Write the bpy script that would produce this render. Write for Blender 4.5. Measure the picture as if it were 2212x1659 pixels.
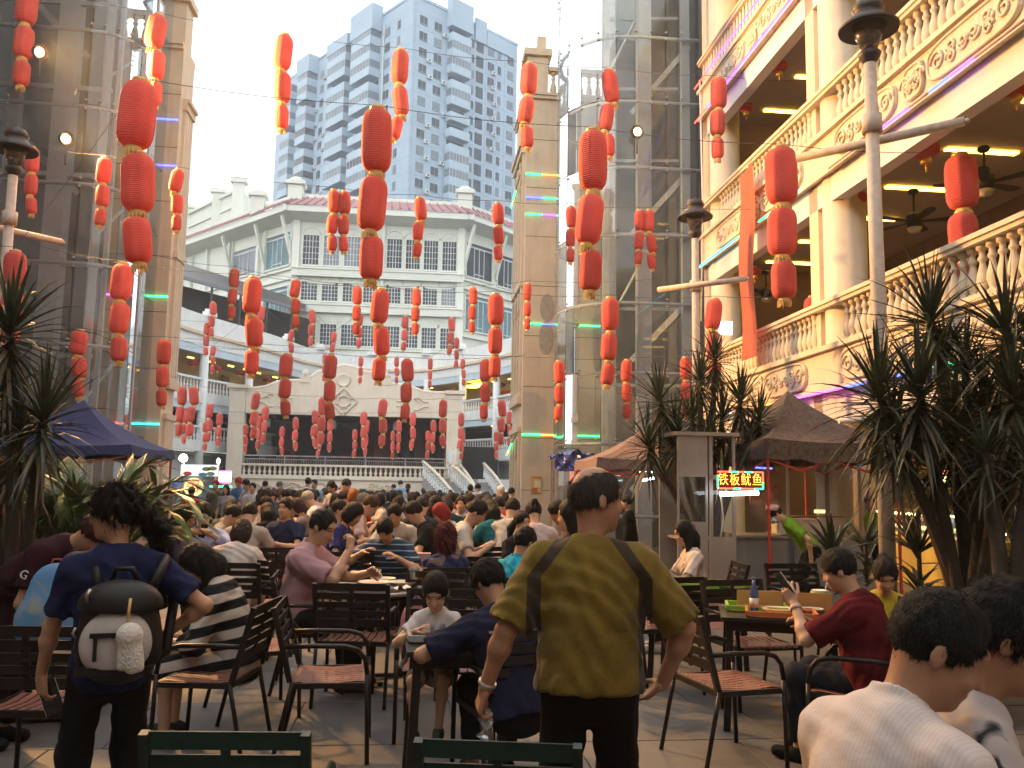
import bpy, math, random
import numpy as np
from mathutils import Vector, Matrix
random.seed(7); rng = np.random.default_rng(7)
scene = bpy.context.scene
for o in list(bpy.data.objects): bpy.data.objects.remove(o)
COL = scene.collection
PI = math.pi
# ------------------------------------------------------------------ camera
PITCH, ROLL, FPX, CAM_H = math.radians(6.7), math.radians(1.0), 1853.0, 1.6
ALPHA = math.radians(6.3)                    # the courtyard axis runs 6.3 degrees left of the view axis
_U0 = Vector((0, -math.sin(PITCH), math.cos(PITCH))); _F = Vector((0, math.cos(PITCH), math.sin(PITCH)))
_R = Vector((1, 0, 0)) * math.cos(ROLL) + _U0 * math.sin(ROLL)
_U = -Vector((1, 0, 0)) * math.sin(ROLL) + _U0 * math.cos(ROLL)
cam_data = bpy.data.cameras.new('camera'); cam = bpy.data.objects.new('camera', cam_data); COL.objects.link(cam)
cam.matrix_world = Matrix(((_R.x, _U.x, -_F.x, 0), (_R.y, _U.y, -_F.y, 0), (_R.z, _U.z, -_F.z, CAM_H), (0, 0, 0, 1)))
cam_data.sensor_fit = 'HORIZONTAL'; cam_data.sensor_width = 36; cam_data.lens = 36 * FPX / 2212
cam_data.clip_start = 0.05; cam_data.clip_end = 2000
scene.camera = cam
# ------------------------------------------------------------------ world: pale overcast evening sky
SUN_EL, SUN_AZ = math.radians(24), math.radians(215)
world = bpy.data.worlds.new('World'); scene.world = world; world.use_nodes = True
wn = world.node_tree; wn.nodes.clear()
w_out = wn.nodes.new('ShaderNodeOutputWorld'); w_bg = wn.nodes.new('ShaderNodeBackground')
w_sky = wn.nodes.new('ShaderNodeTexSky'); w_sky.sky_type = 'NISHITA'; w_sky.sun_disc = False
w_sky.sun_elevation = SUN_EL; w_sky.sun_rotation = SUN_AZ; w_sky.dust_density = 6; w_sky.air_density = 1.2
w_hs = wn.nodes.new('ShaderNodeHueSaturation'); w_hs.inputs['Saturation'].default_value = 0.35
w_mix = wn.nodes.new('ShaderNodeMix'); w_mix.data_type = 'RGBA'; w_mix.inputs[0].default_value = 0.85
w_mix.inputs[7].default_value = (12.3, 12.6, 12.9, 1)          # the even cloud layer
wn.links.new(w_sky.outputs[0], w_hs.inputs['Color']); wn.links.new(w_hs.outputs[0], w_mix.inputs[6])
wn.links.new(w_mix.outputs[2], w_bg.inputs[0]); w_bg.inputs[1].default_value = 0.122
wn.links.new(w_bg.outputs[0], w_out.inputs[0])
sun_d = bpy.data.lights.new('sun', 'SUN'); sun_d.energy = 0.5; sun_d.angle = math.radians(25); sun_d.color = (1, .95, .88)
sun = bpy.data.objects.new('sun', sun_d); COL.objects.link(sun)
_sd = Vector((math.sin(SUN_AZ) * math.cos(SUN_EL), math.cos(SUN_AZ) * math.cos(SUN_EL), math.sin(SUN_EL)))
sun.rotation_euler = _sd.to_track_quat('Z', 'Y').to_euler(); sun.location = (0, -20, 40)
scene.view_settings.view_transform = 'Standard'; scene.view_settings.look = 'None'
scene.view_settings.exposure = 0.5; scene.view_settings.gamma = 1.0; scene.view_settings.use_curve_mapping = False
scene.render.engine = 'CYCLES'
cy = scene.cycles
cy.use_denoising = True; cy.denoiser = 'OPENIMAGEDENOISE'; cy.max_bounces = 5; cy.diffuse_bounces = 3; cy.glossy_bounces = 2; cy.volume_bounces = 0
cy.transparent_max_bounces = 12; cy.transmission_bounces = 4; cy.caustics_reflective = False; cy.caustics_refractive = False
cy.sample_clamp_indirect = 4.0; cy.use_adaptive_sampling = True; cy.adaptive_threshold = 0.05; cy.adaptive_min_samples = 16
# ------------------------------------------------------------------ picture -> place
def ray(x, y):
    d = _F + _R * ((x - 1106) / FPX) + _U * ((829.5 - y) / FPX)
    return d / d.y
def px(x, y, d):
    return ray(x, y) * d + Vector((0, 0, CAM_H))
def on_z(x, y, z):
    v = ray(x, y); return v * ((z - CAM_H) / v.z) + Vector((0, 0, CAM_H))
CA, SA = math.cos(ALPHA), math.sin(ALPHA)
def cw(r, a, z=0.0): return Vector((r * CA - a * SA, r * SA + a * CA, z))     # courtyard -> world
def toc(p): return Vector((p[0] * CA + p[1] * SA, -p[0] * SA + p[1] * CA, p[2]))
def at_r(x, y, r):
    v = ray(x, y); return toc(px(x, y, r / (v.x * CA + v.y * SA)))
def at_a(x, y, a):
    v = ray(x, y); return toc(px(x, y, a / (-v.x * SA + v.y * CA)))
# ------------------------------------------------------------------ materials
MATS = {}
def _nt(name):
    m = bpy.data.materials.new(name); m.use_nodes = True
    nt = m.node_tree; nt.nodes.clear()
    out = nt.nodes.new('ShaderNodeOutputMaterial')
    return m, nt, out
def pm(name, col, rough=.6, var=.12, scale=6, bump=0, bscale=60, metal=0, spec=.4, streak=0, sheen=0, rnd=0, coord='Object', grime=None, trans=0):
    """painted / plastered / woven surface: base colour with noise, optional vertical streaks and fine relief"""
    if name in MATS: return MATS[name]
    m, nt, out = _nt(name); N = nt.nodes.new; L = nt.links.new
    b = N('ShaderNodeBsdfPrincipled'); L(b.outputs[0], out.inputs[0])
    b.inputs['Roughness'].default_value = rough; b.inputs['Metallic'].default_value = metal
    b.inputs['Specular IOR Level'].default_value = spec
    if sheen: b.inputs['Sheen Weight'].default_value = sheen
    tc = N('ShaderNodeTexCoord'); co = tc.outputs[coord]
    if coord == 'Object' and rnd:
        oi = N('ShaderNodeObjectInfo'); ad = N('ShaderNodeVectorMath'); ad.operation = 'ADD'
        mu = N('ShaderNodeMath'); mu.operation = 'MULTIPLY'; mu.inputs[1].default_value = 37.0
        L(oi.outputs['Random'], mu.inputs[0]); L(co, ad.inputs[0]); L(mu.outputs[0], ad.inputs[1]); co = ad.outputs[0]
    n1 = N('ShaderNodeTexNoise'); n1.inputs['Scale'].default_value = scale; n1.inputs['Detail'].default_value = 6
    n1.inputs['Roughness'].default_value = .65; L(co, n1.inputs['Vector'])
    cr = N('ShaderNodeValToRGB'); c = Vector(col[:3])
    lo, hi = c * (1 - var), c * (1 + var * .8)
    cr.color_ramp.elements[0].position = .3; cr.color_ramp.elements[1].position = .7
    cr.color_ramp.elements[0].color = (*lo, 1); cr.color_ramp.elements[1].color = (*hi, 1)
    L(n1.outputs['Fac'], cr.inputs[0]); colout = cr.outputs[0]
    if rnd:
        oi2 = N('ShaderNodeObjectInfo'); mr = N('ShaderNodeMapRange'); mr.inputs[3].default_value = 1 - rnd; mr.inputs[4].default_value = 1 + rnd * .7
        L(oi2.outputs['Random'], mr.inputs[0]); vm = N('ShaderNodeVectorMath'); vm.operation = 'SCALE'
        L(colout, vm.inputs[0]); L(mr.outputs[0], vm.inputs['Scale']); colout = vm.outputs[0]
    if streak:
        mp = N('ShaderNodeMapping'); mp.inputs['Scale'].default_value = (5, 5, .35); L(co, mp.inputs[0])
        n2 = N('ShaderNodeTexNoise'); n2.inputs['Scale'].default_value = 1.6; n2.inputs['Detail'].default_value = 8; n2.inputs['Roughness'].default_value = .7
        L(mp.outputs[0], n2.inputs['Vector'])
        mr2 = N('ShaderNodeMapRange'); mr2.inputs[1].default_value = .5; mr2.inputs[2].default_value = .72; mr2.inputs[4].default_value = streak
        L(n2.outputs['Fac'], mr2.inputs[0])
        mx = N('ShaderNodeMix'); mx.data_type = 'RGBA'; L(mr2.outputs[0], mx.inputs[0]); L(colout, mx.inputs[6])
        mx.inputs[7].default_value = (*(grime or tuple(c * .35)), 1); colout = mx.outputs[2]
    L(colout, b.inputs['Base Color'])
    if bump:
        nb = N('ShaderNodeTexNoise'); nb.inputs['Scale'].default_value = bscale; nb.inputs['Detail'].default_value = 4; L(co, nb.inputs['Vector'])
        bp = N('ShaderNodeBump'); bp.inputs['Strength'].default_value = bump; bp.inputs['Distance'].default_value = .01
        L(nb.outputs['Fac'], bp.inputs['Height']); L(bp.outputs[0], b.inputs['Normal'])
    if trans:
        tl = N('ShaderNodeBsdfTranslucent'); L(colout, tl.inputs[0]); ms = N('ShaderNodeMixShader'); ms.inputs[0].default_value = trans
        L(b.outputs[0], ms.inputs[1]); L(tl.outputs[0], ms.inputs[2]); L(ms.outputs[0], out.inputs[0])
    MATS[name] = m; return m
def em(name, col, strength):
    if name in MATS: return MATS[name]
    m, nt, out = _nt(name); e = nt.nodes.new('ShaderNodeEmission'); e.inputs[0].default_value = (*col, 1); e.inputs[1].default_value = strength
    nt.links.new(e.outputs[0], out.inputs[0]); MATS[name] = m; return m
def glassmat(name, tint=(.80, .88, .90), veil=.10, veilcol=(.55, .62, .66), refl=.9):
    """dusty clear architectural glass, thin: see-through with a mirror share by angle and a dust film"""
    m, nt, out = _nt(name); N = nt.nodes.new; L = nt.links.new
    t = N('ShaderNodeBsdfTransparent'); t.inputs[0].default_value = (*tint, 1)
    g = N('ShaderNodeBsdfGlossy'); g.inputs['Roughness'].default_value = .03; g.inputs[0].default_value = (.92, .96, 1, 1)
    d = N('ShaderNodeBsdfDiffuse'); d.inputs[0].default_value = (*veilcol, 1)
    fr = N('ShaderNodeFresnel'); fr.inputs[0].default_value = 1.5
    mu = N('ShaderNodeMath'); mu.operation = 'MULTIPLY'; mu.inputs[1].default_value = refl; L(fr.outputs[0], mu.inputs[0])
    tc = N('ShaderNodeTexCoord'); nz = N('ShaderNodeTexNoise'); nz.inputs['Scale'].default_value = .9; nz.inputs['Detail'].default_value = 7; L(tc.outputs['Object'], nz.inputs[0])
    mr = N('ShaderNodeMapRange'); mr.inputs[1].default_value = .35; mr.inputs[2].default_value = .75; mr.inputs[3].default_value = veil * .5; mr.inputs[4].default_value = veil * 1.6
    L(nz.outputs[0], mr.inputs[0])
    m1 = N('ShaderNodeMixShader'); L(mr.outputs[0], m1.inputs[0]); L(t.outputs[0], m1.inputs[1]); L(d.outputs[0], m1.inputs[2])
    m2 = N('ShaderNodeMixShader'); L(mu.outputs[0], m2.inputs[0]); L(m1.outputs[0], m2.inputs[1]); L(g.outputs[0], m2.inputs[2])
    L(m2.outputs[0], out.inputs[0]); MATS[name] = m; return m
# ------------------------------------------------------------------ mesh building
class MB:
    def __init__(s): s.v = []; s.f = []; s.m = []; s.sm = []
    def add(s, vs, fs, mi=0, smooth=False):
        o = len(s.v); s.v += [tuple(v) for v in vs]
        for f in fs: s.f.append(tuple(i + o for i in f)); s.m.append(mi); s.sm.append(smooth)
        return s
    def box(s, lo, hi, mi=0):
        (a, b, c), (d, e, f) = lo, hi
        return s.add([(a,b,c),(d,b,c),(d,e,c),(a,e,c),(a,b,f),(d,b,f),(d,e,f),(a,e,f)],
                     [(3,2,1,0),(4,5,6,7),(0,1,5,4),(1,2,6,5),(2,3,7,6),(3,0,4,7)], mi)
    def bar(s, p, q, w, h, mi=0, up=(0, 0, 1)):
        p, q = Vector(p), Vector(q); d = (q - p).normalized(); u = Vector(up)
        if abs(d.dot(u)) > .99: u = Vector((0, 1, 0))
        x = d.cross(u).normalized() * (w / 2); z = x.cross(d).normalized() * (h / 2)
        vs = [p - x - z, p + x - z, p + x + z, p - x + z, q - x - z, q + x - z, q + x + z, q - x + z]
        return s.add(vs, [(0,1,2,3),(7,6,5,4),(0,4,5,1),(1,5,6,2),(2,6,7,3),(3,7,4,0)], mi)
    def tube(s, pts, r, n=8, mi=0, caps=True):
        pts = [Vector(p) for p in pts]; R = r if isinstance(r, (list, tuple)) else [r] * len(pts)
        rings = []; up = Vector((0, 0, 1)); d0 = (pts[1] - pts[0]).normalized()
        if abs(d0.dot(up)) > .95: up = Vector((1, 0, 0))
        x = d0.cross(up).normalized()
        for i, p in enumerate(pts):
            d = (pts[min(i + 1, len(pts) - 1)] - pts[max(i - 1, 0)]).normalized()
            x = (x - d * x.dot(d)).normalized(); y = d.cross(x)
            rings.append([p + (x * math.cos(2*PI*k/n) + y * math.sin(2*PI*k/n)) * R[i] for k in range(n)])
        vs = [v for rg in rings for v in rg]; fs = []
        for i in range(len(pts) - 1):
            for k in range(n): fs.append((i*n+k, i*n+(k+1) % n, (i+1)*n+(k+1) % n, (i+1)*n+k))
        s.add(vs, fs, mi, True)
        if caps:
            o = len(s.v) - len(vs); s.f.append(tuple(o + k for k in reversed(range(n)))); s.m.append(mi); s.sm.append(False)
            o2 = o + (len(pts) - 1) * n; s.f.append(tuple(o2 + k for k in range(n))); s.m.append(mi); s.sm.append(False)
        return s
    def lathe(s, prof, n=16, c=(0, 0, 0), mi=0, smooth=True, sx=1, sy=1):
        vs = []; fs = []; c = Vector(c)
        for (r, z) in prof:
            for k in range(n): vs.append(c + Vector((r*math.cos(2*PI*k/n)*sx, r*math.sin(2*PI*k/n)*sy, z)))
        for i in range(len(prof) - 1):
            for k in range(n): fs.append((i*n+k, i*n+(k+1) % n, (i+1)*n+(k+1) % n, (i+1)*n+k))
        s.add(vs, fs, mi, smooth); o = len(s.v) - len(vs)
        if prof[0][0] > 1e-4: s.f.append(tuple(o+k for k in reversed(range(n)))); s.m.append(mi); s.sm.append(False)
        if prof[-1][0] > 1e-4: s.f.append(tuple(o+(len(prof)-1)*n+k for k in range(n))); s.m.append(mi); s.sm.append(False)
        return s
    def prism(s, poly, d0, d1, axis='y', mi=0):
        """polygon in the plane across `axis`, extruded d0..d1; poly pairs are (first, second) of the two other axes"""
        def P(a, b, d): return {'y': (a, d, b), 'x': (d, a, b), 'z': (a, b, d)}[axis]
        n = len(poly); vs = [P(a, b, d0) for a, b in poly] + [P(a, b, d1) for a, b in poly]
        fs = [tuple(range(n)), tuple(range(2*n-1, n-1, -1))] + [(i, i+n, (i+1) % n + n, (i+1) % n) for i in range(n)]
        return s.add(vs, fs, mi)
    def mesh(s, name, mats):
        me = bpy.data.meshes.new(name); me.from_pydata(s.v, [], s.f)
        for m in (mats if isinstance(mats, (list, tuple)) else [mats]): me.materials.append(m)
        me.polygons.foreach_set('material_index', s.m); me.polygons.foreach_set('use_smooth', s.sm)
        fix_normals(me); return me
def fix_normals(me):
    import bmesh
    bm = bmesh.new(); bm.from_mesh(me); bmesh.ops.recalc_face_normals(bm, faces=bm.faces); bm.to_mesh(me); bm.free(); me.update()
def link(name, data, parent=None, loc=None, rot=None, scale=None):
    o = bpy.data.objects.new(name, data); COL.objects.link(o)
    if parent is not None: o.parent = parent
    if loc is not None: o.location = loc
    if rot is not None: o.rotation_euler = rot
    if scale is not None: o.scale = scale
    return o
def obj(name, mb, mats, parent=None, loc=None, rot=None):
    return link(name, mb.mesh(name, mats), parent, loc, rot)
def tag(o, label=None, cat=None, group=None, kind=None):
    if label: o['label'] = label
    if cat: o['category'] = cat
    if group: o['group'] = group
    if kind: o['kind'] = kind
    return o
def thing(name, label, cat, loc=(0, 0, 0), rz=0.0, group=None):
    o = link(name, None, None, loc, (0, 0, rz)); o.empty_display_size = .2
    return tag(o, label, cat, group)
def ct(name, label, cat, group=None):
    """a thing built in courtyard coordinates (r, a, z)"""
    return thing(name, label, cat, (0, 0, 0), ALPHA, group)
def copy_tree(o, parent=None):
    c = o.copy(); COL.objects.link(c); c.parent = parent
    for ch in list(o.children): copy_tree(ch, c)
    return c
# ================================================================== setting
M_cream = pm('cream_plaster', (.66, .56, .42), .75, .10, 3, bump=.12, bscale=90, streak=.25, grime=(.30, .23, .15))
M_creamw = pm('pale_fascia', (.70, .66, .62), .7, .06, 3, streak=.15, grime=(.4, .35, .3))
M_tan = pm('tan_render', (.66, .52, .37), .8, .10, 2.2, bump=.15, bscale=120, streak=.3, grime=(.26, .21, .17))
M_white = pm('white_gallery_paint', (.70, .73, .72), .65, .07, 1.5, streak=.35, grime=(.28, .28, .25))
M_main = pm('cream_white_wall', (.66, .69, .62), .7, .06, .8, streak=.22, grime=(.34, .34, .28))
M_hi = pm('high_rise_tile', (.34, .45, .55), .6, .10, .12, streak=.35, grime=(.20, .25, .30))
M_hi2 = pm('high_rise_tile_pale', (.38, .49, .58), .6, .08, .2, streak=.2, grime=(.22, .27, .32))
M_joint = pm('facade_joint', (.22, .28, .33), .8, .05, 2)
M_glassdark = pm('dark_window_glass', (.035, .048, .062), .3, .5, .4, spec=.25)
M_glassteal = pm('teal_window_glass', (.09, .19, .22), .25, .35, .5, spec=.4)
M_glassgrey = pm('grey_blind_glass', (.17, .20, .24), .3, .2, 1.5, spec=.6)
M_frame = pm('pale_window_frame', (.55, .60, .60), .5, .08, 4)
M_roof = pm('dull_red_roof_tile', (.36, .20, .21), .7, .2, 5)
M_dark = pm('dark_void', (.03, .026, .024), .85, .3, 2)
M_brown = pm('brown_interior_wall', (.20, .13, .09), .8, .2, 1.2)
M_ceil = pm('arcade_ceiling', (.46, .38, .28), .8, .08, 1.5)
M_ochre = pm('ochre_gallery_wall', (.55, .42, .22), .8, .1, 1)
M_steel = pm('dull_steel', (.34, .33, .32), .35, .15, 8, metal=.8)
M_steelp = pm('painted_steel', (.38, .39, .395), .5, .1, 5, streak=.2)
M_black = pm('black_metal', (.035, .035, .037), .45, .2, 9)
M_tubelamp = em('warm_tube', (1, .56, .07), 8.0)
M_tubedim = em('warm_tube_dim', (1, .58, .12), 9.0)
M_concrete = pm('grey_concrete', (.30, .30, .30), .8, .15, 1.6, streak=.4)
# ---------------------------------------------------------------- ground and paving
def paving_mat(name, tint):
    m, nt, out = _nt(name); N = nt.nodes.new; L = nt.links.new
    b = N('ShaderNodeBsdfPrincipled'); L(b.outputs[0], out.inputs[0]); b.inputs['Specular IOR Level'].default_value = .45
    tc = N('ShaderNodeTexCoord'); geo = N('ShaderNodeNewGeometry')
    n1 = N('ShaderNodeTexNoise'); n1.inputs['Scale'].default_value = 1.1; n1.inputs['Detail'].default_value = 9; n1.inputs['Roughness'].default_value = .7; L(geo.outputs['Position'], n1.inputs[0])
    n2 = N('ShaderNodeTexNoise'); n2.inputs['Scale'].default_value = .55; n2.inputs['Detail'].default_value = 5; L(geo.outputs['Position'], n2.inputs[0])
    cr = N('ShaderNodeValToRGB'); e = cr.color_ramp.elements; e[0].position = .28; e[1].position = .75
    e[0].color = (tint[0]*.38, tint[1]*.42, tint[2]*.5, 1); e[1].color = (tint[0]*1.45, tint[1]*1.25, tint[2]*1.0, 1)
    k = e.new(.5); k.color = (*tint, 1); L(n1.outputs[0], cr.inputs[0])
    mx = N('ShaderNodeMix'); mx.data_type = 'RGBA'; mx.blend_type = 'MIX'
    mr = N('ShaderNodeMapRange'); mr.inputs[1].default_value = .5; mr.inputs[2].default_value = .68; mr.inputs[4].default_value = .55; L(n2.outputs[0], mr.inputs[0]); L(mr.outputs[0], mx.inputs[0])
    L(cr.outputs[0], mx.inputs[6]); mx.inputs[7].default_value = (tint[0]*.62, tint[1]*.72, tint[2]*.88, 1)
    oi = N('ShaderNodeObjectInfo'); m3 = N('ShaderNodeMapRange'); m3.inputs[3].default_value = .82; m3.inputs[4].default_value = 1.15; L(oi.outputs['Random'], m3.inputs[0])
    sc = N('ShaderNodeVectorMath'); sc.operation = 'SCALE'; L(mx.outputs[2], sc.inputs[0]); L(m3.outputs[0], sc.inputs['Scale']); L(sc.outputs[0], b.inputs['Base Color'])
    rr = N('ShaderNodeMapRange'); rr.inputs[3].default_value = .38; rr.inputs[4].default_value = .75; L(n1.outputs[0], rr.inputs[0]); L(rr.outputs[0], b.inputs['Roughness'])
    nb = N('ShaderNodeTexNoise'); nb.inputs['Scale'].default_value = 22; nb.inputs['Detail'].default_value = 6; L(geo.outputs['Position'], nb.inputs[0])
    bp = N('ShaderNodeBump'); bp.inputs['Strength'].default_value = .35; bp.inputs['Distance'].default_value = .006; L(nb.outputs[0], bp.inputs['Height']); L(bp.outputs[0], b.inputs['Normal'])
    MATS[name] = m; return m
M_slab = paving_mat('slate_slab', (.110, .102, .094)); M_redslab = paving_mat('red_slab', (.17, .085, .07)); M_grout = pm('dark_grout', (.07, .065, .06), .9, .2, 3)
ground = obj('ground', MB().add([(-600, -300, -.012), (600, -300, -.012), (600, 900, -.012), (-600, 900, -.012)], [(0, 1, 2, 3)]), M_grout)
tag(ground, kind='structure')
plaza = obj('plaza', MB().box((-14, 17.1, -.011), (9.5, 52, -.002)), M_slab, None, None, (0, 0, ALPHA)); tag(plaza, kind='structure')
plaza_near = link('plaza_paving', None, None, (0, 0, 0), (0, 0, ALPHA)); tag(plaza_near, kind='structure')
def slab_mesh(w, h):
    b = .006; mb = MB()
    mb.add([(b,b,0),(w-b,b,0),(w-b,h-b,0),(b,h-b,0),(.002,.002,-.011),(w-.002,.002,-.011),(w-.002,h-.002,-.011),(.002,h-.002,-.011)],
           [(0,1,2,3),(4,5,1,0),(5,6,2,1),(6,7,3,2),(7,4,0,3)]); return mb
sm = slab_mesh(1.05, 1.05).mesh('paving_slab', M_slab); smr = slab_mesh(1.05, 1.05).mesh('paving_slab', M_redslab)
for j in range(0, 16):
    for i in range(-9, 8):
        r0, a0 = i * 1.05 + (j % 2) * .3, .3 + j * 1.05
        red = (j in (9, )) or (i in (6,) and j > 3) or (j == 1)
        link('paving_slab', smr if red else sm, plaza_near, (r0, a0, random.uniform(-.002, .001)))
# ---------------------------------------------------------------- balusters, rails, reliefs
def baluster_mesh(name, h, w, mat, n=10):
    p = [(.46, 0), (.46, .08), (.30, .10), (.34, .14), (.5, .28), (.44, .42), (.26, .58), (.22, .66), (.36, .70), (.36, .74), (.24, .78), (.24, .88), (.44, .90), (.44, 1)]
    return MB().lathe([(r * w, z * h) for r, z in p], n).mesh(name, mat)
def scroll_mesh(name, w, h, mat):
    """cartouche with carved scrollwork, in the x-z plane, facing -y"""
    mb = MB(); b = .03
    pts = []
    for k in range(28):
        t = 2 * PI * k / 28; pts.append((w/2 * math.copysign(abs(math.cos(t)) ** .45, math.cos(t)), h/2 * math.copysign(abs(math.sin(t)) ** .6, math.sin(t))))
    mb.prism(pts, -.035, .0, 'y')
    rim = [Vector((x * .97, -.04, z * .95)) for x, z in pts]; mb.tube(rim + [rim[0]], .022, 6)
    for s in (-1, 1):
        for cx, cz, R, tw in ((.36, .0, .30, 1), (.20, .12, .22, -1), (.20, -.16, .2, 1), (.06, .0, .22, -1)):
            sp = [Vector((s * w * cx + s * math.cos(u * tw) * R * h * (1 - u / 11), -.05, cz * h + math.sin(u * tw) * R * h * (1 - u / 11))) for u in np.linspace(0, 9, 16)]
            mb.tube(sp, [.02] * 15 + [.03], 5)
    mb.lathe([(0.001, 0), (.05, .02), (.06, .06), (.001, .09)], 8, (0, -.05, -.045))
    return mb.mesh(name, mat)
# ---------------------------------------------------------------- right-hand arcade building
arc = ct('arcade_building', 'cream arcade building with balustraded galleries and warm ceiling tubes on the right side', 'building')
RF, A0, A1 = 6.5, -5.0, 18.95
bal_m = baluster_mesh('baluster', .62, .15, M_cream, 12); bal_lo = baluster_mesh('baluster_far', .62, .15, M_cream, 8)
scr_m = scroll_mesh('relief_panel', 1.75, .5, M_cream); scr_s = scroll_mesh('relief_panel_small', .42, .46, M_cream)
cols = [2.2, 7.55, 12.95, 18.35]
for ca in cols:
    mb = MB(); mb.lathe([(.40, 0), (.40, .25), (.34, .3), (.33, 14.2)], 28, (6.86, ca, 0)); obj('column', mb, M_cream, arc)
    mb = MB().box((6.56, ca + .31, 0), (7.1, ca + .62, 14.2)); obj('pilaster', mb, M_cream, arc)
for li, zb in enumerate((2.45, 5.98, 9.55)):
    f0, f1, b1 = zb + .27, zb + .72, zb + 1.42            # pale fascia, relief band, balustrade foot
    obj('fascia', MB().box((RF + .06, A0, f0), (RF + .28, A1, f1)), M_creamw, arc)
    band = obj('relief_band', MB().box((RF - .02, A0, f1), (RF + .3, A1, b1 - .06)), M_cream, arc)
    obj('cornice', MB().box((RF - .10, A0, b1 - .06), (RF + .34, A1, b1 + .02)).box((RF - .07, A0, f1 - .03), (RF - .021, A1, f1 + .05)), M_cream, arc)
    rail = obj('balustrade_rail', MB().box((RF - .05, A0, b1 + .64), (RF + .19, A1, b1 + .70)).box((RF - .08, A0, b1 + .70), (RF + .22, A1, b1 + .76)), M_cream, arc)
    if li < 2:
        a = 7.95
        while a < 18.9:
            if all(abs(a - c) > .46 for c in cols): link('baluster', bal_m if a < 14 else bal_lo, rail, (RF + .07, a, b1 + .02), (0, 0, random.random()))
            a += .178
    mbs = MB(); a = A0 + .1
    while a < (7.9 if li < 2 else A1):
        for k in (0, 1):
            mbs.box((RF + .02, a - .05 + k * 1e-3, b1 + .021), (RF + .12, a + .05, b1 + .639))
            break
        a += .178
    tag(obj('baluster_row', mbs, M_cream, rail), kind='stuff')
    for bay in range(-1, 3):
        c0 = cols[bay] if bay >= 0 else cols[0] - 5.4
        if c0 < 1: continue
        for q, m in ((.28, scr_m), (.5, scr_s), (.74, scr_m)):
            link('relief_panel', m, band, (RF - .022, c0 + 5.4 * q, (f1 + b1 - .06) / 2 + .02), (0, 0, -PI / 2))
    cz = zb + .72
    obj('ceiling', MB().box((RF + .28, A0, cz), (10.2, A1, cz + .12)), M_ceil, arc)
    if li == 0: obj('ceiling_tube', MB().box((8.3, A0, cz - .03), (8.37, A1 - 1, cz - .005)), M_tubedim, arc)
    else:
        for k in range(8):
            aa = 6.55 + k * 1.65
            obj('ceiling_tube', MB().box((7.72, aa - .055, cz - .035), (8.85, aa + .055, cz - .002)), M_tubelamp if li == 1 else M_tubelamp, arc)
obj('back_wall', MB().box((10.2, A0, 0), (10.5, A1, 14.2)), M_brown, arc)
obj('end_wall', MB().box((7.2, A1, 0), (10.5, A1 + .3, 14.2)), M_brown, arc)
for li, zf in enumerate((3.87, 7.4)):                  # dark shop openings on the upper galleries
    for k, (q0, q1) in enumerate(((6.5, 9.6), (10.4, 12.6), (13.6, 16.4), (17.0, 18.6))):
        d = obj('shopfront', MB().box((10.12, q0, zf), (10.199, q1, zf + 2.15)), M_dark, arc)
obj('roof_slab', MB().box((RF - .2, A0, 14.2), (10.8, A1 + .3, 14.5)), M_cream, arc)
# LED ropes along the bands
LEDC = {'blue': (.10, .16, 1), 'purple': (.45, .10, 1), 'pink': (1, .12, .75), 'red': (1, .10, .05), 'orange': (1, .30, .05), 'green': (.05, 1, .30), 'cyan': (.05, .85, .95), 'white': (.8, 1, .8), 'off': None}
M_ledoff = pm('led_rope_off', (.55, .30, .26), .4, .1, 20)
def led(parent, pts, seq, r=.018, s=3.2):
    """a rope of light: one tube, cut into coloured lengths"""
    pts = [Vector(p) for p in pts]; tot = sum((pts[i+1]-pts[i]).length for i in range(len(pts)-1))
    def P(t):
        t *= tot
        for i in range(len(pts)-1):
            l = (pts[i+1]-pts[i]).length
            if t <= l + 1e-9: return pts[i].lerp(pts[i+1], t / l)
            t -= l
        return pts[-1]
    n = sum(k for _, k in seq); t = 0; mb = MB(); mats = []
    for c, k in seq:
        m = M_ledoff if c == 'off' else em('led_' + c, LEDC[c], s)
        if m not in mats: mats.append(m)
        mb.tube([P(t / n), P((t + k * .5) / n), P((t + k * .985) / n)], r, 6, mats.index(m)); t += k
    return obj('led_rope', mb, mats, parent)
zL2 = 5.98 + .69; zL1 = 2.45 + .69; zL3 = 9.55 + .69
led(arc, [(RF - .13, 8, zL2), (RF - .13, 12.5, zL2)], [('off', 2), ('purple', 1), ('blue', 1), ('off', 1), ('purple', 2), ('off', 3)])
led(arc, [(RF - .13, 13.5, zL2), (RF - .13, 18.9, zL2)], [('white', 2), ('green', 2), ('off', 1), ('white', 1), ('green', 1), ('cyan', 4), ('cyan', 1)])
led(arc, [(RF - .13, 12.2, zL1), (RF - .13, 18, zL1)], [('pink', 3), ('purple', 1), ('orange', 2), ('off', 2), ('white', 1), ('off', 1)])
led(arc, [(RF - .13, 9.5, zL1), (RF - .13, 12.2, zL1)], [('green', 1), ('blue', 1), ('off', 1), ('blue', 1)])
led(arc, [(RF - .13, 12.2, zL3), (RF - .13, 19.0, zL3)], [('purple', 2), ('pink', 1), ('purple', 3), ('pink', 1), ('red', 1)])
led(arc, [(RF - .13, 13.0, zL3 + .85), (RF - .13, 19.0, zL3 + .85)], [('purple', 3), ('pink', 1), ('purple', 2), ('red', 1)])
# downpipe on the end pilaster
obj('downpipe', MB().tube([(6.42, 18.75, 11.2), (6.45, 18.7, 8), (6.4, 18.75, 5.4)], .02, 6), M_creamw, arc)
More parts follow.
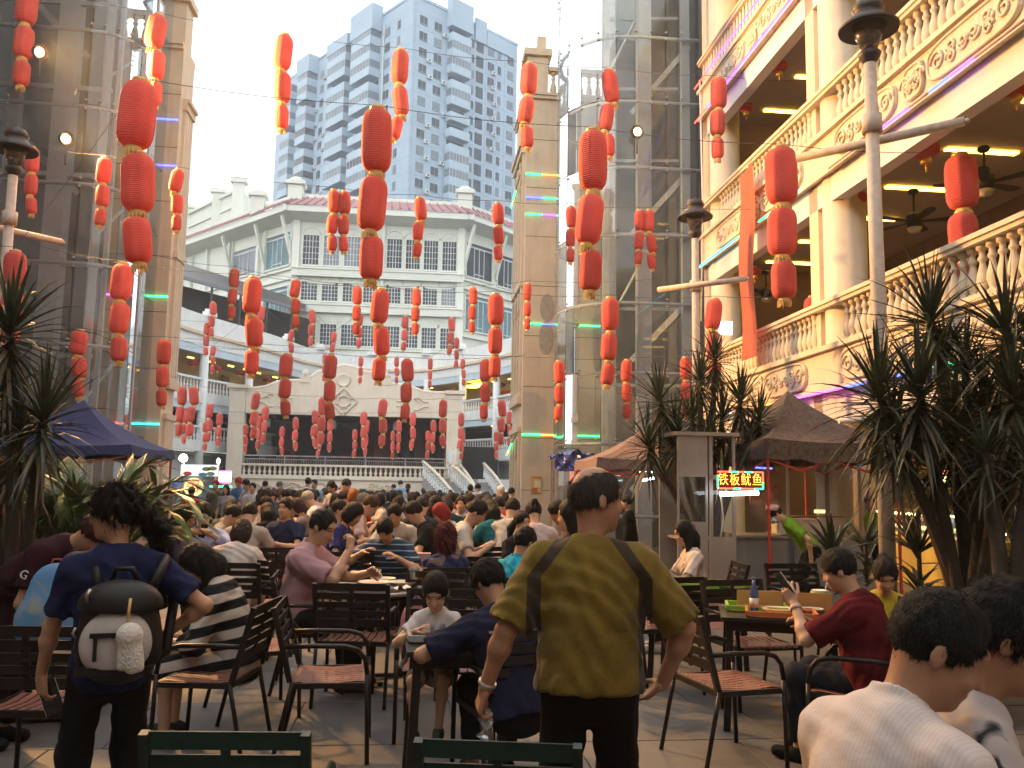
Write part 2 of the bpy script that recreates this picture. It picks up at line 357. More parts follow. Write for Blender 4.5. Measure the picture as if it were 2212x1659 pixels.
# ---------------------------------------------------------------- ceiling fans in the first gallery
def fan(x, y, z, label, rot):
    v = ray(x, y); p = v * ((z - CAM_H) / v.z) + Vector((0, 0, CAM_H))
    t = thing('ceiling_fan', label, 'ceiling fan', p, rot, 'ceiling fans of the right arcade')
    obj('rod', MB().tube([(0, 0, .12), (0, 0, .5)], .018, 8).lathe([(.07, .46), (.09, .5), (.07, .53)], 12), M_black, t)
    obj('motor', MB().lathe([(.02, -.1), (.11, -.08), (.13, 0), (.12, .09), (.05, .14)], 16), M_black, t)
    obj('light_bowl', MB().lathe([(.001, -.2), (.08, -.18), (.12, -.11)], 16), pm('milk_glass', (.6, .55, .45), .3), t)
    bl = MB()
    bl.add([(.1,-.03,.0),(.25,-.06,.01),(.55,-.085,.02),(.66,-.06,.02),(.68,.0,.015),(.66,.06,.0),(.55,.08,-.01),(.25,.05,-.01),(.1,.03,-.005)], [tuple(range(9))]).add([(.1,-.03,-.012),(.25,-.06,-.0),(.55,-.085,.008),(.66,-.06,.008),(.68,.0,.003),(.66,.06,-.012),(.55,.08,-.022),(.25,.05,-.022),(.1,.03,-.017)], [tuple(reversed(range(9)))])
    me = bl.mesh('blade', M_black)
    for k in range(5): link('blade', me, t, (0, 0, 0), (.1, 0, k * 2 * PI / 5))
fan(2128, 395, 5.95, 'black ceiling fan hanging behind the highest red lantern at the frame edge', .4)
fan(1975, 478, 5.95, 'black ceiling fan right of the tall lamp post, blades spread under a ceiling tube', .9)
fan(1655, 635, 5.95, 'small dark ceiling fan seen past the hanging red banner', .2)
# ---------------------------------------------------------------- glass lift towers and wing walls
M_glass = glassmat('tower_glass', (.80, .84, .85), .12, (.48, .52, .55), .85); M_glass2 = glassmat('tower_glass_curved', (.76, .86, .89), .15, (.50, .58, .62), .95)
def tower(name, label, sgn, rin, rc, af, rho, aback, rout, zt):
    """flat front at a=af from rout to rc, a quarter-round corner of radius rho bulging to the courtyard, then straight back"""
    t = ct(name, label, 'lift tower', None)
    path = [(rout, af)]
    n = 9
    for k in range(0, 4): path.append((rout + (rc - rout) * (k + 1) / 4, af))
    arcp = [(rc - sgn * rho * math.sin(PI * .82 * k / n), af + rho - rho * math.cos(PI * .82 * k / n)) for k in range(1, n + 1)]
    path += arcp; path += [(arcp[-1][0], aback)]
    step, z0 = 1.72, .9; zs = [z0 + step * k for k in range(int((zt - z0) / step) + 1)]
    for i in range(len(path) - 1):
        (r0, a0), (r1, a1) = path[i], path[i + 1]
        for k in range(len(zs) - 1):
            g = .012; d = Vector((r1 - r0, a1 - a0)); u = d.normalized() * g
            mb = MB(); nrm = Vector((-d.y, d.x)).normalized() * .006
            vs = []
            for s in (-1, 1):
                for (x, y) in ((r0 + u.x, a0 + u.y), (r1 - u.x, a1 - u.y)):
                    vs += [(x + s * nrm.x, y + s * nrm.y, zs[k] + g), (x + s * nrm.x, y + s * nrm.y, zs[k + 1] - g)]
            mb.add([vs[0], vs[2], vs[3], vs[1]], [(0, 1, 2, 3)])
            obj('glass_pane', mb, M_glass2 if i >= 4 else M_glass, t)
    ins = lambda p, e: p
    for z in zs:                                          # steel rings inside the glass
        inner = [Vector((r + sgn * .10, a + .10, z)) for r, a in path]
        obj('steel_ring', MB().tube(inner, .045, 8), M_steelp, t)
        mb = MB()
        for (r, a) in path[1:-1]:
            for s in (-.09, .09): mb.lathe([(.001, -.02), (.03, -.018), (.03, .018), (.001, .02)], 8, (r + sgn * .015, a - .02, z + s))
        tag(obj('glass_clip', mb, M_steel, t), kind='stuff')
    return t, path, zs
def furnish(t, sgn, pts, posts, beams, dark):
    for (r, a, w, d, h) in posts: obj('steel_post', MB().box((r - w/2, a - d/2, 0), (r + w/2, a + d/2, h)), M_steelp, t)
    for (p, q, w) in beams: obj('steel_beam', MB().bar(p, q, w, w), M_steelp, t)
    for lo, hi, m in dark: obj('shaft_wall', MB().box(lo, hi), m, t)
M_shaft = pm('shaft_dark_wall', (.11, .11, .11), .7, .3, .6); M_post = M_steelp
# right-hand tower
rt, rpath, rz = tower('lift_tower', 'round-cornered glass lift tower with steel rings, between the arcade and the tan gate wall', 1, 0, 5.18, 20.0, 1.68, 23.75, 6.75, 17.2)
furnish(rt, 1, None,
    [(5.55, 20.6, .34, .3, 18), (6.55, 20.3, .2, .2, 18), (4.75, 21.4, .14, .14, 18), (5.2, 22.6, .2, .2, 18)],
    [((4.7, 21.6, z), (6.7, 21.3, z), .08) for z in (2.2, 4.2, 6.2, 8.2, 10.2, 12.2, 14.2)] + [((4.75, 21.4, z), (5.5, 20.7, z + 1.6), .06) for z in (5.6, 12.4)]
    + [((5.6, 21.9, z), (6.9, 20.9, z + 1.5), .16) for z in (1.5, 4.9, 8.3, 11.7)],
    [((5.0, 22.9, 0), (6.9, 23.1, 17), M_shaft), ((6.9, 20.2, 0), (7.1, 23.1, 17), M_shaft)])
obj('lift_car', MB().box((5.0, 21.5, 13.6), (6.0, 22.7, 16.2)), M_steelp, rt)
rr_ = MB(); rr_.prism([(p[0], p[1]) for p in rpath] + [(6.75, 23.7)], 17.2, 17.5, 'z'); obj('roof', rr_, M_steelp, rt)
# left-hand tower
lt, lpath, lz = tower('lift_tower', 'dim glass lift tower with pale columns behind the palm on the left side', -1, 0, -7.2, 18.4, .95, 22.2, -13.5, 17.2)
furnish(lt, -1, None,
    [(-8.0, 19.3, .42, .35, 18), (-7.05, 19.0, .16, .16, 18), (-6.85, 19.15, .1, .1, 18), (-9.1, 19.4, .25, .2, 18), (-9.9, 18.9, .12, .12, 18), (-8.75, 21.5, .2, .2, 18), (-11.0, 20.5, .5, .4, 18), (-6.6, 20.6, .1, .1, 18)],
    [((-7.0, 19.2, z), (-13, 19.2, z), .1) for z in (2.2, 4.2, 6.2, 8.2, 10.2, 12.2, 14.2)] + [((-8.2, 20.8, z), (-9.9, 20.2, z + 1.7), .14) for z in (1.5, 4.9, 8.3, 11.7)]
    + [((-7.05, 19.0, z), (-6.62, 20.6, z + 1.6), .05) for z in (3.2, 6.8, 10.4)],
    [((-13.5, 21.7, 0), (-7.9, 21.9, 17), M_shaft), ((-8.6, 20.2, 0), (-8.5, 21.6, 17), M_shaft)])
rr_ = MB(); rr_.prism([(p[0], p[1]) for p in lpath] + [(-13.5, 22.2)], 17.2, 17.5, 'z'); obj('roof', rr_, M_steelp, lt)
# wing walls
def wing(name, label, sgn, r0, r1, a0, a1, zr, leds):
    t = ct(name, label, 'wall')
    lo, hi = min(r0, r1), max(r0, r1)
    obj('wall', MB().box((lo, a0, 0), (hi, a1, zr)), M_tan, t)
    obj('cornice', MB().box((lo - .06, a0 - .08, zr), (hi, a1 + .08, zr + .1)).box((lo - .10, a0 - .12, zr + .1), (hi, a1 + .1, zr + .18)), M_tan, t)
    mb = MB(); e = r0                                              # corner pier
    mb.box((min(e, e + sgn * .62), a0 + .05, zr + .18), (max(e, e + sgn * .62), a0 + .7, zr + 1.35)); obj('corner_pier', mb, M_tan, t)
    obj('pier_cap', MB().box((min(e, e + sgn * .62) - .1, a0 - .05, zr + 1.35), (max(e, e + sgn * .62) + .1, a0 + .8, zr + 1.55)).box((min(e + sgn*.3, e + sgn * .55), a0 + .1, zr + 1.551), (max(e + sgn*.3, e + sgn * .55), a0 + .4, zr + 2.0)), M_tan, t)
    rail = obj('balustrade_rail', MB().box((lo + (.62 if sgn > 0 else 0), a0 + .1, zr + .95), (hi - (.62 if sgn < 0 else 0), a0 + .35, zr + 1.08)), M_tan, t)
    bm = baluster_mesh('roof_baluster', .77, .19, M_tan, 8); k = .8
    while k < abs(r1 - r0) - .1:
        link('baluster', bm, rail, (r0 + sgn * k, a0 + .22, zr + .18)); k += .27
    for z0, z1, o in ((0, .5, .05), (3.1, 3.25, .10), (3.9, 4.1, .12), (4.1, 4.25, .06), (7.3, 7.5, .10), (11.3, 11.5, .12), (11.5, 11.6, .18)):   # mouldings along the passage side
        obj('moulding', MB().box((min(r0, r0 - sgn * o), a0 + .25, z0), (max(r0, r0 - sgn * o) , a1, z1)), M_tan, t)
    for k in range(4):                                              # slim pilasters and blind arches on the passage side
        aa = a0 + .3 + k * (a1 - a0 - .5) / 3
        for z0, z1 in ((.5, 3.1), (4.25, 7.3), (7.5, 11.3)):
            obj('pilaster', MB().box((min(r0, r0 - sgn * .07), aa, z0), (max(r0, r0 - sgn * .07), aa + .16, z1)), M_tan, t)
            if k < 3:
                da = (a1 - a0 - .5) / 3; c = aa + .08 + da / 2
                ap = [Vector((r0 - sgn * .03, c + da * .42 * math.cos(u), z1 - .75 + da * .9 * math.sin(u))) for u in np.linspace(0, PI, 9)]
                obj('blind_arch', MB().tube(ap, .04, 6), M_tan, t)
    for k in range(1, 9): obj('wall_joint', MB().box((lo + .01, a0 - .004, k * 1.45), (hi, a0 - .001, k * 1.45 + .018)), M_brown, t)
    for z, seq, side in leds:
        led(t, [(r1, a0 - .03, z), (r0 - sgn * .02, a0 - .03, z)], seq, .022)
        if side: led(t, [(r0 - sgn * .16, a0 + .1, z), (r0 - sgn * .16, a1, z + side)], seq, .022)
    return t
wr = wing('gate_wall', 'tan gate wall with pilasters and green light ropes beyond the glass tower', 1, 2.93, 7.4, 23.8, 26.3, 12.85,
     [(10.55, [('off', 4), ('green', 3), ('orange', 1), ('green', 1)], -.2), (9.85, [('off', 4), ('green', 2), ('blue', 1), ('green', 1), ('blue', 1)], 0), (9.35, [('off', 4), ('purple', 1), ('green', 2), ('purple', 1), ('green', 1)], 0), (6.15, [('off', 4), ('green', 2), ('blue', 1), ('green', 1)], 0), (3.0, [('off', 3), ('green', 3), ('orange', 1), ('green', 1)], -.5)])
wl = wing('gate_wall', 'tan gate wall with blue light ropes at the edge of the left glass tower', -1, -6.4, -13.6, 22.3, 23.4, 12.85,
     [(10.9, [('off', 6), ('blue', 3)], 0), (9.65, [('off', 6), ('blue', 1), ('off', 1), ('blue', 1)], 0), (6.2, [('off', 6), ('green', 1), ('pink', 2), ('green', 1)], 0), (2.95, [('off', 5), ('red', 3), ('cyan', 1)], 0)])
M_blotch = pm('wall_oval', (.40, .34, .27), .85, .2, 8)  # darker grey-brown ovals set on the tan wall face
for x, y, w, h in ((1182, 665, .42, .8), (1180, 730, .42, .95)):
    p = at_a(x, y, 23.79); obj('wall_oval', MB().lathe([(w / 2, 0), (w / 2, .004)], 20).mesh('wall_oval', M_blotch) and MB().prism([(p.x + w/2*math.cos(u), p.z + h/2*math.sin(u)) for u in np.linspace(0, 2*PI, 22)[:-1]], 23.786, 23.799, 'y'), M_blotch, wr)
p0, p1 = at_a(1147, 1027, 23.78), at_a(1170, 1065, 23.78)
po = obj('wall_poster', MB().box((p0.x, 23.77, p1.z), (p1.x, 23.785, p0.z)).box((p0.x + .02, 23.765, p1.z + .02), (p1.x - .12, 23.769, p1.z + .14), 1).box((p0.x + .1, 23.765, p1.z + .15), (p1.x - .03, 23.769, p0.z - .13), 2).box((p0.x + .03, 23.765, p0.z - .08), (p1.x - .03, 23.769, p0.z - .04), 1),
   [pm('poster_ochre', (.62, .42, .16), .6, .2, 12), pm('poster_red', (.6, .12, .06), .6), pm('poster_cream', (.7, .62, .40), .6, .2, 8)], wr)
po['label'] = 'faded orange poster on the tan wall'
# ---------------------------------------------------------------- flood lamps on the towers (lit)
def flood(c, label, aim, power, col=(1, .52, .17)):
    w = cw(*c); t = thing('flood_lamp', label, 'flood lamp', w, 0, 'flood lamps on the glass towers')
    d = (Vector(aim) - w).normalized(); q = d.to_track_quat('-Z', 'Y').to_euler()
    obj('housing', MB().lathe([(.05, .2), (.12, .12), (.17, 0), (.165, -.01), (.10, .1), (.001, .12)], 14), M_black, t, (0, 0, 0), q)
    obj('bulb', MB().lathe([(.001, -.03), (.07, -.02), (.10, .03), (.07, .09), (.001, .11)], 12), em('sodium_bulb', (1, .72, .30), 10), t, (0, 0, 0), q)
    obj('bracket', MB().tube([(0, 0, -.1), (0, 0, -.5), Vector((c[0]*0, 0, -.55))], .02, 6), M_black, t)
    l = bpy.data.lights.new('sodium_light', 'SPOT'); l.energy = power; l.color = col; l.spot_size = math.radians(115); l.spot_blend = .8; l.shadow_soft_size = .25; l.use_shadow = True
    lo = bpy.data.objects.new('lamp_light', l); COL.objects.link(lo); lo.parent = t; lo.rotation_euler = q; lo.location = d * .12
pA = at_a(88, 113, 17.5); pB = at_a(145, 300, 17.6); pC = at_a(1376, 285, 19.7)
flood((pA.x, pA.y, pA.z), 'lit flood lamp high on the left glass tower, the upper of two', cw(6.8, 11.5, 6), 10500)
flood((pB.x, pB.y, pB.z), 'lit flood lamp on the left glass tower, the lower of two', cw(6.8, 10, 6), 6000)
flood((pC.x, pC.y, pC.z), 'lit flood lamp glowing on the right glass tower', cw(-4, 8, 1), 1100)
# lamp inside the top gallery of the arcade
w = cw(7.3, 14.6, 11.6)
t = thing('gallery_flood_lamp', 'yellow flood lamp glowing inside the top gallery of the arcade', 'flood lamp', w)
obj('housing', MB().box((-.2, -.1, -.12), (.2, .1, .12)), M_black, t); obj('bulb', MB().box((-.17, -.13, -.09), (.17, -.101, .09)), em('yellow_bulb', (1, .75, .15), 40), t)
l = bpy.data.lights.new('gallery_light', 'POINT'); l.energy = 2200; l.color = (1, .70, .18); l.shadow_soft_size = .2
lo = bpy.data.objects.new('lamp_light', l); COL.objects.link(lo); lo.parent = t; lo.location = (0, -.3, -.1)

# ---------------------------------------------------------------- two unseen wings behind and left of the viewer, added to block sky light
opp = ct('left_sky_block', 'unseen cream arcade wing added left of the viewer to block sky light', 'building')
obj('wall', MB().box((-12.5, -10, 0), (-12.2, 17.6, 14.2)), M_cream, opp); obj('roof_slab', MB().box((-12.5, -10, 14.2), (-8.4, 17.6, 14.5)), M_cream, opp)
for zb in (2.45, 5.98, 9.55): obj('gallery_floor', MB().box((-12.2, -10, zb + .5), (-8.9, 17.6, zb + .65)).box((-8.9, -10, zb), (-8.7, 17.6, zb + 1.4)).box((-8.9, -10, zb + 2.05), (-8.7, 17.6, zb + 2.18)), M_cream, opp)
for k in range(6): obj('column', MB().lathe([(.34, 0), (.33, 14.2)], 20, (-9.1, -8.5 + k * 5.2, 0)), M_cream, opp)
rear = ct('rear_sky_block', 'unseen cream arcade wing added behind the viewer to block sky light', 'building')
obj('wall', MB().box((-12.5, -14, 0), (10.5, -13.6, 14.2)), M_cream, rear); obj('roof_slab', MB().box((-12.5, -14, 14.2), (10.5, -9.6, 14.5)), M_cream, rear)
for zb in (2.45, 5.98, 9.55): obj('gallery_floor', MB().box((-12.2, -13.6, zb + .5), (6.4, -10.2, zb + .65)).box((-12.2, -10.2, zb), (6.4, -10.0, zb + 1.4)), M_cream, rear)
for k in range(4): obj('column', MB().lathe([(.34, 0), (.33, 14.2)], 20, (-8.5 + k * 4.6, -10.3, 0)), M_cream, rear)
# ================================================================== curved gallery building, main block, stage, high-rise
def catmull(P, n):
    out = []
    for i in range(len(P) - 1):
        p0, p1, p2, p3 = P[max(i-1, 0)], P[i], P[i+1], P[min(i+2, len(P)-1)]
        for k in range(n):
            t = k / n
            out.append(tuple(.5 * ((2*p1[j]) + (-p0[j]+p2[j])*t + (2*p0[j]-5*p1[j]+4*p2[j]-p3[j])*t*t + (-p0[j]+3*p1[j]-3*p2[j]+p3[j])*t**3) for j in range(2)))
    out.append(P[-1]); return out
GP = catmull([(-13.4, 42.5), (-12.9, 48.7), (-9.5, 56.2), (-7.6, 61.5), (-4.4, 63.9), (.2, 63.5), (3.3, 59.2), (6.0, 53.7), (7.4, 46.0)], 4)
def sweep(name, z0, z1, off0, off1, mat, parent, path=GP):
    """a band of wall following the gallery curve; off = distance outwards (away from the courtyard) of its two faces"""
    nr = []
    for i, p in enumerate(path):
        q, s = path[min(i+1, len(path)-1)], path[max(i-1, 0)]
        d = Vector((q[0]-s[0], q[1]-s[1])).normalized(); nr.append(Vector((-d.y, d.x)))
    mb = MB(); n = len(path); vs = []
    for p, k in zip(path, nr):
        a, b = Vector(p) + k * off0, Vector(p) + k * off1
        vs += [(a.x, a.y, z0), (a.x, a.y, z1), (b.x, b.y, z1), (b.x, b.y, z0)]
    fs = [(i*4+j, i*4+(j+1) % 4, (i+1)*4+(j+1) % 4, (i+1)*4+j) for i in range(n-1) for j in range(4)]
    fs += [(0, 1, 2, 3), tuple((n-1)*4+j for j in (3, 2, 1, 0))]
    mb.add(vs, fs); return obj(name, mb, mat, parent)
gal = ct('gallery_building', 'white curved three-storey gallery building with balustrades round the stage', 'building')
sweep('parapet', 9.98, 11.0, 0, .35, M_white, gal); sweep('cornice', 9.8, 9.98, -.15, .4, M_tan, gal)
sweep('beam', 9.2, 9.8, .02, .4, M_white, gal); M_bluew = pm('pale_blue_beam', (.50, .60, .68), .6, .06, 1, streak=.3, grime=(.3, .34, .36))
sweep('fascia', 8.75, 9.2, .06, .36, M_bluew, gal); sweep('band', 5.95, 6.55, 0, .36, M_white, gal); sweep('fascia', 5.5, 5.95, .06, .36, M_bluew, gal); sweep('band', 3.2, 3.8, 0, .36, M_white, gal)
sweep('ceiling', 8.9, 9.0, .36, 4.2, M_ceil, gal); sweep('ceiling', 5.75, 5.85, .36, 4.2, M_ceil, gal); sweep('floor_slab', 6.3, 6.5, .36, 4.2, M_ceil, gal); sweep('floor_slab', 3.5, 3.7, .36, 4.2, M_ceil, gal); sweep('ceiling', 3.0, 3.1, .36, 4.2, M_ceil, gal)
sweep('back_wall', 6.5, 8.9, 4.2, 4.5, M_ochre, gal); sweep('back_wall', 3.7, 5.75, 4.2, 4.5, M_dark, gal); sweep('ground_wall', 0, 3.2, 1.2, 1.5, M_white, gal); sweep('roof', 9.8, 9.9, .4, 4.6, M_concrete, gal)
gbm = baluster_mesh('gallery_baluster', .72, .17, M_white, 8)
def path_walk(path, step):
    acc = 0; out = []
    for i in range(len(path) - 1):
        p, q = Vector(path[i]), Vector(path[i+1]); l = (q - p).length; t = -acc
        t = (step - acc) if acc > 0 else 0
        while t < l: out.append((p.lerp(q, t / l), (q - p).normalized())); t += step
        acc = l - (t - step)
    return out
for z in (6.55, 3.8):
    rail = sweep('balustrade_rail', z + .72, z + .84, .05, .28, M_white, gal)
    nb = 0
    for p, d in path_walk(GP, .30):
        x = p.x
        if (-11 < x < 1.6 and p.y > 57) or (x < -11 and p.y < 47) or (x > 5.9 and p.y < 52): continue      # hidden behind the stage and the gate walls
        link('baluster', gbm, rail, (p.x - d.y * .16, p.y + d.x * .16, z)); nb += 1
for p, d in path_walk(GP, 4.2):
    if p.y < 45: continue
    obj('column', MB().lathe([(.26, 0), (.26, 9.2)], 12, (p.x - d.y * .2, p.y + d.x * .2, 0)), M_white, gal)
    obj('parapet_cap', MB().box((p.x - .35, p.y - .3, 11.0), (p.x + .35, p.y + .3, 11.25)).box((p.x - .25, p.y - .2, 11.25), (p.x + .25, p.y + .2, 11.42)), M_white, gal)
for p, d in path_walk(GP, 1.9):
    if p.y < 45: continue
    q = Vector((p.x - d.y * 2.3, p.y + d.x * 2.3))
    obj('ceiling_tube', MB().bar((q.x, q.y, 8.86), (q.x + d.x * .5, q.y + d.y * .5, 8.86), .09, .05), M_tubelamp, gal)
    if random.random() < .4 and p.x > -4: obj('ceiling_tube', MB().bar((q.x, q.y, 5.70), (q.x + d.x * .5, q.y + d.y * .5, 5.70), .09, .05), M_tubelamp, gal)
# doors, shop sign and lamps of the far gallery
def gpos(i, off): 
    p, q = Vector(GP[i]), Vector(GP[i+1]); d = (q - p).normalized(); return p + Vector((-d.y, d.x)) * off, d
for i, z, w, h, m in ((4, 6.5, 2.4, 1.7, M_dark), (9, 6.5, 1.0, 2.0, M_brown), (17, 6.5, 1.2, 2.0, M_brown), (24, 6.5, 5.2, 1.9, pm('red_shop_front', (.42, .06, .035), .5, .2, 2)), (27, 6.5, 1.8, 2.0, M_dark), (25, 3.7, 2.2, 1.9, M_brown), (28, 3.7, 1.2, 2.0, pm('green_shop_panel', (.08, .35, .12), .5))):
    p, d = gpos(i, 4.05); obj('shopfront', MB().bar((p.x - d.x*w/2, p.y - d.y*w/2, z + h/2), (p.x + d.x*w/2, p.y + d.y*w/2, z + h/2), .1, h), m, gal)
M_disc = em('yellow_disc_lamp', (1, .80, .12), 5.0)
for i, o in ((23, 1.4), (24, 1.2)):
    p, d = gpos(i, o); obj('disc_lamp', MB().lathe([(.55, 8.5), (.6, 8.55), (.55, 8.6)], 18, (p.x, p.y, 0)), M_disc, gal)
for i, z in ((29, 7.95), (10, 8.05)):
    p, d = gpos(i, .9); obj('lit_exit_sign', MB().bar((p.x - d.x*.3, p.y - d.y*.3, z), (p.x + d.x*.3, p.y + d.y*.3, z), .12, .6), em('sign_white', (1, .98, .85), 3.0), gal)
p, d = gpos(29, 1.2); obj('lit_exit_sign', MB().lathe([(.001, 5.0), (.28, 5.05), (.3, 5.3), (.001, 5.55)], 12, (p.x, p.y, 0)), em('lamp_white_warm', (1, .9, .6), 6), gal)
p, d = gpos(28, 1.0); obj('lit_panel', MB().bar((p.x - d.x*.1, p.y, 5.2), (p.x + d.x*2.2, p.y + d.y*2.2, 5.2), .1, .75), em('lamp_yellow_panel', (1, .75, .25), 2.2), gal)
# black mesh canopy on the gallery roof
can = ct('roof_canopy', 'black metal shade canopy on the flat roof left of the main block', 'canopy')
def cpt(x, y, d): return toc(px(x, y, d))
c1, c2, c3, c4 = cpt(360, 590, 50), cpt(660, 672, 61), cpt(660, 655, 68), cpt(360, 560, 58)
mb = MB().add([c1, c2, c3, c4], [(0, 1, 2, 3)]); 
for v in (c1, c2, c3, c4): pass
mb.add([tuple(Vector(v) + Vector((0, 0, .12))) for v in (c1, c2, c3, c4)], [(3, 2, 1, 0)])
obj('roof_sheet', mb, M_black, can); obj('gutter', MB().bar(c1, c2, .14, .2), pm('grey_gutter', (.16, .18, .20), .6), can)
for k in range(9):
    t = .06 + k * .11; a, b = Vector(c1).lerp(c2, t), Vector(c4).lerp(c3, t); obj('rafter', MB().bar((a.x, a.y, a.z - .08), (b.x, b.y, b.z - .08), .08, .12), M_black, can)
for k in range(5):
    t = .08 + k * .2; a = Vector(c1).lerp(c2, t); obj('post', MB().box((a.x - .06, a.y + .2, 9.9), (a.x + .06, a.y + .32, a.z)), M_black, can)
m = [Vector(c1).lerp(c2, .0), Vector(c1).lerp(c2, 1), ]
obj('shade_screen', MB().add([(m[0].x, m[0].y + 3.2, 10), (m[1].x, m[1].y + 3.2, 10), (m[1].x, m[1].y + 3.2, c2.z), (m[0].x, m[0].y + 3.2, c1.z)], [(0, 1, 2, 3)]), M_dark, can)
# ---------------------------------------------------------------- main block
mainb = ct('main_building', 'cream white main block with rows of fan-topped grid windows and red tile eaves', 'building')
AM = 67.48; Lp, Rp, LL, RR = (-10.0, AM), (3.25, AM), (-22.2, 81.2), (8.6, 72.4)
ztop, zeave = 22.5, 22.5
foot = [LL, Lp, Rp, RR, (8.6, 90), (-22.2, 95)]
obj('wall', MB().prism(foot, 0, 22.3, 'z'), M_main, mainb)
def eave(p, q, ex):
    p, q = Vector(p), Vector(q); d = (q - p).normalized(); n = Vector((d.y, -d.x))
    p, q = p - d * .02, q + d * .02
    # p..q runs left to right, n points to the courtyard
    P = lambda s, o, z: (s.x + n.x * o, s.y + n.y * o, z)
    mb = MB(); a0, a1 = p - d * ex[0], q + d * ex[1]
    mb.add([P(p, 0, 22.0), P(q, 0, 22.0), P(a1, 1.4, 22.45), P(a0, 1.4, 22.45), P(a0, 1.4, 22.95), P(a1, 1.4, 22.95)], [(0, 1, 2, 3), (3, 2, 5, 4)], 0)
    mb.add([P(a0, 1.5, 22.95), P(a1, 1.5, 22.95), P(q, .1, 24.0), P(p, .1, 24.0)], [(0, 1, 2, 3)], 1)
    mb.add([P(p, .15, 23.95), P(q, .15, 23.95), P(q, .15, 24.25), P(p, .15, 24.25), P(p, -.2, 24.25), P(q, -.2, 24.25)], [(0, 1, 2, 3), (3, 2, 5, 4)], 0)
    e = obj('eave', mb, [M_main, M_roof], mainb)
    L = (q - p).length; k = .3
    me = MB()
    while k < L:
        s = p.lerp(q, k / L); s2 = a0.lerp(a1, k / L)
        obj('tile_rib', MB().tube([P(s2, 1.5, 22.99), P(s, .12, 24.02)], .06, 5), M_roof, e); k += .6 if L < 14 else .75
    return n, d
nM, dM = eave(Lp, Rp, (.8, .8)); eave(LL, Lp, (0, .75)); eave(Rp, RR, (.75, 0))
for (x, y) in ((-10.1, AM + .1), (3.35, AM + .1), (-13.6, 71.0)):
    obj('roof_pier', MB().box((x - .55, y - .6, 22.6), (x + .55, y + .5, 24.9)).box((x - .75, y - .8, 24.9), (x + .75, y + .7, 25.2)).lathe([(.55, 25.2), (.6, 25.4), (.35, 25.6), (.001, 25.65)], 10, (x, y, 0)), M_main, mainb)
def bracket(p, n):
    p = Vector(p); mb = MB(); d = Vector((-n.y, n.x)) * .09
    A = (p.x, p.y, 22.0); B = (p.x, p.y, 18.8); C = (p.x + n.x * 1.7, p.y + n.y * 1.7, 22.4); E_ = (p.x + n.x * .25, p.y + n.y * .25, 18.8)
    mb.bar((p.x + n.x * .05, p.y + n.y * .05, 18.8), (p.x + n.x * 1.15, p.y + n.y * 1.15, 22.25), .2, .22).bar((p.x + n.x * .05, p.y + n.y * .05, 18.6), (p.x + n.x * .05, p.y + n.y * .05, 22.0), .2, .3, up=(n.x, n.y, 0)); obj('eave_bracket', mb, M_main, mainb)
nl = Vector((Lp[1]-LL[1], -(Lp[0]-LL[0]))).normalized(); nr_ = Vector((RR[1]-Rp[1], -(RR[0]-Rp[0]))).normalized()
for t in (.12, .5, .78, .99): bracket(Vector(LL).lerp(Vector(Lp), t), nl)
for t in (.02, .55): bracket(Vector(Rp).lerp(Vector(RR), t), nr_)
def wall_window(p, q, s0, s1, z0, z1, gm, kind, parent):
    """window in the wall line p->q between distances s0,s1; recessed pane, frame and glazing bars stand proud of the wall"""
    p, q = Vector(p), Vector(q); d = (q - p).normalized(); n = Vector((d.y, -d.x))
    P = lambda s, o, z: Vector((p.x + d.x * s + n.x * o, p.y + d.y * s + n.y * o, z))
    win = obj('window', MB().bar(P(s0 - .08, .04, z0 - .06), P(s1 + .08, .04, z0 - .06), .2, .12).bar(P(s0 - .08, .03, z1 + .04), P(s1 + .08, .03, z1 + .04), .14, .1).bar(P(s0 - .04, .03, z0), P(s0 - .04, .03, z1), .14, .08, up=(d.x, d.y, 0)).bar(P(s1 + .04, .03, z0), P(s1 + .04, .03, z1), .14, .08, up=(d.x, d.y, 0)), M_main, parent)
    mb = MB().add([P(s0, .012, z0), P(s1, .012, z0), P(s1, .012, z1), P(s0, .012, z1)], [(0, 1, 2, 3)]); obj('pane', mb, gm, win)
    mb = MB()
    if kind == 'grid':
        for k in range(1, 5): s = s0 + (s1 - s0) * k / 5; mb.bar(P(s, .035, z0), P(s, .035, z1), .03, .035 if k not in (2, 3) else .06, up=(d.x, d.y, 0))
        for k in range(1, 5): z = z0 + (z1 - z0) * k / 5; mb.bar(P(s0, .035, z), P(s1, .035, z), .03, .035)
    else:
        m0, m1 = s0 + (s1 - s0) * .3, s0 + (s1 - s0) * .68
        for s in (m0, (m0 + m1) / 2, m1): mb.bar(P(s, .04, z0 + .05), P(s, .04, z1 - .35), .05, .06, up=(d.x, d.y, 0))
        for z in (z0 + .3, z1 - .35): mb.bar(P(m0, .04, z), P(m1, .04, z), .05, .06)
        mb.bar(P(s0, .03, z1 - .3), P(s1, .03, z1 - .3), .05, .1)
    obj('glazing_bars', mb, M_frame, win); return win
rows = [(18.55, 20.95), (15.7, 17.2), (12.2, 13.85)]
bays = [(-9.32, -8.1), (-7.72, -6.5), (-6.1, -4.9), (-4.5, -3.35), (-2.75, -1.6), (-1.25, -.15), (.18, 1.28), (1.66, 2.76)]
fanm = MB()
fan_pts = [(.66 * math.cos(u), .66 * math.sin(u)) for u in np.linspace(0, PI, 13)]; fanm.prism(fan_pts, -.05, 0, 'y')
rim = [Vector((.68 * math.cos(u), -.06, .68 * math.sin(u))) for u in np.linspace(0, PI, 13)]; fanm.tube(rim, .055, 5)
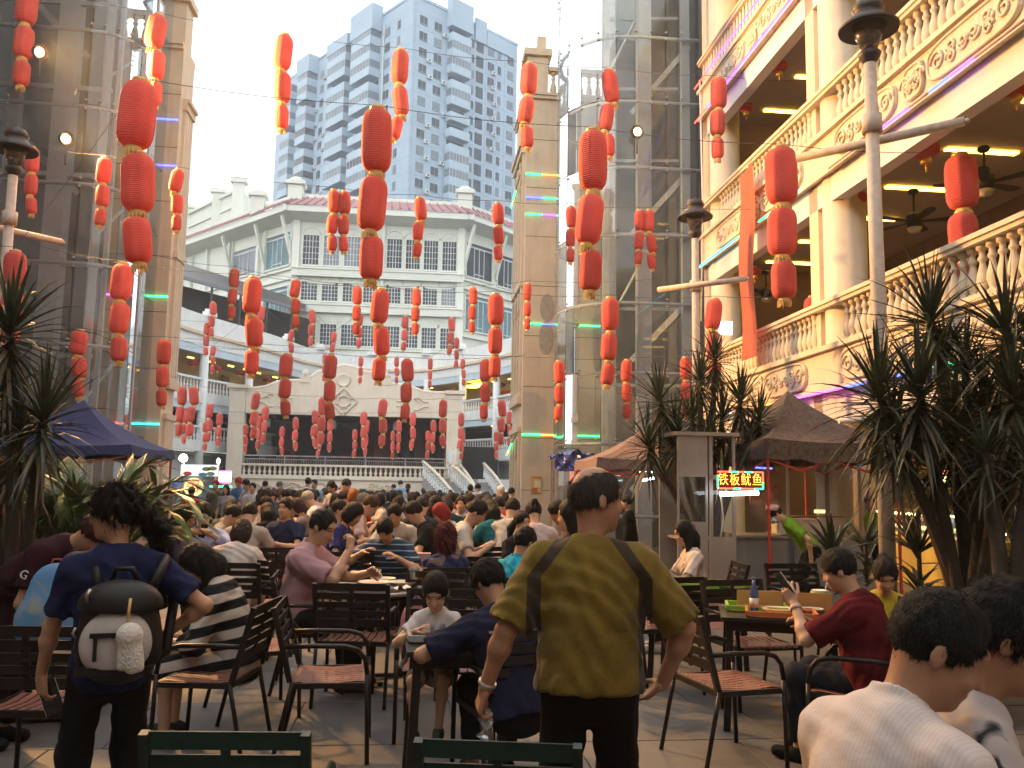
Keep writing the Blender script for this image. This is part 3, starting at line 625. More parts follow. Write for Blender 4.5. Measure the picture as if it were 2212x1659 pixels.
for u in np.linspace(.25, PI - .25, 7): fanm.bar((.12 * math.cos(u), -.07, .12 * math.sin(u)), (.55 * math.cos(u), -.07, .55 * math.sin(u)), .04, .10)
fanme = fanm.mesh('window_fan', M_main); plq = scroll_mesh('wall_plaque', 2.3, .5, M_main)
for ri, (z0, z1) in enumerate(rows):
    for bi, (r0, r1) in enumerate(bays):
        gm = M_glassgrey if (ri == 0 and bi in (1, 2)) or (ri == 1 and bi == 7) else M_glassdark
        wv = wall_window(Lp, Rp, r0 + 10.0, r1 + 10.0, z0, z1, gm, 'grid', mainb)
        link('window_fan', fanme, wv, ((r0 + r1) / 2, AM - .002, z1 + .1), None, (1, 1, 1 if ri else .8))
    zb = z0 - .25
    obj('balcony_band', MB().box((-10.05, AM - .3, zb - .62), (-3.2, AM, zb)).box((-2.95, AM - .3, zb - .62), (3.2, AM, zb)).box((-10.1, AM - .4, zb - .12), (3.3, AM - .301, zb + .02)).box((-10.1, AM - .42, zb - .72), (3.3, AM - .301, zb - .62)), M_main, mainb)
    if ri < 2:
        mb = MB(); k = -9.8
        while k < 3: mb.box((k, AM - .34, zb - .55), (k + .16, AM - .302, zb - .2)); mb.box((k + .02, AM - .33, zb - .19), (k + .12, AM - .302, zb - .13)); k += .28
        tag(obj('carved_frieze', mb, M_main, mainb), kind='stuff')
    for c in (-7.8, -4.4, -1.4, 1.4): link('wall_plaque', plq, mainb, (c, AM - .01, zb - 1.05 if ri < 2 else zb - .9))
obj('corner_pilaster', MB().box((-10.15, AM - .2, 0), (-9.6, AM + .2, 22.1)).box((2.85, AM - .2, 0), (3.4, AM + .2, 22.1)).box((-3.2, AM - .2, 9.0), (-2.95, AM, 22.1)), M_main, mainb)
LLn = (Vector(Lp) - Vector(LL)).length
for s0, s1, z0, z1, g, k in ((.50, .70, 18.7, 21.0, M_glassgrey, 'plain'), (.78, .97, 18.6, 21.3, M_glassteal, 'case'), (.78, .97, 14.2, 16.9, M_glassteal, 'case'), (.50, .70, 14.4, 16.8, M_glassteal, 'case')):
    wall_window(LL, Lp, s0 * LLn, s1 * LLn, z0, z1, g, k, mainb)
for s0 in (.02, .27, .48, .73): obj('wall_pilaster', MB().bar((*Vector(LL).lerp(Vector(Lp), s0), 0), (*Vector(LL).lerp(Vector(Lp), s0), 22), .3, .6, up=(nl.x, nl.y, 0)), M_main, mainb)
for z in (18.2, 17.4, 13.6): 
    a, b = Vector(LL) + nl * .1, Vector(Lp) + nl * .1; obj('string_course', MB().bar((a.x, a.y, z), (b.x, b.y, z), .2, .12), M_main, mainb)
RRn = (Vector(RR) - Vector(Rp)).length
for s0, s1, z0, z1, g in ((.06, .48, 18.3, 21.1, M_glassdark), (.58, .95, 18.2, 20.9, M_glassdark), (.06, .48, 13.9, 16.8, M_glassteal), (.58, .95, 13.8, 16.5, M_glassteal)): wall_window(Rp, RR, s0 * RRn, s1 * RRn, z0, z1, g, 'case', mainb)
for z in (17.9, 17.2, 13.3):
    a, b = Vector(Rp) + nr_ * .1, Vector(RR) + nr_ * .1; obj('string_course', MB().bar((a.x, a.y, z), (b.x, b.y, z), .2, .12), M_main, mainb)
# attic block behind the left roof
b0, b1 = toc(px(404, 470, 84)), toc(px(519, 424, 76)); b2 = toc(px(640, 455, 90))
att = MB().prism([(b0.x, b0.y), (b1.x, b1.y), (b2.x, b2.y), (b0.x + 4, b0.y + 14)], 22.2, 28.0, 'z'); obj('attic_wall', att, M_main, mainb)
dB = (Vector((b1.x, b1.y)) - Vector((b0.x, b0.y))); nB = Vector((dB.y, -dB.x)).normalized()
for t in (.02, .62, .98):
    q = Vector((b0.x, b0.y)) + dB * t + nB * .05; obj('attic_pier', MB().box((q.x - .5, q.y - .4, 22.2), (q.x + .5, q.y + .4, 28.6)).box((q.x - .7, q.y - .6, 28.6), (q.x + .7, q.y + .6, 29.0)), M_main, mainb)
a_, e_ = Vector((b0.x, b0.y)) + nB * .05, Vector((b1.x, b1.y)) + nB * .05; obj('attic_coping', MB().bar((a_.x, a_.y, 28.05), (e_.x, e_.y, 28.05), .4, .22).bar((a_.x, a_.y, 26.6), (e_.x, e_.y, 26.6), .2, .12), M_main, mainb)
# blue water tank on the roof
q = toc(px(885, 440, 74)); tk = thing('water_tank', 'low blue round tank on the main block roof', 'tank', cw(q.x, q.y, 22.3), 0)
obj('tank_wall', MB().lathe([(1.9, 0), (1.9, 2.2), (1.6, 2.45), (.001, 2.6)], 20), pm('blue_tank', (.10, .32, .50), .5, .1, 2), tk)
# ---------------------------------------------------------------- stage
stg = ct('stage', 'cream open-air stage with a curved pediment and dark backdrop at the end of the plaza', 'stage')
AS = 51.5; M_stage = pm('stage_cream', (.64, .56, .45), .75, .1, 1.2, bump=.1, bscale=60, streak=.25, grime=(.34, .28, .2))
ped = [(-10.9, 6.95), (-9.5, 6.95), (-8.9, 7.05), (-8.3, 7.33), (-7.6, 7.45), (-6.8, 7.5), (-6.3, 7.72), (-5.9, 8.05), (-5.4, 8.12), (-5.0, 8.3), (-4.4, 8.5), (-3.8, 8.4), (-3.3, 8.15), (-2.8, 8.08), (-2.4, 7.8), (-2.0, 7.5), (-1.2, 7.42), (-.4, 7.3), (.3, 7.05), (1.0, 6.98), (1.9, 7.0)]
obj('pediment', MB().prism([(-10.9, 5.5)] + ped + [(1.9, 5.5)], AS, AS + .5, 'y'), M_stage, stg)
obj('pediment_coping', MB().tube([(x, AS + .1, z + .02) for x, z in ped], .13, 6), M_stage, stg)
for x in (-10.45, 2.25):
    obj('pillar', MB().box((x - .45, AS - .15, 0), (x + .45, AS + .6, 6.95)), M_stage, stg); obj('pillar_cap', MB().box((x - .6, AS - .3, 6.95), (x + .6, AS + .75, 7.15)), M_stage, stg)
for x in (-6.65, -1.9): obj('finial', MB().box((x - .28, AS - .05, 7.4), (x + .28, AS + .45, 7.85)).lathe([(.34, 7.85), (.001, 8.25)], 4, (x, AS + .2, 0)), M_stage, stg)
md = MB(); md.lathe([(.0, 0), (.36, 0), (.42, .05), (.36, .1), (.30, .06), (.0, .06)], 20); mdm = md.mesh('medallion', M_stage)
link('medallion', mdm, stg, (-4.4, AS - .0, 7.6), (PI / 2, 0, 0))
dia = MB().tube([(0, -.05, .85), (.35, -.05, .45), (.8, -.05, 0), (.35, -.05, -.45), (0, -.05, -.85), (-.35, -.05, -.45), (-.8, -.05, 0), (-.35, -.05, .45), (0, -.05, .85)], .06, 5)
dia.tube([(.33 * math.cos(u), -.05, .33 * math.sin(u)) for u in np.linspace(0, 2*PI, 17)], .06, 5)
for u in range(4): dia.tube([(.5*math.cos(u*PI/2) + .2 * math.cos(w_), -.05, .5*math.sin(u*PI/2) + .2 * math.sin(w_)) for w_ in np.linspace(0, 2*PI, 9)], .04, 5)
link('medallion', dia.mesh('diamond_relief', M_stage), stg, (-4.35, AS, 6.35))
sw = MB()
for s in (-1, 1):
    for k in (-1, 1): sw.tube([(s * (t * 1.0), -.03, k * (.25 + .12 * math.sin(t * 6))) for t in np.linspace(.1, .95, 12)], .05, 5)
    sw.tube([(s * .35 + .15 * math.cos(u), -.03, .15 * math.sin(u) + .3) for u in np.linspace(0, 5, 10)], .04, 5)
swm = sw.mesh('scroll_relief', M_stage)
for x in (-8.3, -.3): link('scroll_relief', swm, stg, (x, AS, 6.3))
obj('stage_floor', MB().box((-10.0, AS - .2, 1.72), (1.8, AS + 7, 1.9)), M_concrete, stg)
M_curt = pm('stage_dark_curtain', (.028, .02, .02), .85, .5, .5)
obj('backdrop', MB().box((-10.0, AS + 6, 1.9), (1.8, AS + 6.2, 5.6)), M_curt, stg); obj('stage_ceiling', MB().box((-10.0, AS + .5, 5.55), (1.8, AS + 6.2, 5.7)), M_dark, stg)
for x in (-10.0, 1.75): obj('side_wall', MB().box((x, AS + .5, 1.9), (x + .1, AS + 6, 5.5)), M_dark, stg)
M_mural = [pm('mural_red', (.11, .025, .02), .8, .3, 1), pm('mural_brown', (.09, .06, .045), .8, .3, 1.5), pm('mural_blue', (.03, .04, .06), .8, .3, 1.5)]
for k in range(14):
    x = -9.6 + k * .82; h = random.uniform(1.2, 2.3); obj('backdrop_figure', MB().lathe([(.42, 0), (.38, h * .55), (.2, h * .75), (.24, h * .85), (.001, h)], 10, (x, AS + 5.7, 1.9)), M_mural[k % 3], stg)
for x, m in ((-8.2, 0), (-5.9, 2), (-2.2, 0), (.4, 1)): obj('curtain', MB().box((x - .5, AS + 5.0, 1.9), (x + .5, AS + 5.06, 5.4)), M_mural[m], stg)
for x in (-8.9, -5.0, -1.3): obj('stage_spotlight', MB().lathe([(.14, -.3), (.16, 0), (.08, .2)], 10, (x, AS + 1.5, 5.1)), M_steelp, stg)
obj('railing', MB().bar((-10, AS + .1, 3.05), (1.8, AS + .1, 3.05), .07, .07).bar((-10, AS + .1, 2.85), (1.8, AS + .1, 2.85), .04, .04).bar((-10, AS + .1, 2.12), (1.8, AS + .1, 2.12), .04, .04), M_steel, stg)
mb = MB(); k = -9.9
while k < 1.8: mb.box((k, AS + .09, 2.12), (k + .025, AS + .115, 2.85)); k += .14
tag(obj('railing_bars', mb, M_steel, stg), kind='stuff')
for k in range(6): obj('railing_post', MB().box((-10 + k * 2.34, AS + .07, 1.95), (-9.93 + k * 2.34, AS + .14, 3.05)), M_steel, stg)
rail = obj('balustrade_rail', MB().box((-10.0, AS - .3, 2.46), (1.8, AS - .02, 2.58)), M_stage, stg); sbm = baluster_mesh('stage_baluster', .52, .2, M_stage, 8); k = -9.85
while k < 1.75: link('baluster', sbm, rail, (k, AS - .16, 1.94)); k += .29
obj('base_wall', MB().box((-10.9, AS - .35, 0), (2.6, AS - .25, 1.94)), M_stage, stg); obj('base_coping', MB().box((-10.9, AS - .5, 1.72), (2.6, AS - .25, 1.94)), M_stage, stg)
rel = MB()
for k in range(60):
    x, z = random.uniform(-9.5, -.2), random.uniform(.5, 1.4); rel.tube([(x + t, AS - .37, z + .12 * math.sin(t * 7 + k)) for t in np.linspace(0, random.uniform(.4, 1.1), 7)], .04, 4)
tag(obj('rock_relief', rel, pm('relief_ochre', (.50, .40, .28), .85, .15, 2), stg), kind='stuff')
sp = obj('pillar_sign', MB().box((1.95, AS - .2, 2.35), (2.55, AS - .16, 3.55), 0).box((2.1, AS - .205, 2.5), (2.3, AS - .201, 2.75), 1).box((2.36, AS - .205, 2.5), (2.46, AS - .201, 3.4), 2).box((1.95, AS - .2, 1.6), (2.55, AS - .16, 2.3), 0), [pm('sign_pale', (.6, .66, .70), .5), pm('sign_green', (.1, .4, .2), .5), pm('sign_blue', (.12, .2, .5), .5)], stg)
# stair with curved balustrades at the right of the stage
stw = ct('stone_stair', 'white double stair with curved balustrades to the right of the stage', 'stair')
def stair_flight(p0, p1, z0, z1, n):
    p0, p1 = Vector(p0), Vector(p1); d = (p1 - p0) / n; s = Vector((-d.y, d.x)).normalized()
    for k in range(n):
        a = p0 + d * k; b = a + d; z = z0 + (z1 - z0) * (k + 1) / n
        obj('step', MB().add([(a.x, a.y, 0), (b.x, b.y, 0), (b.x + s.x*1.6, b.y + s.y*1.6, 0), (a.x + s.x*1.6, a.y + s.y*1.6, 0), (a.x, a.y, z), (b.x, b.y, z), (b.x + s.x*1.6, b.y + s.y*1.6, z), (a.x + s.x*1.6, a.y + s.y*1.6, z)], [(3,2,1,0),(4,5,6,7),(0,1,5,4),(1,2,6,5),(2,3,7,6),(3,0,4,7)]), M_concrete, stw)
    for o in (0, 1.6):
        q0, q1 = p0 + s * o, p1 + s * o
        path = [Vector((q0.x + (q1.x-q0.x)*t, q0.y + (q1.y-q0.y)*t, z0 + (z1-z0)*t + .95 + .12 * math.sin(PI * t))) for t in np.linspace(0, 1, 10)]
        r = obj('stair_rail', MB().tube(path, .09, 6), M_stage, stw)
        for k in range(14):
            t = (k + .5) / 14; P = Vector((q0.x + (q1.x-q0.x)*t, q0.y + (q1.y-q0.y)*t, z0 + (z1-z0)*t + .15)); link('baluster', gbm, r, P)
q0, q1 = toc(px(1040, 1060, 46.5)), toc(px(968, 1010, 50.5)); stair_flight((q0.x, q0.y), (q1.x, q1.y), .1, 1.9, 9)
q0, q1 = toc(px(1098, 1060, 47)), toc(px(1045, 1010, 52)); stair_flight((q0.x, q0.y), (q1.x, q1.y), .1, 1.9, 9)
obj('landing', MB().box((2.75, AS - .3, 0), (5.8, AS + 4.2, 1.9)), M_white, stw); q = toc(px(983, 1018, 50)); obj('newel', MB().box((q.x - .25, q.y - .25, 0), (q.x + .25, q.y + .25, 2.6)).lathe([(.2, 2.6), (.28, 2.75), (.14, 3.0), (.2, 3.2), (.001, 3.8)], 10, (q.x, q.y, 0)), M_stage, stw)
obj('dark_doorway', MB().box((3.0, AS + 4.1, 1.9), (5.3, AS + 4.18, 4.0)), M_dark, stw); obj('window', MB().box((6.1, AS + 1.5, 2.2), (7.0, AS + 1.56, 3.6)), M_glassdark, stw)
# ---------------------------------------------------------------- high-rise
hl = px(894, -10, 140); HX, HY, HZ = 24.6, 49.0, 85.6; hrot = math.radians(42.6)
hi = thing('high_rise', 'blue-grey concrete apartment high-rise with stacked balconies rising behind the main block', 'apartment tower', (hl.x, hl.y, 0), hrot)
obj('body', MB().box((0, 0, 0), (HX, HY, HZ)), M_hi, hi); FL, Z0 = 2.95, 39.0; NF = 15
def ubox(name, face, u0, u1, z0, z1, depth, mat, parent, proud=.0):
    """box on face 'R' (y=0, u along x) or 'L' (x=0, u along y), standing out by depth"""
    U = HX if face == 'R' else HY
    if face == 'R': lo, hi_ = (u0 * U, -depth, z0), (u1 * U, -proud, z1)
    else: lo, hi_ = (-depth, u0 * U, z0), (-proud, u1 * U, z1)
    return obj(name, MB().box(lo, hi_), mat, parent)
wmesh = {}
def hwin(face, u, w, z, h=1.5, gm=None):
    k = (face, w, h, (gm or M_glassdark).name)
    if k not in wmesh:
        mb = MB(); lo, hi_ = ((0, -.06, 0), (w, .0, h)) if face == 'R' else ((-.06, 0, 0), (0, w, h)); mb.box(lo, hi_, 0)
        if face == 'R': mb.box((w * .48, -.09, 0), (w * .53, -.061, h), 1).box((-.06, -.14, -.12), (w + .06, -.061, -.005), 1)
        else: mb.box((-.09, w * .48, 0), (-.061, w * .53, h), 1).box((-.14, -.06, -.12), (-.061, w + .06, -.005), 1)
        wmesh[k] = mb.mesh('window', [gm or M_glassdark, M_joint])
    U = HX if face == 'R' else HY
    link('window', wmesh[k], hi, (u * U, 0, z) if face == 'R' else (0, u * U, z))
M_hwin2 = pm('dusty_window', (.15, .19, .23), .3, .3, .3); acm = MB().box((0, -.45, 0), (.85, 0, .6), 0).lathe([(.22, 0), (.22, .02)], 10, (0, 0, 0), 1).mesh('ac', [M_frame, M_black])
acR = MB().box((0, -.5, 0), (.9, -.07, .62), 0).prism([(.45 + .22*math.cos(u), .31 + .22*math.sin(u)) for u in np.linspace(0, 2*PI, 11)[:-1]], -.52, -.501, 'y', 1).mesh('ac_unit', [M_frame, M_black])
acL = MB().box((-.5, 0, 0), (-.07, .9, .62), 0).prism([(.45 + .22*math.cos(u), .31 + .22*math.sin(u)) for u in np.linspace(0, 2*PI, 11)[:-1]], -.52, -.501, 'x', 1).mesh('ac_unit', [M_frame, M_black])
def balcony(face, u0, u1, z, open_, depth=1.5):
    U = HX if face == 'R' else HY
    if face == 'R': bx = lambda a, b, d0, d1, za, zb: ((a, -d1, za), (b, -d0, zb))
    else: bx = lambda a, b, d0, d1, za, zb: ((-d1, a, za), (-d0, b, zb))
    a, b = u0 * U, u1 * U
    bal = obj('balcony', MB().box(*bx(a, b, 0, depth, z - .15, z)).box(*bx(a, b, depth - .12, depth, z, z + 1.15)).box(*bx(a, a + .12, 0, depth - .12, z, z + 1.15)).box(*bx(b - .12, b, 0, depth - .12, z, z + 1.15)), M_hi2, hi)
    if open_: obj('balcony_door', MB().box(*bx(a + .3, b - .3, .0, .05, z + .1, z + 2.3)), M_glassdark, bal)
    else:
        obj('window_band', MB().box(*bx(a + .05, b - .05, 0, depth - .05, z + 1.15, z + 2.55)), M_hwin2 if random.random() < .75 else M_glassdark, bal)
        mb = MB(); n = 6
        for k in range(n + 1):
            c = a + .05 + (b - a - .16) * k / n; mb.box(*bx(c, c + .06, depth - .049, depth - .02, z + 1.15, z + 2.55))
        obj('mullions', mb, M_frame, bal)
    obj('soffit', MB().box(*bx(a, b, 0, depth, z + 2.56, z + 2.78)), M_hi2, bal)
for f in range(NF + 1):
    z = Z0 + f * FL + .9
    if z + 1.6 > HZ - 1.2: continue
    for u, w in ((.06, 1.6), (.19, 1.6), (.53, .8), (.70, 1.5), (.80, .8), (.90, 1.5)): hwin('R', u, w, z, 1.5, M_hwin2 if random.random() < .3 else M_glassdark)
    for u, w in ((.075, .9), (.14, 1.5), (.545, 1.5), (.605, 1.3), (.94, .9)): hwin('L', u, w, z, 1.5, M_hwin2 if random.random() < .4 else M_glassdark)
    ubox('recess_shade', 'R', .585, .655, z - .4, z + 1.75, .03, M_glassdark, hi)  # flat dark panel, its colour standing in for the shade of a recess
    for u in (.13, .26, .74):
        if random.random() < .62: link('ac_unit', acR, hi, (u * HX + random.uniform(-.3, .3), 0, z - .75))
    for u in (.58, .64):
        if random.random() < .5: link('ac_unit', acL, hi, (0, u * HY, z - .8))
    balcony('R', .31, .49, z - .9, f % 4 == 3 or random.random() < .3)
    balcony('L', .20, .33, z - .9, random.random() < .25, 2.3); balcony('L', .37, .50, z - .9, random.random() < .25, 2.3)
    balcony('L', .66, .74, z - .9, random.random() < .2, 2.3)
    balcony('L', .82, .90, z - .9, random.random() < .2, 1.6)
for f in range(NF + 1):                                          # tile joints at each floor
    z = Z0 + f * FL
    obj('floor_joint', MB().box((0, -.012, z), (HX, -.002, z + .06)).box((-.012, 0, z), (-.002, HY, z + .06)), M_joint, hi)
for u in (.02, .30, .5, .68, .78, .87, .97): ubox('tile_joint', 'R', u, u + .003, Z0, HZ, .013, M_joint, hi)
obj('rain_pipe', MB().tube([(-.2, .175 * HY, Z0), (-.2, .175 * HY, HZ - 2)], .12, 6), M_frame, hi)
obj('parapet', MB().box((-.15, -.15, HZ), (HX + .1, .3, HZ + .5)).box((-.15, .301, HZ), (.3, HY, HZ + .5)), M_hi, hi)
for face, u0, u1, d, dz in (('R', .30, .50, 1.5, 2.2), ('L', .19, .34, 2.3, 1.8), ('L', .36, .51, 2.3, -.6), ('L', .65, .75, 2.3, .6), ('R', .56, .67, .4, 1.4), ('R', .68, .9, .3, -.2)): ubox('stair_head', face, u0, u1, HZ - 3.0, HZ + dz, d + .03, M_hi, hi)
# ================================================================== lantern strings
def lantern_mat():
    m, nt, out = _nt('red_lantern_cloth'); N = nt.nodes.new; L = nt.links.new
    tc = N('ShaderNodeTexCoord'); oi = N('ShaderNodeObjectInfo')
    b = N('ShaderNodeBsdfPrincipled'); b.inputs['Roughness'].default_value = .75; b.inputs['Specular IOR Level'].default_value = .2; b.inputs['Sheen Weight'].default_value = .2
    cr = N('ShaderNodeValToRGB'); e = cr.color_ramp.elements; e[0].color = (.72, .095, .075, 1); e[1].color = (.88, .160, .125, 1); e[0].position = .25; e[1].position = .75
    nz = N('ShaderNodeTexNoise'); nz.inputs['Scale'].default_value = 1.6; nz.inputs['Detail'].default_value = 5
    ad = N('ShaderNodeVectorMath'); ad.operation = 'ADD'; mu = N('ShaderNodeMath'); mu.operation = 'MULTIPLY'; mu.inputs[1].default_value = 50; L(oi.outputs['Random'], mu.inputs[0]); L(tc.outputs['Object'], ad.inputs[0]); L(mu.outputs[0], ad.inputs[1]); L(ad.outputs[0], nz.inputs[0])
    L(nz.outputs[0], cr.inputs[0])
    wv = N('ShaderNodeTexWave'); wv.wave_type = 'BANDS'; wv.bands_direction = 'Z'; wv.inputs['Scale'].default_value = 9.0; wv.inputs['Distortion'].default_value = .15; L(tc.outputs['Object'], wv.inputs[0])
    bp = N('ShaderNodeBump'); bp.inputs['Strength'].default_value = .5; bp.inputs['Distance'].default_value = .02; L(wv.outputs[1], bp.inputs['Height']); L(bp.outputs[0], b.inputs['Normal'])
    hv = N('ShaderNodeHueSaturation'); mr = N('ShaderNodeMapRange'); mr.inputs[3].default_value = .8; mr.inputs[4].default_value = 1.08; L(oi.outputs['Random'], mr.inputs[0]); L(mr.outputs[0], hv.inputs['Value']); L(cr.outputs[0], hv.inputs['Color'])
    L(hv.outputs[0], b.inputs['Base Color'])
    tl = N('ShaderNodeBsdfTranslucent'); L(hv.outputs[0], tl.inputs[0]); ms = N('ShaderNodeMixShader'); ms.inputs[0].default_value = .18
    L(b.outputs[0], ms.inputs[1]); L(tl.outputs[0], ms.inputs[2]); L(ms.outputs[0], out.inputs[0]); MATS['red_lantern_cloth'] = m; return m
M_lan = lantern_mat(); M_gold = pm('gold_trim', (.62, .40, .12), .4, .2, 20, metal=.3, spec=.6); M_fringe = pm('gold_fringe', (.74, .52, .20), .8, .2, 30); M_wire = pm('dark_wire', (.10, .10, .10), .6)
def gored(prof, n, g, depth):
    mb = MB(); vs = []; fs = []
    for r, z in prof:
        for k in range(n):
            u = 2 * PI * k / n; rr = r * (1 - depth * (1 - abs(math.sin(g * u / 2))) ** 2)
            vs.append((rr * math.cos(u), rr * math.sin(u), z))
    for i in range(len(prof) - 1):
        for k in range(n): fs.append((i*n+k, i*n+(k+1) % n, (i+1)*n+(k+1) % n, (i+1)*n+k))
    mb.add(vs, fs, 0, True); return mb
lp_ = [(.20, 0), (.28, -.01), (.38, -.045), (.445, -.10), (.485, -.18), (.50, -.28), (.50, -.5), (.50, -.72), (.485, -.82), (.445, -.90), (.38, -.955), (.28, -.99), (.20, -1.0)]
lan_hi = gored(lp_, 32, 8, .07).mesh('lantern', M_lan); lan_lo = gored(lp_, 16, 8, .05).mesh('lantern_far', M_lan)
cap_m = MB().lathe([(.22, -.01), (.26, .0), (.25, .05), (.2, .06)], 14).mesh('lantern_cap', M_gold)
fr_ = MB().lathe([(.22, -.99), (.23, -1.02), (.24, -1.10)], 14, (0, 0, 0), 0)
for k in range(14):
    u = 2 * PI * k / 14; fr_.bar((.23 * math.cos(u), .23 * math.sin(u), -1.05), (.24 * math.cos(u + .1), .24 * math.sin(u + .1), -1.20 - .03 * math.sin(k * 2.3)), .10, .02)
fringe_m = fr_.mesh('lantern_fringe', M_fringe)
fringe_lo = MB().lathe([(.23, -.99), (.24, -1.04), (.25, -1.18)], 10).mesh('lantern_fringe_far', M_fringe)
def lstring(x1, y1, x2, y2, w, d, label, group=None, n=3):
    p, q = px(x1, y1, d), px(x2, y2, d); W = 1.08 * w * d / FPX; v = q - p; Ltot = v.length; ax = v.normalized()
    t = thing('lantern_string', label, 'lantern string', p, 0, group)
    fr = {3: (.37, .31, .245), 2: (.52, .43), 1: (.97,)}[n]; gap = (1 - sum(fr)) / max(n - 1, 1); s = 0; near = w > 19
    cols_, ws = [], (1, .91, .76)
    side = Vector((1, 0, 0))
    for k in range(n):
        tilt = random.gauss(0, .06); a2 = (ax + side * tilt + Vector((0, tilt * .6, 0))).normalized()
        rot = (-a2).to_track_quat('Z', 'Y').to_euler()
        o = link('lantern', lan_hi if near else lan_lo, t, ax * (s * Ltot), rot, (W * ws[k], W * ws[k], fr[k] * Ltot))
        c = link('cap', cap_m, o)
        f = link('fringe', fringe_m if near else fringe_lo, o)
        s += fr[k] + gap
    if w > 13:
        o = link('hanging_cord', MB().tube([(0, 0, .06), ax * Ltot], .006, 5).mesh('hanging_cord', M_wire), t)
    return p
ORD = 'one two three four five six seven eight nine ten eleven twelve thirteen fourteen fifteen sixteen'.split()
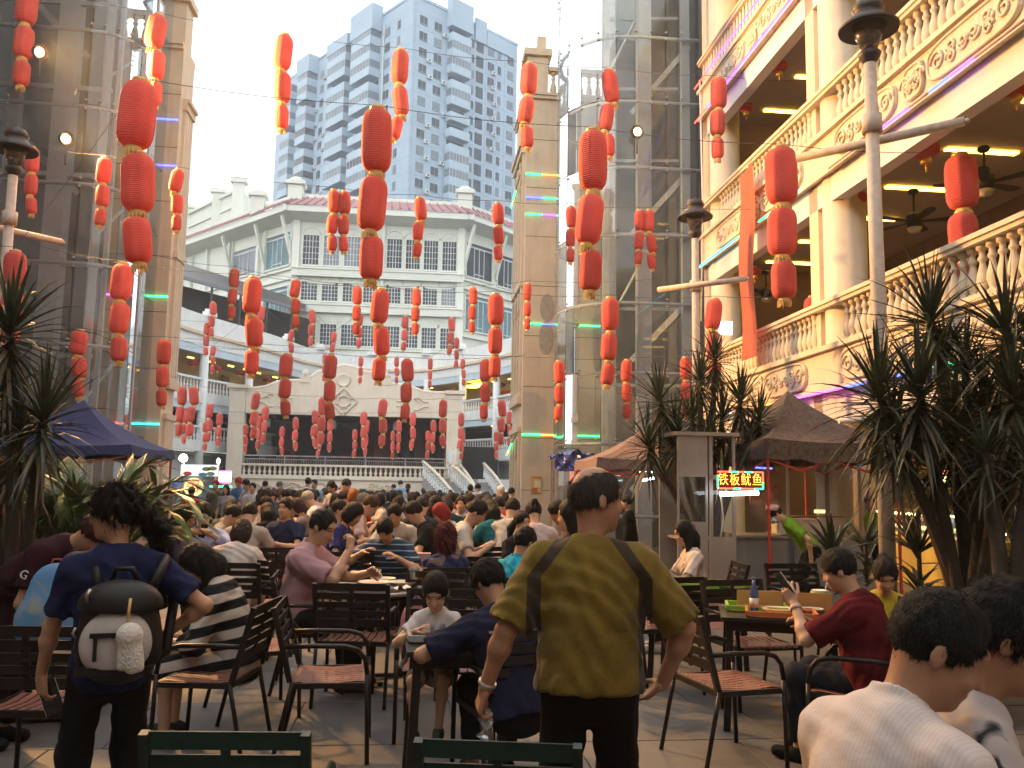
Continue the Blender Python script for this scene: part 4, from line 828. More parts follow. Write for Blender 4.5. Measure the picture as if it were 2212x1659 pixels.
STR = {
 'A': (11.0, [
  (305, 180, 290, 567, 74, 'large red lantern string before the left glass tower, biggest on that side'),
  (816, 238, 800, 603, 64, 'large red lantern string in the middle, over the high-rise and main block'),
  (1281, 285, 1277, 628, 60, 'large red lantern string before the right glass tower curve, lowest lantern tilted'),
  (1686, 322, 1694, 645, 66, 'large red lantern string before the slim arcade column, beside the tall lamp post'),
  (2073, 338, 2085, 645, 63, 'large red lantern string right of the tall lamp post, before the dark ceiling fans'),
  (33, 545, 22, 745, 43, 'red lantern string at the far left edge, its lower lanterns behind palm leaves')]),
 'B': (17.0, [
  (62, -25, 45, 185, 43, 'red lantern string cut by the top left corner of the frame'),
  (343, 35, 333, 225, 40, 'red lantern string at the top edge of the left gate wall'),
  (616, 78, 606, 278, 38, 'red lantern string against white sky, left of the high-rise'),
  (866, 110, 857, 302, 36, 'red lantern string before the top of the high-rise, behind the large middle string'),
  (1144, 140, 1136, 318, 36, 'red lantern string beside the roof pier of the right gate wall'),
  (1313, 152, 1315, 338, 33, 'red lantern string high before the right glass tower, above the large one'),
  (1552, 170, 1549, 342, 34, 'red lantern string by the top corner of the arcade end pillar'),
  (1765, 180, 1770, 322, 29, 'red lantern string before the arcade column, left of the lamp head')]),
 'C': (16.0, [
  (70, 320, 66, 462, 28, 'red lantern string behind the left lamp head'),
  (228, 343, 216, 487, 29, 'red lantern string on the left glass, left of the big string'),
  (386, 368, 380, 498, 26, 'red lantern string at the right edge of the left gate wall, upper one'),
  (721, 412, 717, 542, 25, 'left one of a close pair of red lantern strings over the main block eave'),
  (744, 415, 740, 543, 25, 'right one of a close pair of red lantern strings over the main block eave'),
  (906, 428, 903, 556, 24, 'red lantern string over the main block roof, right of the large middle string'),
  (1075, 440, 1075, 562, 24, 'red lantern string over the right slope of the main block roof'),
  (1233, 447, 1233, 567, 22, 'small red lantern string left of the large one on the right glass tower'),
  (1381, 455, 1380, 572, 22, 'left one of a close pair of red lantern strings on the right tower glass'),
  (1402, 455, 1406, 580, 22, 'right one of a close pair of red lantern strings on the right tower glass')]),
 'D': (15.0, [
  (267, 572, 255, 780, 42, 'red lantern string hanging just below the big left string'),
  (548, 602, 543, 808, 37, 'red lantern string before the left gallery roof canopy'),
  (824, 627, 819, 823, 36, 'red lantern string under the large middle string, before the stage pediment'),
  (1071, 637, 1069, 815, 32, 'red lantern string before the right curved gallery wall'),
  (1318, 645, 1315, 832, 35, 'red lantern string low on the right glass tower, above the camouflage tents'),
  (1545, 648, 1545, 826, 33, 'red lantern string right of the shorter lamp post'),
  (1755, 643, 1759, 820, 35, 'red lantern string low on the arcade column, above the camouflage canopy')]),
 'E': (20.0, [
  (507, 582, 500, 687, 20, 'small red lantern string before the black roof canopy'),
  (641, 606, 638, 708, 20, 'small red lantern string at the left end of the middle window row'),
  (772, 620, 769, 722, 19, 'small red lantern string before the middle windows, left of the large string tail'),
  (899, 624, 896, 722, 19, 'small red lantern string before the middle windows, right of the large string'),
  (1022, 622, 1018, 718, 18, 'small red lantern string before the right casement windows'),
  (1140, 613, 1139, 712, 17, 'small red lantern string on the right gate wall corner')]),
 'E2': (16.5, [
  (173, 715, 165, 857, 32, 'red lantern string low on the left glass, over the blue canopy'),
  (356, 735, 346, 877, 27, 'red lantern string low on the left gate wall, over the canopy corner'),
  (1207, 781, 1207, 908, 22, 'red lantern string at the seam of the right gate wall and tower'),
  (1354, 779, 1353, 904, 22, 'red lantern string behind the tips of the middle palm'),
  (1480, 773, 1482, 902, 22, 'red lantern string half hidden by palm leaves at the shorter lamp post')]),
 'F': (23.0, [
  (620, 766, 614, 898, 27, 'red lantern string before the left half of the stage pediment'),
  (716, 768, 709, 905, 26, 'red lantern string left of the pediment medallion'),
  (879, 777, 875, 906, 25, 'red lantern string before the right half of the stage pediment'),
  (1048, 778, 1044, 905, 22, 'red lantern string before the right gallery balustrade, wider of a close pair')]),
 'F2': (38.0, [
  (460, 653, 455, 727, 14, 'thin red lantern string before the left gallery parapet, upper'),
  (448, 698, 443, 767, 13, 'thin red lantern string before the left gallery beam, just lower'),
  (462, 748, 458, 805, 11, 'thin red lantern string before the ochre left gallery'),
  (566, 662, 561, 745, 15, 'thin red lantern string right behind the canopy-side string'),
  (673, 670, 670, 747, 14, 'thin red lantern string between the first and second lower windows'),
  (631, 714, 625, 780, 12, 'thin red lantern string at the left end of the lowest window row'),
  (722, 718, 716, 778, 12, 'thin red lantern string before the second lowest window, above the pediment'),
  (778, 678, 774, 750, 15, 'thin red lantern string beside the middle string in the lower windows'),
  (876, 683, 872, 757, 14, 'thin red lantern string before the lower windows, right of centre'),
  (975, 687, 972, 765, 14, 'thin red lantern string before the last lower window on the right')]),
 'F3': (43.0, [
  (703, 765, 701, 823, 11, 'tiny red lantern string just left of the pediment crest'),
  (780, 771, 778, 828, 10, 'tiny red lantern string just right of the pediment crest'),
  (857, 772, 856, 828, 10, 'tiny red lantern string before the gallery beam behind the stage'),
  (930, 775, 928, 838, 10, 'tiny red lantern string before the red shop front'),
  (987, 730, 985, 794, 11, 'tiny red lantern string left of the right gallery column, upper'),
  (1001, 777, 1002, 833, 10, 'tiny red lantern string on the right gallery column')]),
 'G': (31.0, [
  (394, 836, 385, 942, 19, 'left one of a pair of red lantern strings at the lower left gallery'),
  (417, 836, 410, 942, 19, 'right one of a pair of red lantern strings at the lower left gallery'),
  (555, 849, 548, 947, 17, 'red lantern string at the left end of the stage opening'),
  (697, 860, 694, 960, 18, 'red lantern string left of centre in the stage opening, crossing its lintel'),
  (829, 864, 825, 964, 18, 'red lantern string in the middle of the stage opening, crossing its lintel'),
  (958, 865, 955, 964, 17, 'red lantern string before the right stage pillar'),
  (1083, 865, 1081, 960, 17, 'red lantern string before the lower right gallery')]),
 'G2': (42.0, [(x1, y1, x2, y2, w, 'small red lantern string in the dark stage opening, number %s from its left end' % ORD[q_], 'small lantern strings before the stage') for q_, (x1, y1, x2, y2, w) in
   enumerate(((531, 918, 528, 977, 11), (561, 899, 555, 970, 12), (574, 879, 568, 957, 14), (610, 923, 608, 981, 11), (639, 903, 637, 971, 13), (680, 887, 679, 966, 14), (688, 930, 687, 987, 10), (713, 907, 711, 974, 12), (767, 929, 765, 987, 11), (787, 890, 786, 968, 14), (794, 909, 788, 984, 10), (849, 932, 848, 990, 10), (861, 909, 860, 975, 12), (893, 892, 889, 970, 13), (925, 932, 923, 990, 11), (936, 909, 934, 976, 12)))]),
 'G3': (40.0, [(x1, y1, x2, y2, w, lb, 'small lantern strings at the lower galleries') for x1, y1, x2, y2, w, lb in
   ((398, 887, 396, 958, 12, 'small red lantern string between a lower left pair'), (455, 873, 448, 954, 15, 'small red lantern string before the lower left balustrade, higher of two'), (445, 912, 442, 973, 12, 'small red lantern string overlapping another at the lower left balustrade'), (475, 893, 470, 963, 13, 'small red lantern string beside the left stage pillar'),
    (997, 893, 994, 970, 13, 'small red lantern string right of the right stage pillar, front one'), (999, 935, 997, 993, 10, 'small red lantern string low by the stair, right of the stage'), (1072, 933, 1071, 990, 10, 'small red lantern string above the small window by the stair'), (1101, 889, 1100, 963, 11, 'small red lantern string half cut by the right gate wall'))]),
}
for row, (d, L_) in STR.items():
    tops = []
    for it in L_:
        x1, y1, x2, y2, w, lab = it[:6]; grp = it[6] if len(it) > 6 else 'red lantern strings over the plaza'
        tops.append(lstring(x1, y1, x2, y2, w, d, lab, grp) + Vector((0, 0, .07)))
    tops.sort(key=lambda p: p.x)
    ends = {'A': (-8.2, 5.9), 'B': (-13, 6.5), 'C': (-13, 6.4), 'D': (-8.5, 6.3), 'E': (-8.6, 3.4), 'E2': (-7.9, 4.8), 'F': (-8.9, .35), 'F2': (-17.3, 3.2), 'F3': (-17.5, 2.6), 'G': (-16, 3.4), 'G2': (-17.5, 2.6), 'G3': (-17.5, 2.8)}.get(row)
    pts = [Vector(p) for p in tops]
    if ends: 
        l = Vector((ends[0], tops[0].y, tops[0].z + .25)); r = Vector((ends[1], tops[-1].y, tops[-1].z + .1))
        if l.x < pts[0].x: pts = [l] + pts
        if r.x > pts[-1].x: pts = pts + [r]
    path = []
    for i in range(len(pts) - 1):
        for k in range(6):
            t = k / 6; q = pts[i].lerp(pts[i+1], t); q.z -= .03 * math.sin(PI * t) * min(2, (pts[i+1]-pts[i]).length); path.append(q)
    path.append(pts[-1])
    names = {'A': 'nearest', 'B': 'highest', 'C': 'second', 'D': 'middle', 'E': 'main block', 'E2': 'low side', 'F': 'pediment', 'F2': 'far upper', 'F3': 'crest', 'G': 'lintel', 'G2': 'stage opening', 'G3': 'lower gallery'}
    tag(obj('lantern_wire', MB().tube(path, .004 + .00008 * d, 5), M_wire), 'thin dark wire carrying the %s row of lantern strings' % names[row], 'wire', 'lantern wires')
# ---------------------------------------------------------------- round palace lanterns under the arcade ceilings
rp = [(.16, .30), (.34, .27), (.46, .17), (.5, .02), (.48, -.1), (.40, -.2), (.28, -.27), (.16, -.29)]
rl_m = gored(rp, 40, 20, .12).mesh('round_lantern_body', pm('glossy_red_cloth', (.50, .035, .03), .35, .2, 3, spec=.5))
rl_g = MB().lathe([(.13, .28), (.17, .30), (.17, .36), (.12, .42)], 14).lathe([(.17, -.28), (.19, -.30), (.20, -.50), (.17, -.53)], 14).tube([(0, 0, -.5), (.01, 0, -.85)], .035, 6).mesh('round_lantern_trim', pm('bright_gold', (.72, .50, .10), .35, .2, 10, metal=.4))
for x, y, w, lab in ((1683, 145, 38, 'round red palace lantern hanging highest in the second arcade gallery'), (1612, 233, 33, 'round red palace lantern in the second gallery, nearer the end pillar'), (1552, 303, 27, 'round red palace lantern peeping behind a string at the arcade end pillar'), (2194, 190, 62, 'round red palace lantern cut by the right frame edge'), (1999, 325, 60, 'round red palace lantern with long tassel right of the tall lamp post'), (1850, 430, 48, 'round red palace lantern just left of the tall lamp post shaft'), (1630, 587, 30, 'round red palace lantern beside the hanging red banner'), (1556, 632, 28, 'round red palace lantern above a string near the shorter lamp post')):
    p = at_r(x, y, 6.98); W = w * Vector((cw(*p))).y / FPX
    t = thing('round_lantern', lab, 'lantern', cw(*p), 0, 'round lanterns under the arcade ceilings'); link('lantern_body', rl_m, t, None, None, (W, W, W)); link('gold_trim', rl_g, t, None, None, (W, W, W))
    zc = 6.69 if p.z < 7.5 else 10.25; obj('cord', MB().tube([(0, 0, W * .4), (0, 0, max(zc - p.z, W * .5))], .008, 5), M_wire, t)
for k, (i, o) in enumerate(((5, .8), (6, .9), (7, .8), (9, 1.0), (12, .9), (22, .8), (26, .9), (30, .8))):
    p, d = gpos(i, o); t = thing('round_lantern', 'small round red lantern hanging in the far curved gallery', 'lantern', cw(p.x, p.y, 8.25), 0, 'round lanterns in the far gallery'); link('lantern_body', rl_m, t, None, None, (.62, .62, .5)); link('gold_trim', rl_g, t, None, None, (.62, .62, .5))
# ---------------------------------------------------------------- lamp posts
M_postp = pm('chipped_cream_paint', (.55, .47, .40), .6, .18, 14, streak=.5, grime=(.30, .17, .10)); M_hat = pm('dark_lamp_hat', (.055, .045, .045), .5, .2, 8)
M_lglass = glassmat('lamp_glass', (.75, .72, .68), .18, (.5, .45, .4), .8)
def lamp(base, htop, r0, label, bar, lean=(0, 0)):
    b = Vector(base); t = thing('lamp_post', label, 'lamp post', b, 0, 'cream lamp posts of the plaza')
    top = Vector((lean[0], lean[1], htop))
    obj('post', MB().tube([(0, 0, 0), top * .5, top * .93], [r0, r0 * .92, r0 * .78], 16), M_postp, t)
    s = .70 * r0 / .075; c = top * .93
    obj('cup', MB().lathe([(.07*s, -.06), (.10*s, -.02), (.14*s, .02), (.16*s, .06), (.12*s, .09), (.09*s, .1)], 18, c), M_hat, t)
    obj('bulb_socket', MB().lathe([(.06*s, .1), (.06*s, .16), (.001, .17)], 12, c), M_postp, t)
    obj('glass_cone', MB().lathe([(.10*s, .10), (.16*s, .2), (.24*s, .36)], 20, c), M_lglass, t)
    obj('hat', MB().lathe([(.0, .36), (.24*s, .355), (.40*s, .30), (.41*s, .33), (.24*s, .43), (.19*s, .46), (.19*s, .48), (.20*s, .5), (.22*s, .52), (.16*s, .6), (.03*s, .63), (.02*s, .66), (.001, .67)], 28, c), M_hat, t)
    p, q, zc = bar; mb = MB().tube([Vector(p) - b, Vector(q) - b], r0 * .62, 10); obj('cross_bar', mb, M_postp, t)
    obj('bar_knob', MB().lathe([(.001, -.03), (.025, -.015), (.025, .015), (.001, .03)], 10, Vector(q) - b + (Vector(q)-Vector(p)).normalized() * .02), M_postp, t)
    f = (zc) / htop; obj('clamp', MB().lathe([(r0 * 1.25, -.09), (r0 * 1.25, .09)], 16, top * f), M_postp, t)
def hbar(x0, y0, x1, y1, d0):
    p = px(x0, y0, d0); v = ray(x1, y1); q = v * ((p.z - CAM_H) / v.z) + Vector((0, 0, CAM_H)); return p, q
bt = px(1915, 1100, 8.0); p, q = hbar(1722, 342, 2083, 262, 8.9); lamp((bt.x, bt.y, 0), 6.25, .075, 'tall cream lamp post with dark bell head beside the arcade', (p, q, p.z), (px(1876, 60, 8).x - bt.x, 0))
bt = px(1506, 1040, 13.6); p, q = hbar(1422, 626, 1612, 602, 13.9); lamp((bt.x, bt.y, 0), 6.1, .075, 'shorter-looking cream lamp post with dark bell head by the middle palm', (p, q, p.z))
bt = px(-22, 1030, 11.2); p, q = hbar(-60, 480, 133, 523, 11.4); lamp((bt.x, bt.y, 0), 6.1, .075, 'rusty cream lamp post at the left frame edge behind the palm', (p, q, p.z), (px(32, 330, 11.2).x - bt.x, 0))
# ---------------------------------------------------------------- red banner on the arcade
p, q = at_r(1612, 365, 6.22), at_r(1617, 775, 6.22); bn = MB(); n = 24; vs = []; W = .72
for k in range(n + 1):
    f = k / n
    for s in (-.5, .5): vs.append(cw(6.22 + .03 * math.sin(f * 9 + s), q.y + s * W, p.z + (q.z - p.z) * f))
bn.add(vs, [(2*k, 2*k+1, 2*k+3, 2*k+2) for k in range(n)], 0, True)
bb = thing('hanging_banner', 'long faded red cloth banner hanging from the arcade balustrade', 'banner', cw(6.22, q.y, q.z)); o = obj('cloth', bn, pm('faded_red_cloth', (.55, .15, .10), .8, .12, 4, trans=.4), bb); o.location = -cw(6.22, q.y, q.z)
o = obj('top_rod', MB().tube([cw(6.22, q.y - .2, p.z), cw(6.22, q.y + .2, p.z)], .012, 6), M_steel, bb); o.location = -cw(6.22, q.y, q.z)
o = obj('tie', MB().tube([cw(6.22, q.y, p.z), cw(6.42, q.y, 8.1)], .006, 5), M_wire, bb); o.location = -cw(6.22, q.y, q.z)
# ---------------------------------------------------------------- canopies and stalls
def canopy(label, c, half, ze, zp, mat, legm, val=.28, rz=0, legs=True, cat='canopy tent', sx_=1.0):
    t = thing('canopy_tent', label, cat, cw(c[0], c[1], 0), ALPHA + rz); n = 14; t.scale = (sx_, 1, 1)
    def roofpt(u, v):
        m = max(abs(u), abs(v)); h = (1 - m); f = h ** 1.55 * .85 + h * .15; mid = .05 * (1 - (min(abs(u), abs(v)) / max(m, 1e-3)) ** 2) * m
        return (u * half, v * half, ze + (zp - ze) * f - mid * .9)
    for name, fn in (('front', lambda s, m: (s, -m)), ('right', lambda s, m: (m, s)), ('back', lambda s, m: (-s, m)), ('left', lambda s, m: (-m, -s))):
        mb = MB(); vs = []; fs = []
        for i in range(n + 1):
            for j in range(9):
                m = 1 - i / n; s = (j / 4 - 1) * m; vs.append(roofpt(*fn(s, m)))
        for i in range(n):
            for j in range(8): fs.append((i*9+j, i*9+j+1, (i+1)*9+j+1, (i+1)*9+j))
        mb.add(vs, fs, 0, True); pn = obj('roof_panel', mb, mat, t)
        vb = MB(); vs = []
        for j in range(17):
            s = j / 8 - 1; a = fn(s, 1.006); top = roofpt(*[max(-1, min(1, q)) for q in a]); w_ = .012 * math.sin(j * 2.1)
            vs += [(a[0] * half, a[1] * half, top[2] + .004), (a[0] * (half + .02 + w_), a[1] * (half + .02 + w_), top[2] - val - .02 * math.sin(j * 1.3))]
        vb.add(vs, [(2*j, 2*j+1, 2*j+3, 2*j+2) for j in range(16)], 0, True); obj('valance', vb, mat, pn)
    for sx in (-1, 1):
        for sy in (-1, 1):
            if legs: obj('leg', MB().box((sx * half * .98 - .02, sy * half * .98 - .02, 0), (sx * half * .98 + .02, sy * half * .98 + .02, ze)), legm, t)
    h = half * .98
    for (ax, ay, bx_, by) in ((-h, -h, h, -h), (h, -h, h, h), (h, h, -h, h), (-h, h, -h, -h)):
        for k in range(2):
            P = lambda f, z: (ax + (bx_ - ax) * f, ay + (by - ay) * f, z)
            obj('truss_bar', MB().bar(P(.5 * k, ze - val - .02), P(.5 * k + .25, ze - val - .16), .02, .025).bar(P(.5 * k + .25, ze - val - .16), P(.5 * k + .5, ze - val - .02), .02, .025), legm, t)
    obj('apex_pole', MB().tube([(0, 0, ze - .4), (0, 0, zp - .02)], .02, 6), legm, t)
    return t
def camo(name, cols3, sc):
    m, nt, out = _nt(name); N = nt.nodes.new; L = nt.links.new; b = N('ShaderNodeBsdfPrincipled'); L(b.outputs[0], out.inputs[0]); b.inputs['Roughness'].default_value = .8
    tc = N('ShaderNodeTexCoord'); nz = N('ShaderNodeTexNoise'); nz.inputs['Scale'].default_value = sc; nz.inputs['Detail'].default_value = 3; nz.inputs['Distortion'].default_value = 1.2; L(tc.outputs['Object'], nz.inputs[0])
    cr = N('ShaderNodeValToRGB'); cr.color_ramp.interpolation = 'CONSTANT'; e = cr.color_ramp.elements; e[0].position = 0; e[0].color = (*cols3[0], 1); e[1].position = .46; e[1].color = (*cols3[1], 1); k = e.new(.56); k.color = (*cols3[2], 1); k = e.new(.64); k.color = (*cols3[0], 1)
    L(nz.outputs[0], cr.inputs[0]); L(cr.outputs[0], b.inputs['Base Color']); MATS[name] = m; return m
M_camo = camo('camouflage_canvas', ((.055, .038, .030), (.11, .075, .055), (.075, .06, .042)), 9); M_navy = pm('navy_canopy_cloth', (.022, .032, .115), .75, .12, 2, bump=.1, bscale=200)
M_redleg = pm('red_painted_leg', (.50, .05, .03), .45, .15, 10); M_orleg = pm('rust_orange_leg', (.40, .13, .05), .5, .2, 10)
pc = toc(px(172, 990, 15.6)); canopy('dark blue pop-up canopy at the foot of the left glass tower', (pc.x, pc.y), 1.28, 2.16, 3.0, M_navy, M_orleg, .16)
canopy('brown camouflage pop-up canopy with red legs over the squid stall', (5.62, 12.5), 1.42, 2.28, 3.1, M_camo, M_redleg, .26, sx_=.66)
pc = toc(px(1385, 1000, 17.6)); canopy('faded pink-brown canopy beyond the middle palm with white tube lights', (pc.x, pc.y), 1.15, 2.15, 2.75, camo('faded_camouflage', ((.13, .085, .075), (.18, .115, .10), (.15, .10, .08)), 7), M_redleg, .2)
M_white_tube = em('cold_white_tube', (.95, 1, .95), 14)
M_ss = pm('stainless_panel', (.36, .34, .32), .38, .12, 3, metal=.55); M_counter = pm('grey_steel_counter', (.30, .30, .29), .45, .15, 2, metal=.3, streak=.3); M_clear = glassmat('stall_glass', (.85, .86, .84), .06, (.5, .5, .48), .8)
for x0, y0, x1, y1 in ((1382, 1020, 1413, 1018), (1408, 1015, 1440, 1009), (1386, 1038, 1412, 1033), (1480, 1036, 1512, 1026)):
    p, q = px(x0, y0, 17.2), px(x1, y1, 17.2); tt = thing('tube_light', 'white tube light under the faded canopy at picture x %d' % x0, 'tube light', p, 0, 'tube lights under the faded canopy')
    tt['label'] = {1382: 'white tube light left under the faded canopy, upper short one', 1408: 'white tube light centre under the faded canopy', 1386: 'white tube light left under the faded canopy, lower short one', 1480: 'white tube light at the right end of the faded canopy'}[x0]
    obj('tube', MB().tube([(0, 0, 0), q - p], .022, 8), M_white_tube, tt); obj('hanger', MB().tube([(0, 0, .02), (0, 0, .25)], .006, 4).tube([q - p, q - p + Vector((0, 0, .25))], .006, 4), M_wire, tt)
def stall_box(name, label, cat, x0, x1, ytop, ybot, d, depth, mat, build=None, rz=ALPHA):
    p = px(x0, ybot, d); q = px(x1, ybot, d); top = px(x0, ytop, d).z; w = q.x - p.x
    t = thing(name, label, cat, (p.x, p.y, 0), rz); return t, w, top
# steel kiosk under the middle palm
t, w, top = stall_box('steel_kiosk', 'tall stainless steel food kiosk with a glazed front beside the camouflage canopy', 'kiosk', 1464, 1596, 940, 1140, 11.6, 1, M_ss)
obj('side_panel', MB().box((0, 0, 0), (.42, .03, 1.15)).box((0, 0, 1.75), (.42, .03, top)).box((0, 0, 1.15), (.03, .03, 1.75)).box((.39, 0, 1.15), (.42, .03, 1.75)), M_ss, t)
obj('front_panel', MB().box((.45, .02, 0), (w, .05, .95)).box((.45, .02, 1.72), (w, .05, 1.78)).box((.45, .02, .95), (.5, .05, top)).box((w - .04, .02, .951), (w, .05, top)), M_ss, t)
obj('roof', MB().box((-.04, -.04, top), (w + .04, .9, top + .05)), M_ss, t); obj('back_panel', MB().box((0, .86, 0), (w, .9, top)), M_ss, t); obj('far_side', MB().box((w - .03, .06, 0), (w, .86, 1.0)), M_ss, t)
obj('glass_pane', MB().add([(.04, .015, 1.15), (.39, .015, 1.15), (.39, .015, 1.75), (.04, .015, 1.75)], [(0, 1, 2, 3)]), M_clear, t); obj('glass_pane', MB().add([(.5, .035, .95), (w - .04, .035, .95), (w - .04, .035, 1.72), (.5, .035, 1.72)], [(0, 1, 2, 3)]), M_clear, t)
obj('inner_shelf', MB().box((.1, .2, .9), (w - .1, .8, .93)), M_ss, t)
# squid stall: counter, glass, LED sign, tube
ps = px(1560, 1240, 12.2); t = thing('squid_stall', 'grey steel squid stall with lit red sign under the camouflage canopy', 'food stall', (ps.x, ps.y, 0), ALPHA)
obj('counter_front', MB().box((0, 0, 0), (1.0, .04, .92)).box((1.0, -.12, 0), (2.1, -.08, .92)).box((1.0, -.12, 0), (1.04, 0, .92)), M_counter, t); obj('counter_top', MB().box((-.03, -.04, .92), (1.03, .8, .95)).box((.97, -.16, .951), (2.15, .8, .97)), M_ss, t)
for x in (0.0, .98, 2.06): obj('post', MB().box((x, .02, .95), (x + .035, .055, 2.05)), M_ss, t)
obj('glass_screen', MB().add([(.04, .03, .97), (.98, .03, .97), (.98, .03, 1.45), (.04, .03, 1.45)], [(0, 1, 2, 3)]), M_clear, t)
obj('warm_display', MB().box((1.62, .5, 1.26), (1.78, .53, 1.31)), em('display_glow', (1, .70, .25), 1.6), t); obj('shelf', MB().box((1.1, .5, 1.2), (2.05, .75, 1.22)), M_ss, t)
obj('photo_panel', MB().box((.78, .9, 1.36), (1.22, .92, 1.7)), pm('food_photo', (.6, .3, .25), .5, .6, 14), t)
tk = thing('food_tray_box', 'pale stack of paper trays on the squid stall counter', 'trays', (ps.x, ps.y, 0), ALPHA); obj('tray_stack', MB().box((.82, -.06, .98), (1.42, .22, 1.18)), pm('pale_paper', (.6, .5, .42), .7, .15, 20), tk); obj('tray_lip', MB().box((.80, -.08, 1.18), (1.44, .24, 1.19)), pm('pale_paper2', (.65, .55, .47), .7), tk)
def text_mesh(body, size, mat, name='lettering', extrude=.004):
    c = bpy.data.curves.new('glyphs', 'FONT'); c.body = body; c.size = size; c.extrude = extrude; c.align_x = 'CENTER'; c.align_y = 'CENTER'
    o = bpy.data.objects.new('glyphs', c); COL.objects.link(o); dg = bpy.context.evaluated_depsgraph_get(); me = bpy.data.meshes.new_from_object(o.evaluated_get(dg))
    bpy.data.objects.remove(o); me.name = name; me.materials.clear(); me.materials.append(mat); return me
p0, p1 = px(1548, 1017, 11.2), px(1650, 1058, 11.2); W, Hh = p1.x - p0.x, p0.z - p1.z
sg = thing('led_sign', 'red dot LED sign with four yellow characters over the squid stall', 'sign', ((p0.x + p1.x) / 2, p0.y, (p0.z + p1.z) / 2), 0)
obj('panel', MB().box((-W/2, 0, -Hh/2), (W/2, .05, Hh/2)), em('led_panel_red', (.16, .012, .008), 1.0), sg)
for k, ch in enumerate('铁板鱿鱼'): link('character', text_mesh(ch, .165, em('led_yellow', (1, .62, .08), 1.7), 'character'), sg, (-W * .36 + k * W * .24, -.006, 0), (PI / 2, 0, 0), (.82, 1.05, 1))
def ledframe(c, segs, par):
    for (a, b) in segs: obj('border_light', MB().tube([a, b], .011, 6), em('led_' + c, LEDC[c], 2.4), par)
fz, fx = Hh / 2 - .01, W / 2 - .012
ledframe('red', [((-fx, -.01, fz), (-fx * .5, -.01, fz)), ((-fx * .1, -.01, fz), (fx * .2, -.01, fz)), ((fx * .55, -.01, fz), (fx, -.01, fz)), ((-fx, -.01, -fz), (-fx * .3, -.01, -fz)), ((0, -.01, -fz), (fx * .6, -.01, -fz)), ((fx, -.01, fz), (fx, -.01, -fz * .2))], sg)
ledframe('green', [((-fx * .5, -.01, fz), (-fx * .1, -.01, fz)), ((fx * .2, -.01, fz), (fx * .55, -.01, fz)), ((-fx * .3, -.01, -fz), (0, -.01, -fz)), ((fx * .6, -.01, -fz), (fx, -.01, -fz)), ((-fx, -.01, fz * .6), (-fx, -.01, -fz)), ((fx, -.01, -fz * .2), (fx, -.01, -fz))], sg)
obj('hanger', MB().tube([(-fx, .02, fz), (-fx, .02, fz + .1)], .008, 5).tube([(fx, .02, fz), (fx, .02, fz + .1)], .008, 5), M_wire, sg)
p, q = px(1555, 1067, 11.2), px(1638, 1065, 11.2); tt = thing('tube_light', 'bright white tube light under the red LED sign', 'tube light', p, 0); obj('tube', MB().tube([(0, 0, 0), q - p], .03, 10), em('cold_white_tube2', (.95, 1, 1), 7), tt); obj('cable', MB().tube([(0, 0, 0), (.02, 0, -.12), (.05, .02, -.3), (.02, 0, -.45), (0, 0, -.6)], .008, 5), pm('white_cable', (.6, .6, .5), .5), tt)
p, q = px(1632, 1010, 12.0), px(1668, 1012, 12.0); tt = thing('blue_light_rope', 'short blue light rope under the camouflage canopy edge', 'light', p, 0); obj('rope', MB().tube([(0, 0, 0), q - p], .012, 6), em('led_blue', LEDC['blue'], 5), tt)
# rolled covers lying on the canopy roof
for x0, y0, x1, y1, lab in ((1815, 870, 1870, 872, 'thin pale pole on the camouflage canopy, upper'), (1812, 910, 1880, 906, 'pale rolled tube on the camouflage canopy, lower')):
    p, q = px(x0, y0, 10.6), px(x1, y1, 10.6); o = obj('roof_pole', MB().tube([p, q], .035 if y0 > 900 else .015, 8), M_creamw); tag(o, lab, 'pole')
# blue tarpaulin kiosk
pk = px(1200, 1150, 19.2); t = thing('tarp_kiosk', 'snack kiosk with crumpled blue tarpaulin roof at the foot of the right gate wall', 'kiosk', (pk.x, pk.y, 0), ALPHA)
nx, ny = 18, 8; vs = []
for i in range(nx + 1):
    for j in range(ny + 1):
        x, y = i / nx * 1.02 - .05, j / ny * 1.0 - .1; vs.append((x, y, 2.25 + .10 * math.sin(i * .9 + j * 1.7) * .4 + random.uniform(-.03, .03) + .12 * (1 - abs(2 * i / nx - 1))))
tarp = MB().add(vs, [(i*(ny+1)+j, (i+1)*(ny+1)+j, (i+1)*(ny+1)+j+1, i*(ny+1)+j+1) for i in range(nx) for j in range(ny)], 0, False)
vs = []
for i in range(nx + 1):
    for j in range(7): vs.append((i / nx * 1.02 - .05, -.1 - .03 * math.sin(i * 1.3 + j) + random.uniform(-.02, .02), 2.28 - j * .06 + random.uniform(-.015, .015)))
tarp.add(vs, [(i*7+j, (i+1)*7+j, (i+1)*7+j+1, i*7+j+1) for i in range(nx) for j in range(6)], 0, False)
obj('tarpaulin', tarp, pm('blue_tarp', (.04, .06, .28), .35, .25, 4, spec=.6), t); obj('kiosk_frame', MB().box((0, 0, 0), (.05, .05, 2.2)).box((.9, 0, 0), (.95, .05, 2.2)).box((0, 0, 1.55), (.95, .05, 1.6)).box((0, .8, 0), (.05, .85, 2.2)), M_ss, t); obj('counter', MB().box((.05, .01, 0), (.9, .8, .95)), M_ss, t); obj('red_light_post', MB().tube([(.33, -.06, .6), (.33, -.06, 1.95)], .028, 8), em('led_redpost', (1, .10, .04), 2.5), t)
obj('glass_side', MB().add([(.06, .025, .95), (.9, .025, .95), (.9, .025, 1.55), (.06, .025, 1.55)], [(0, 1, 2, 3)]), M_clear, t)
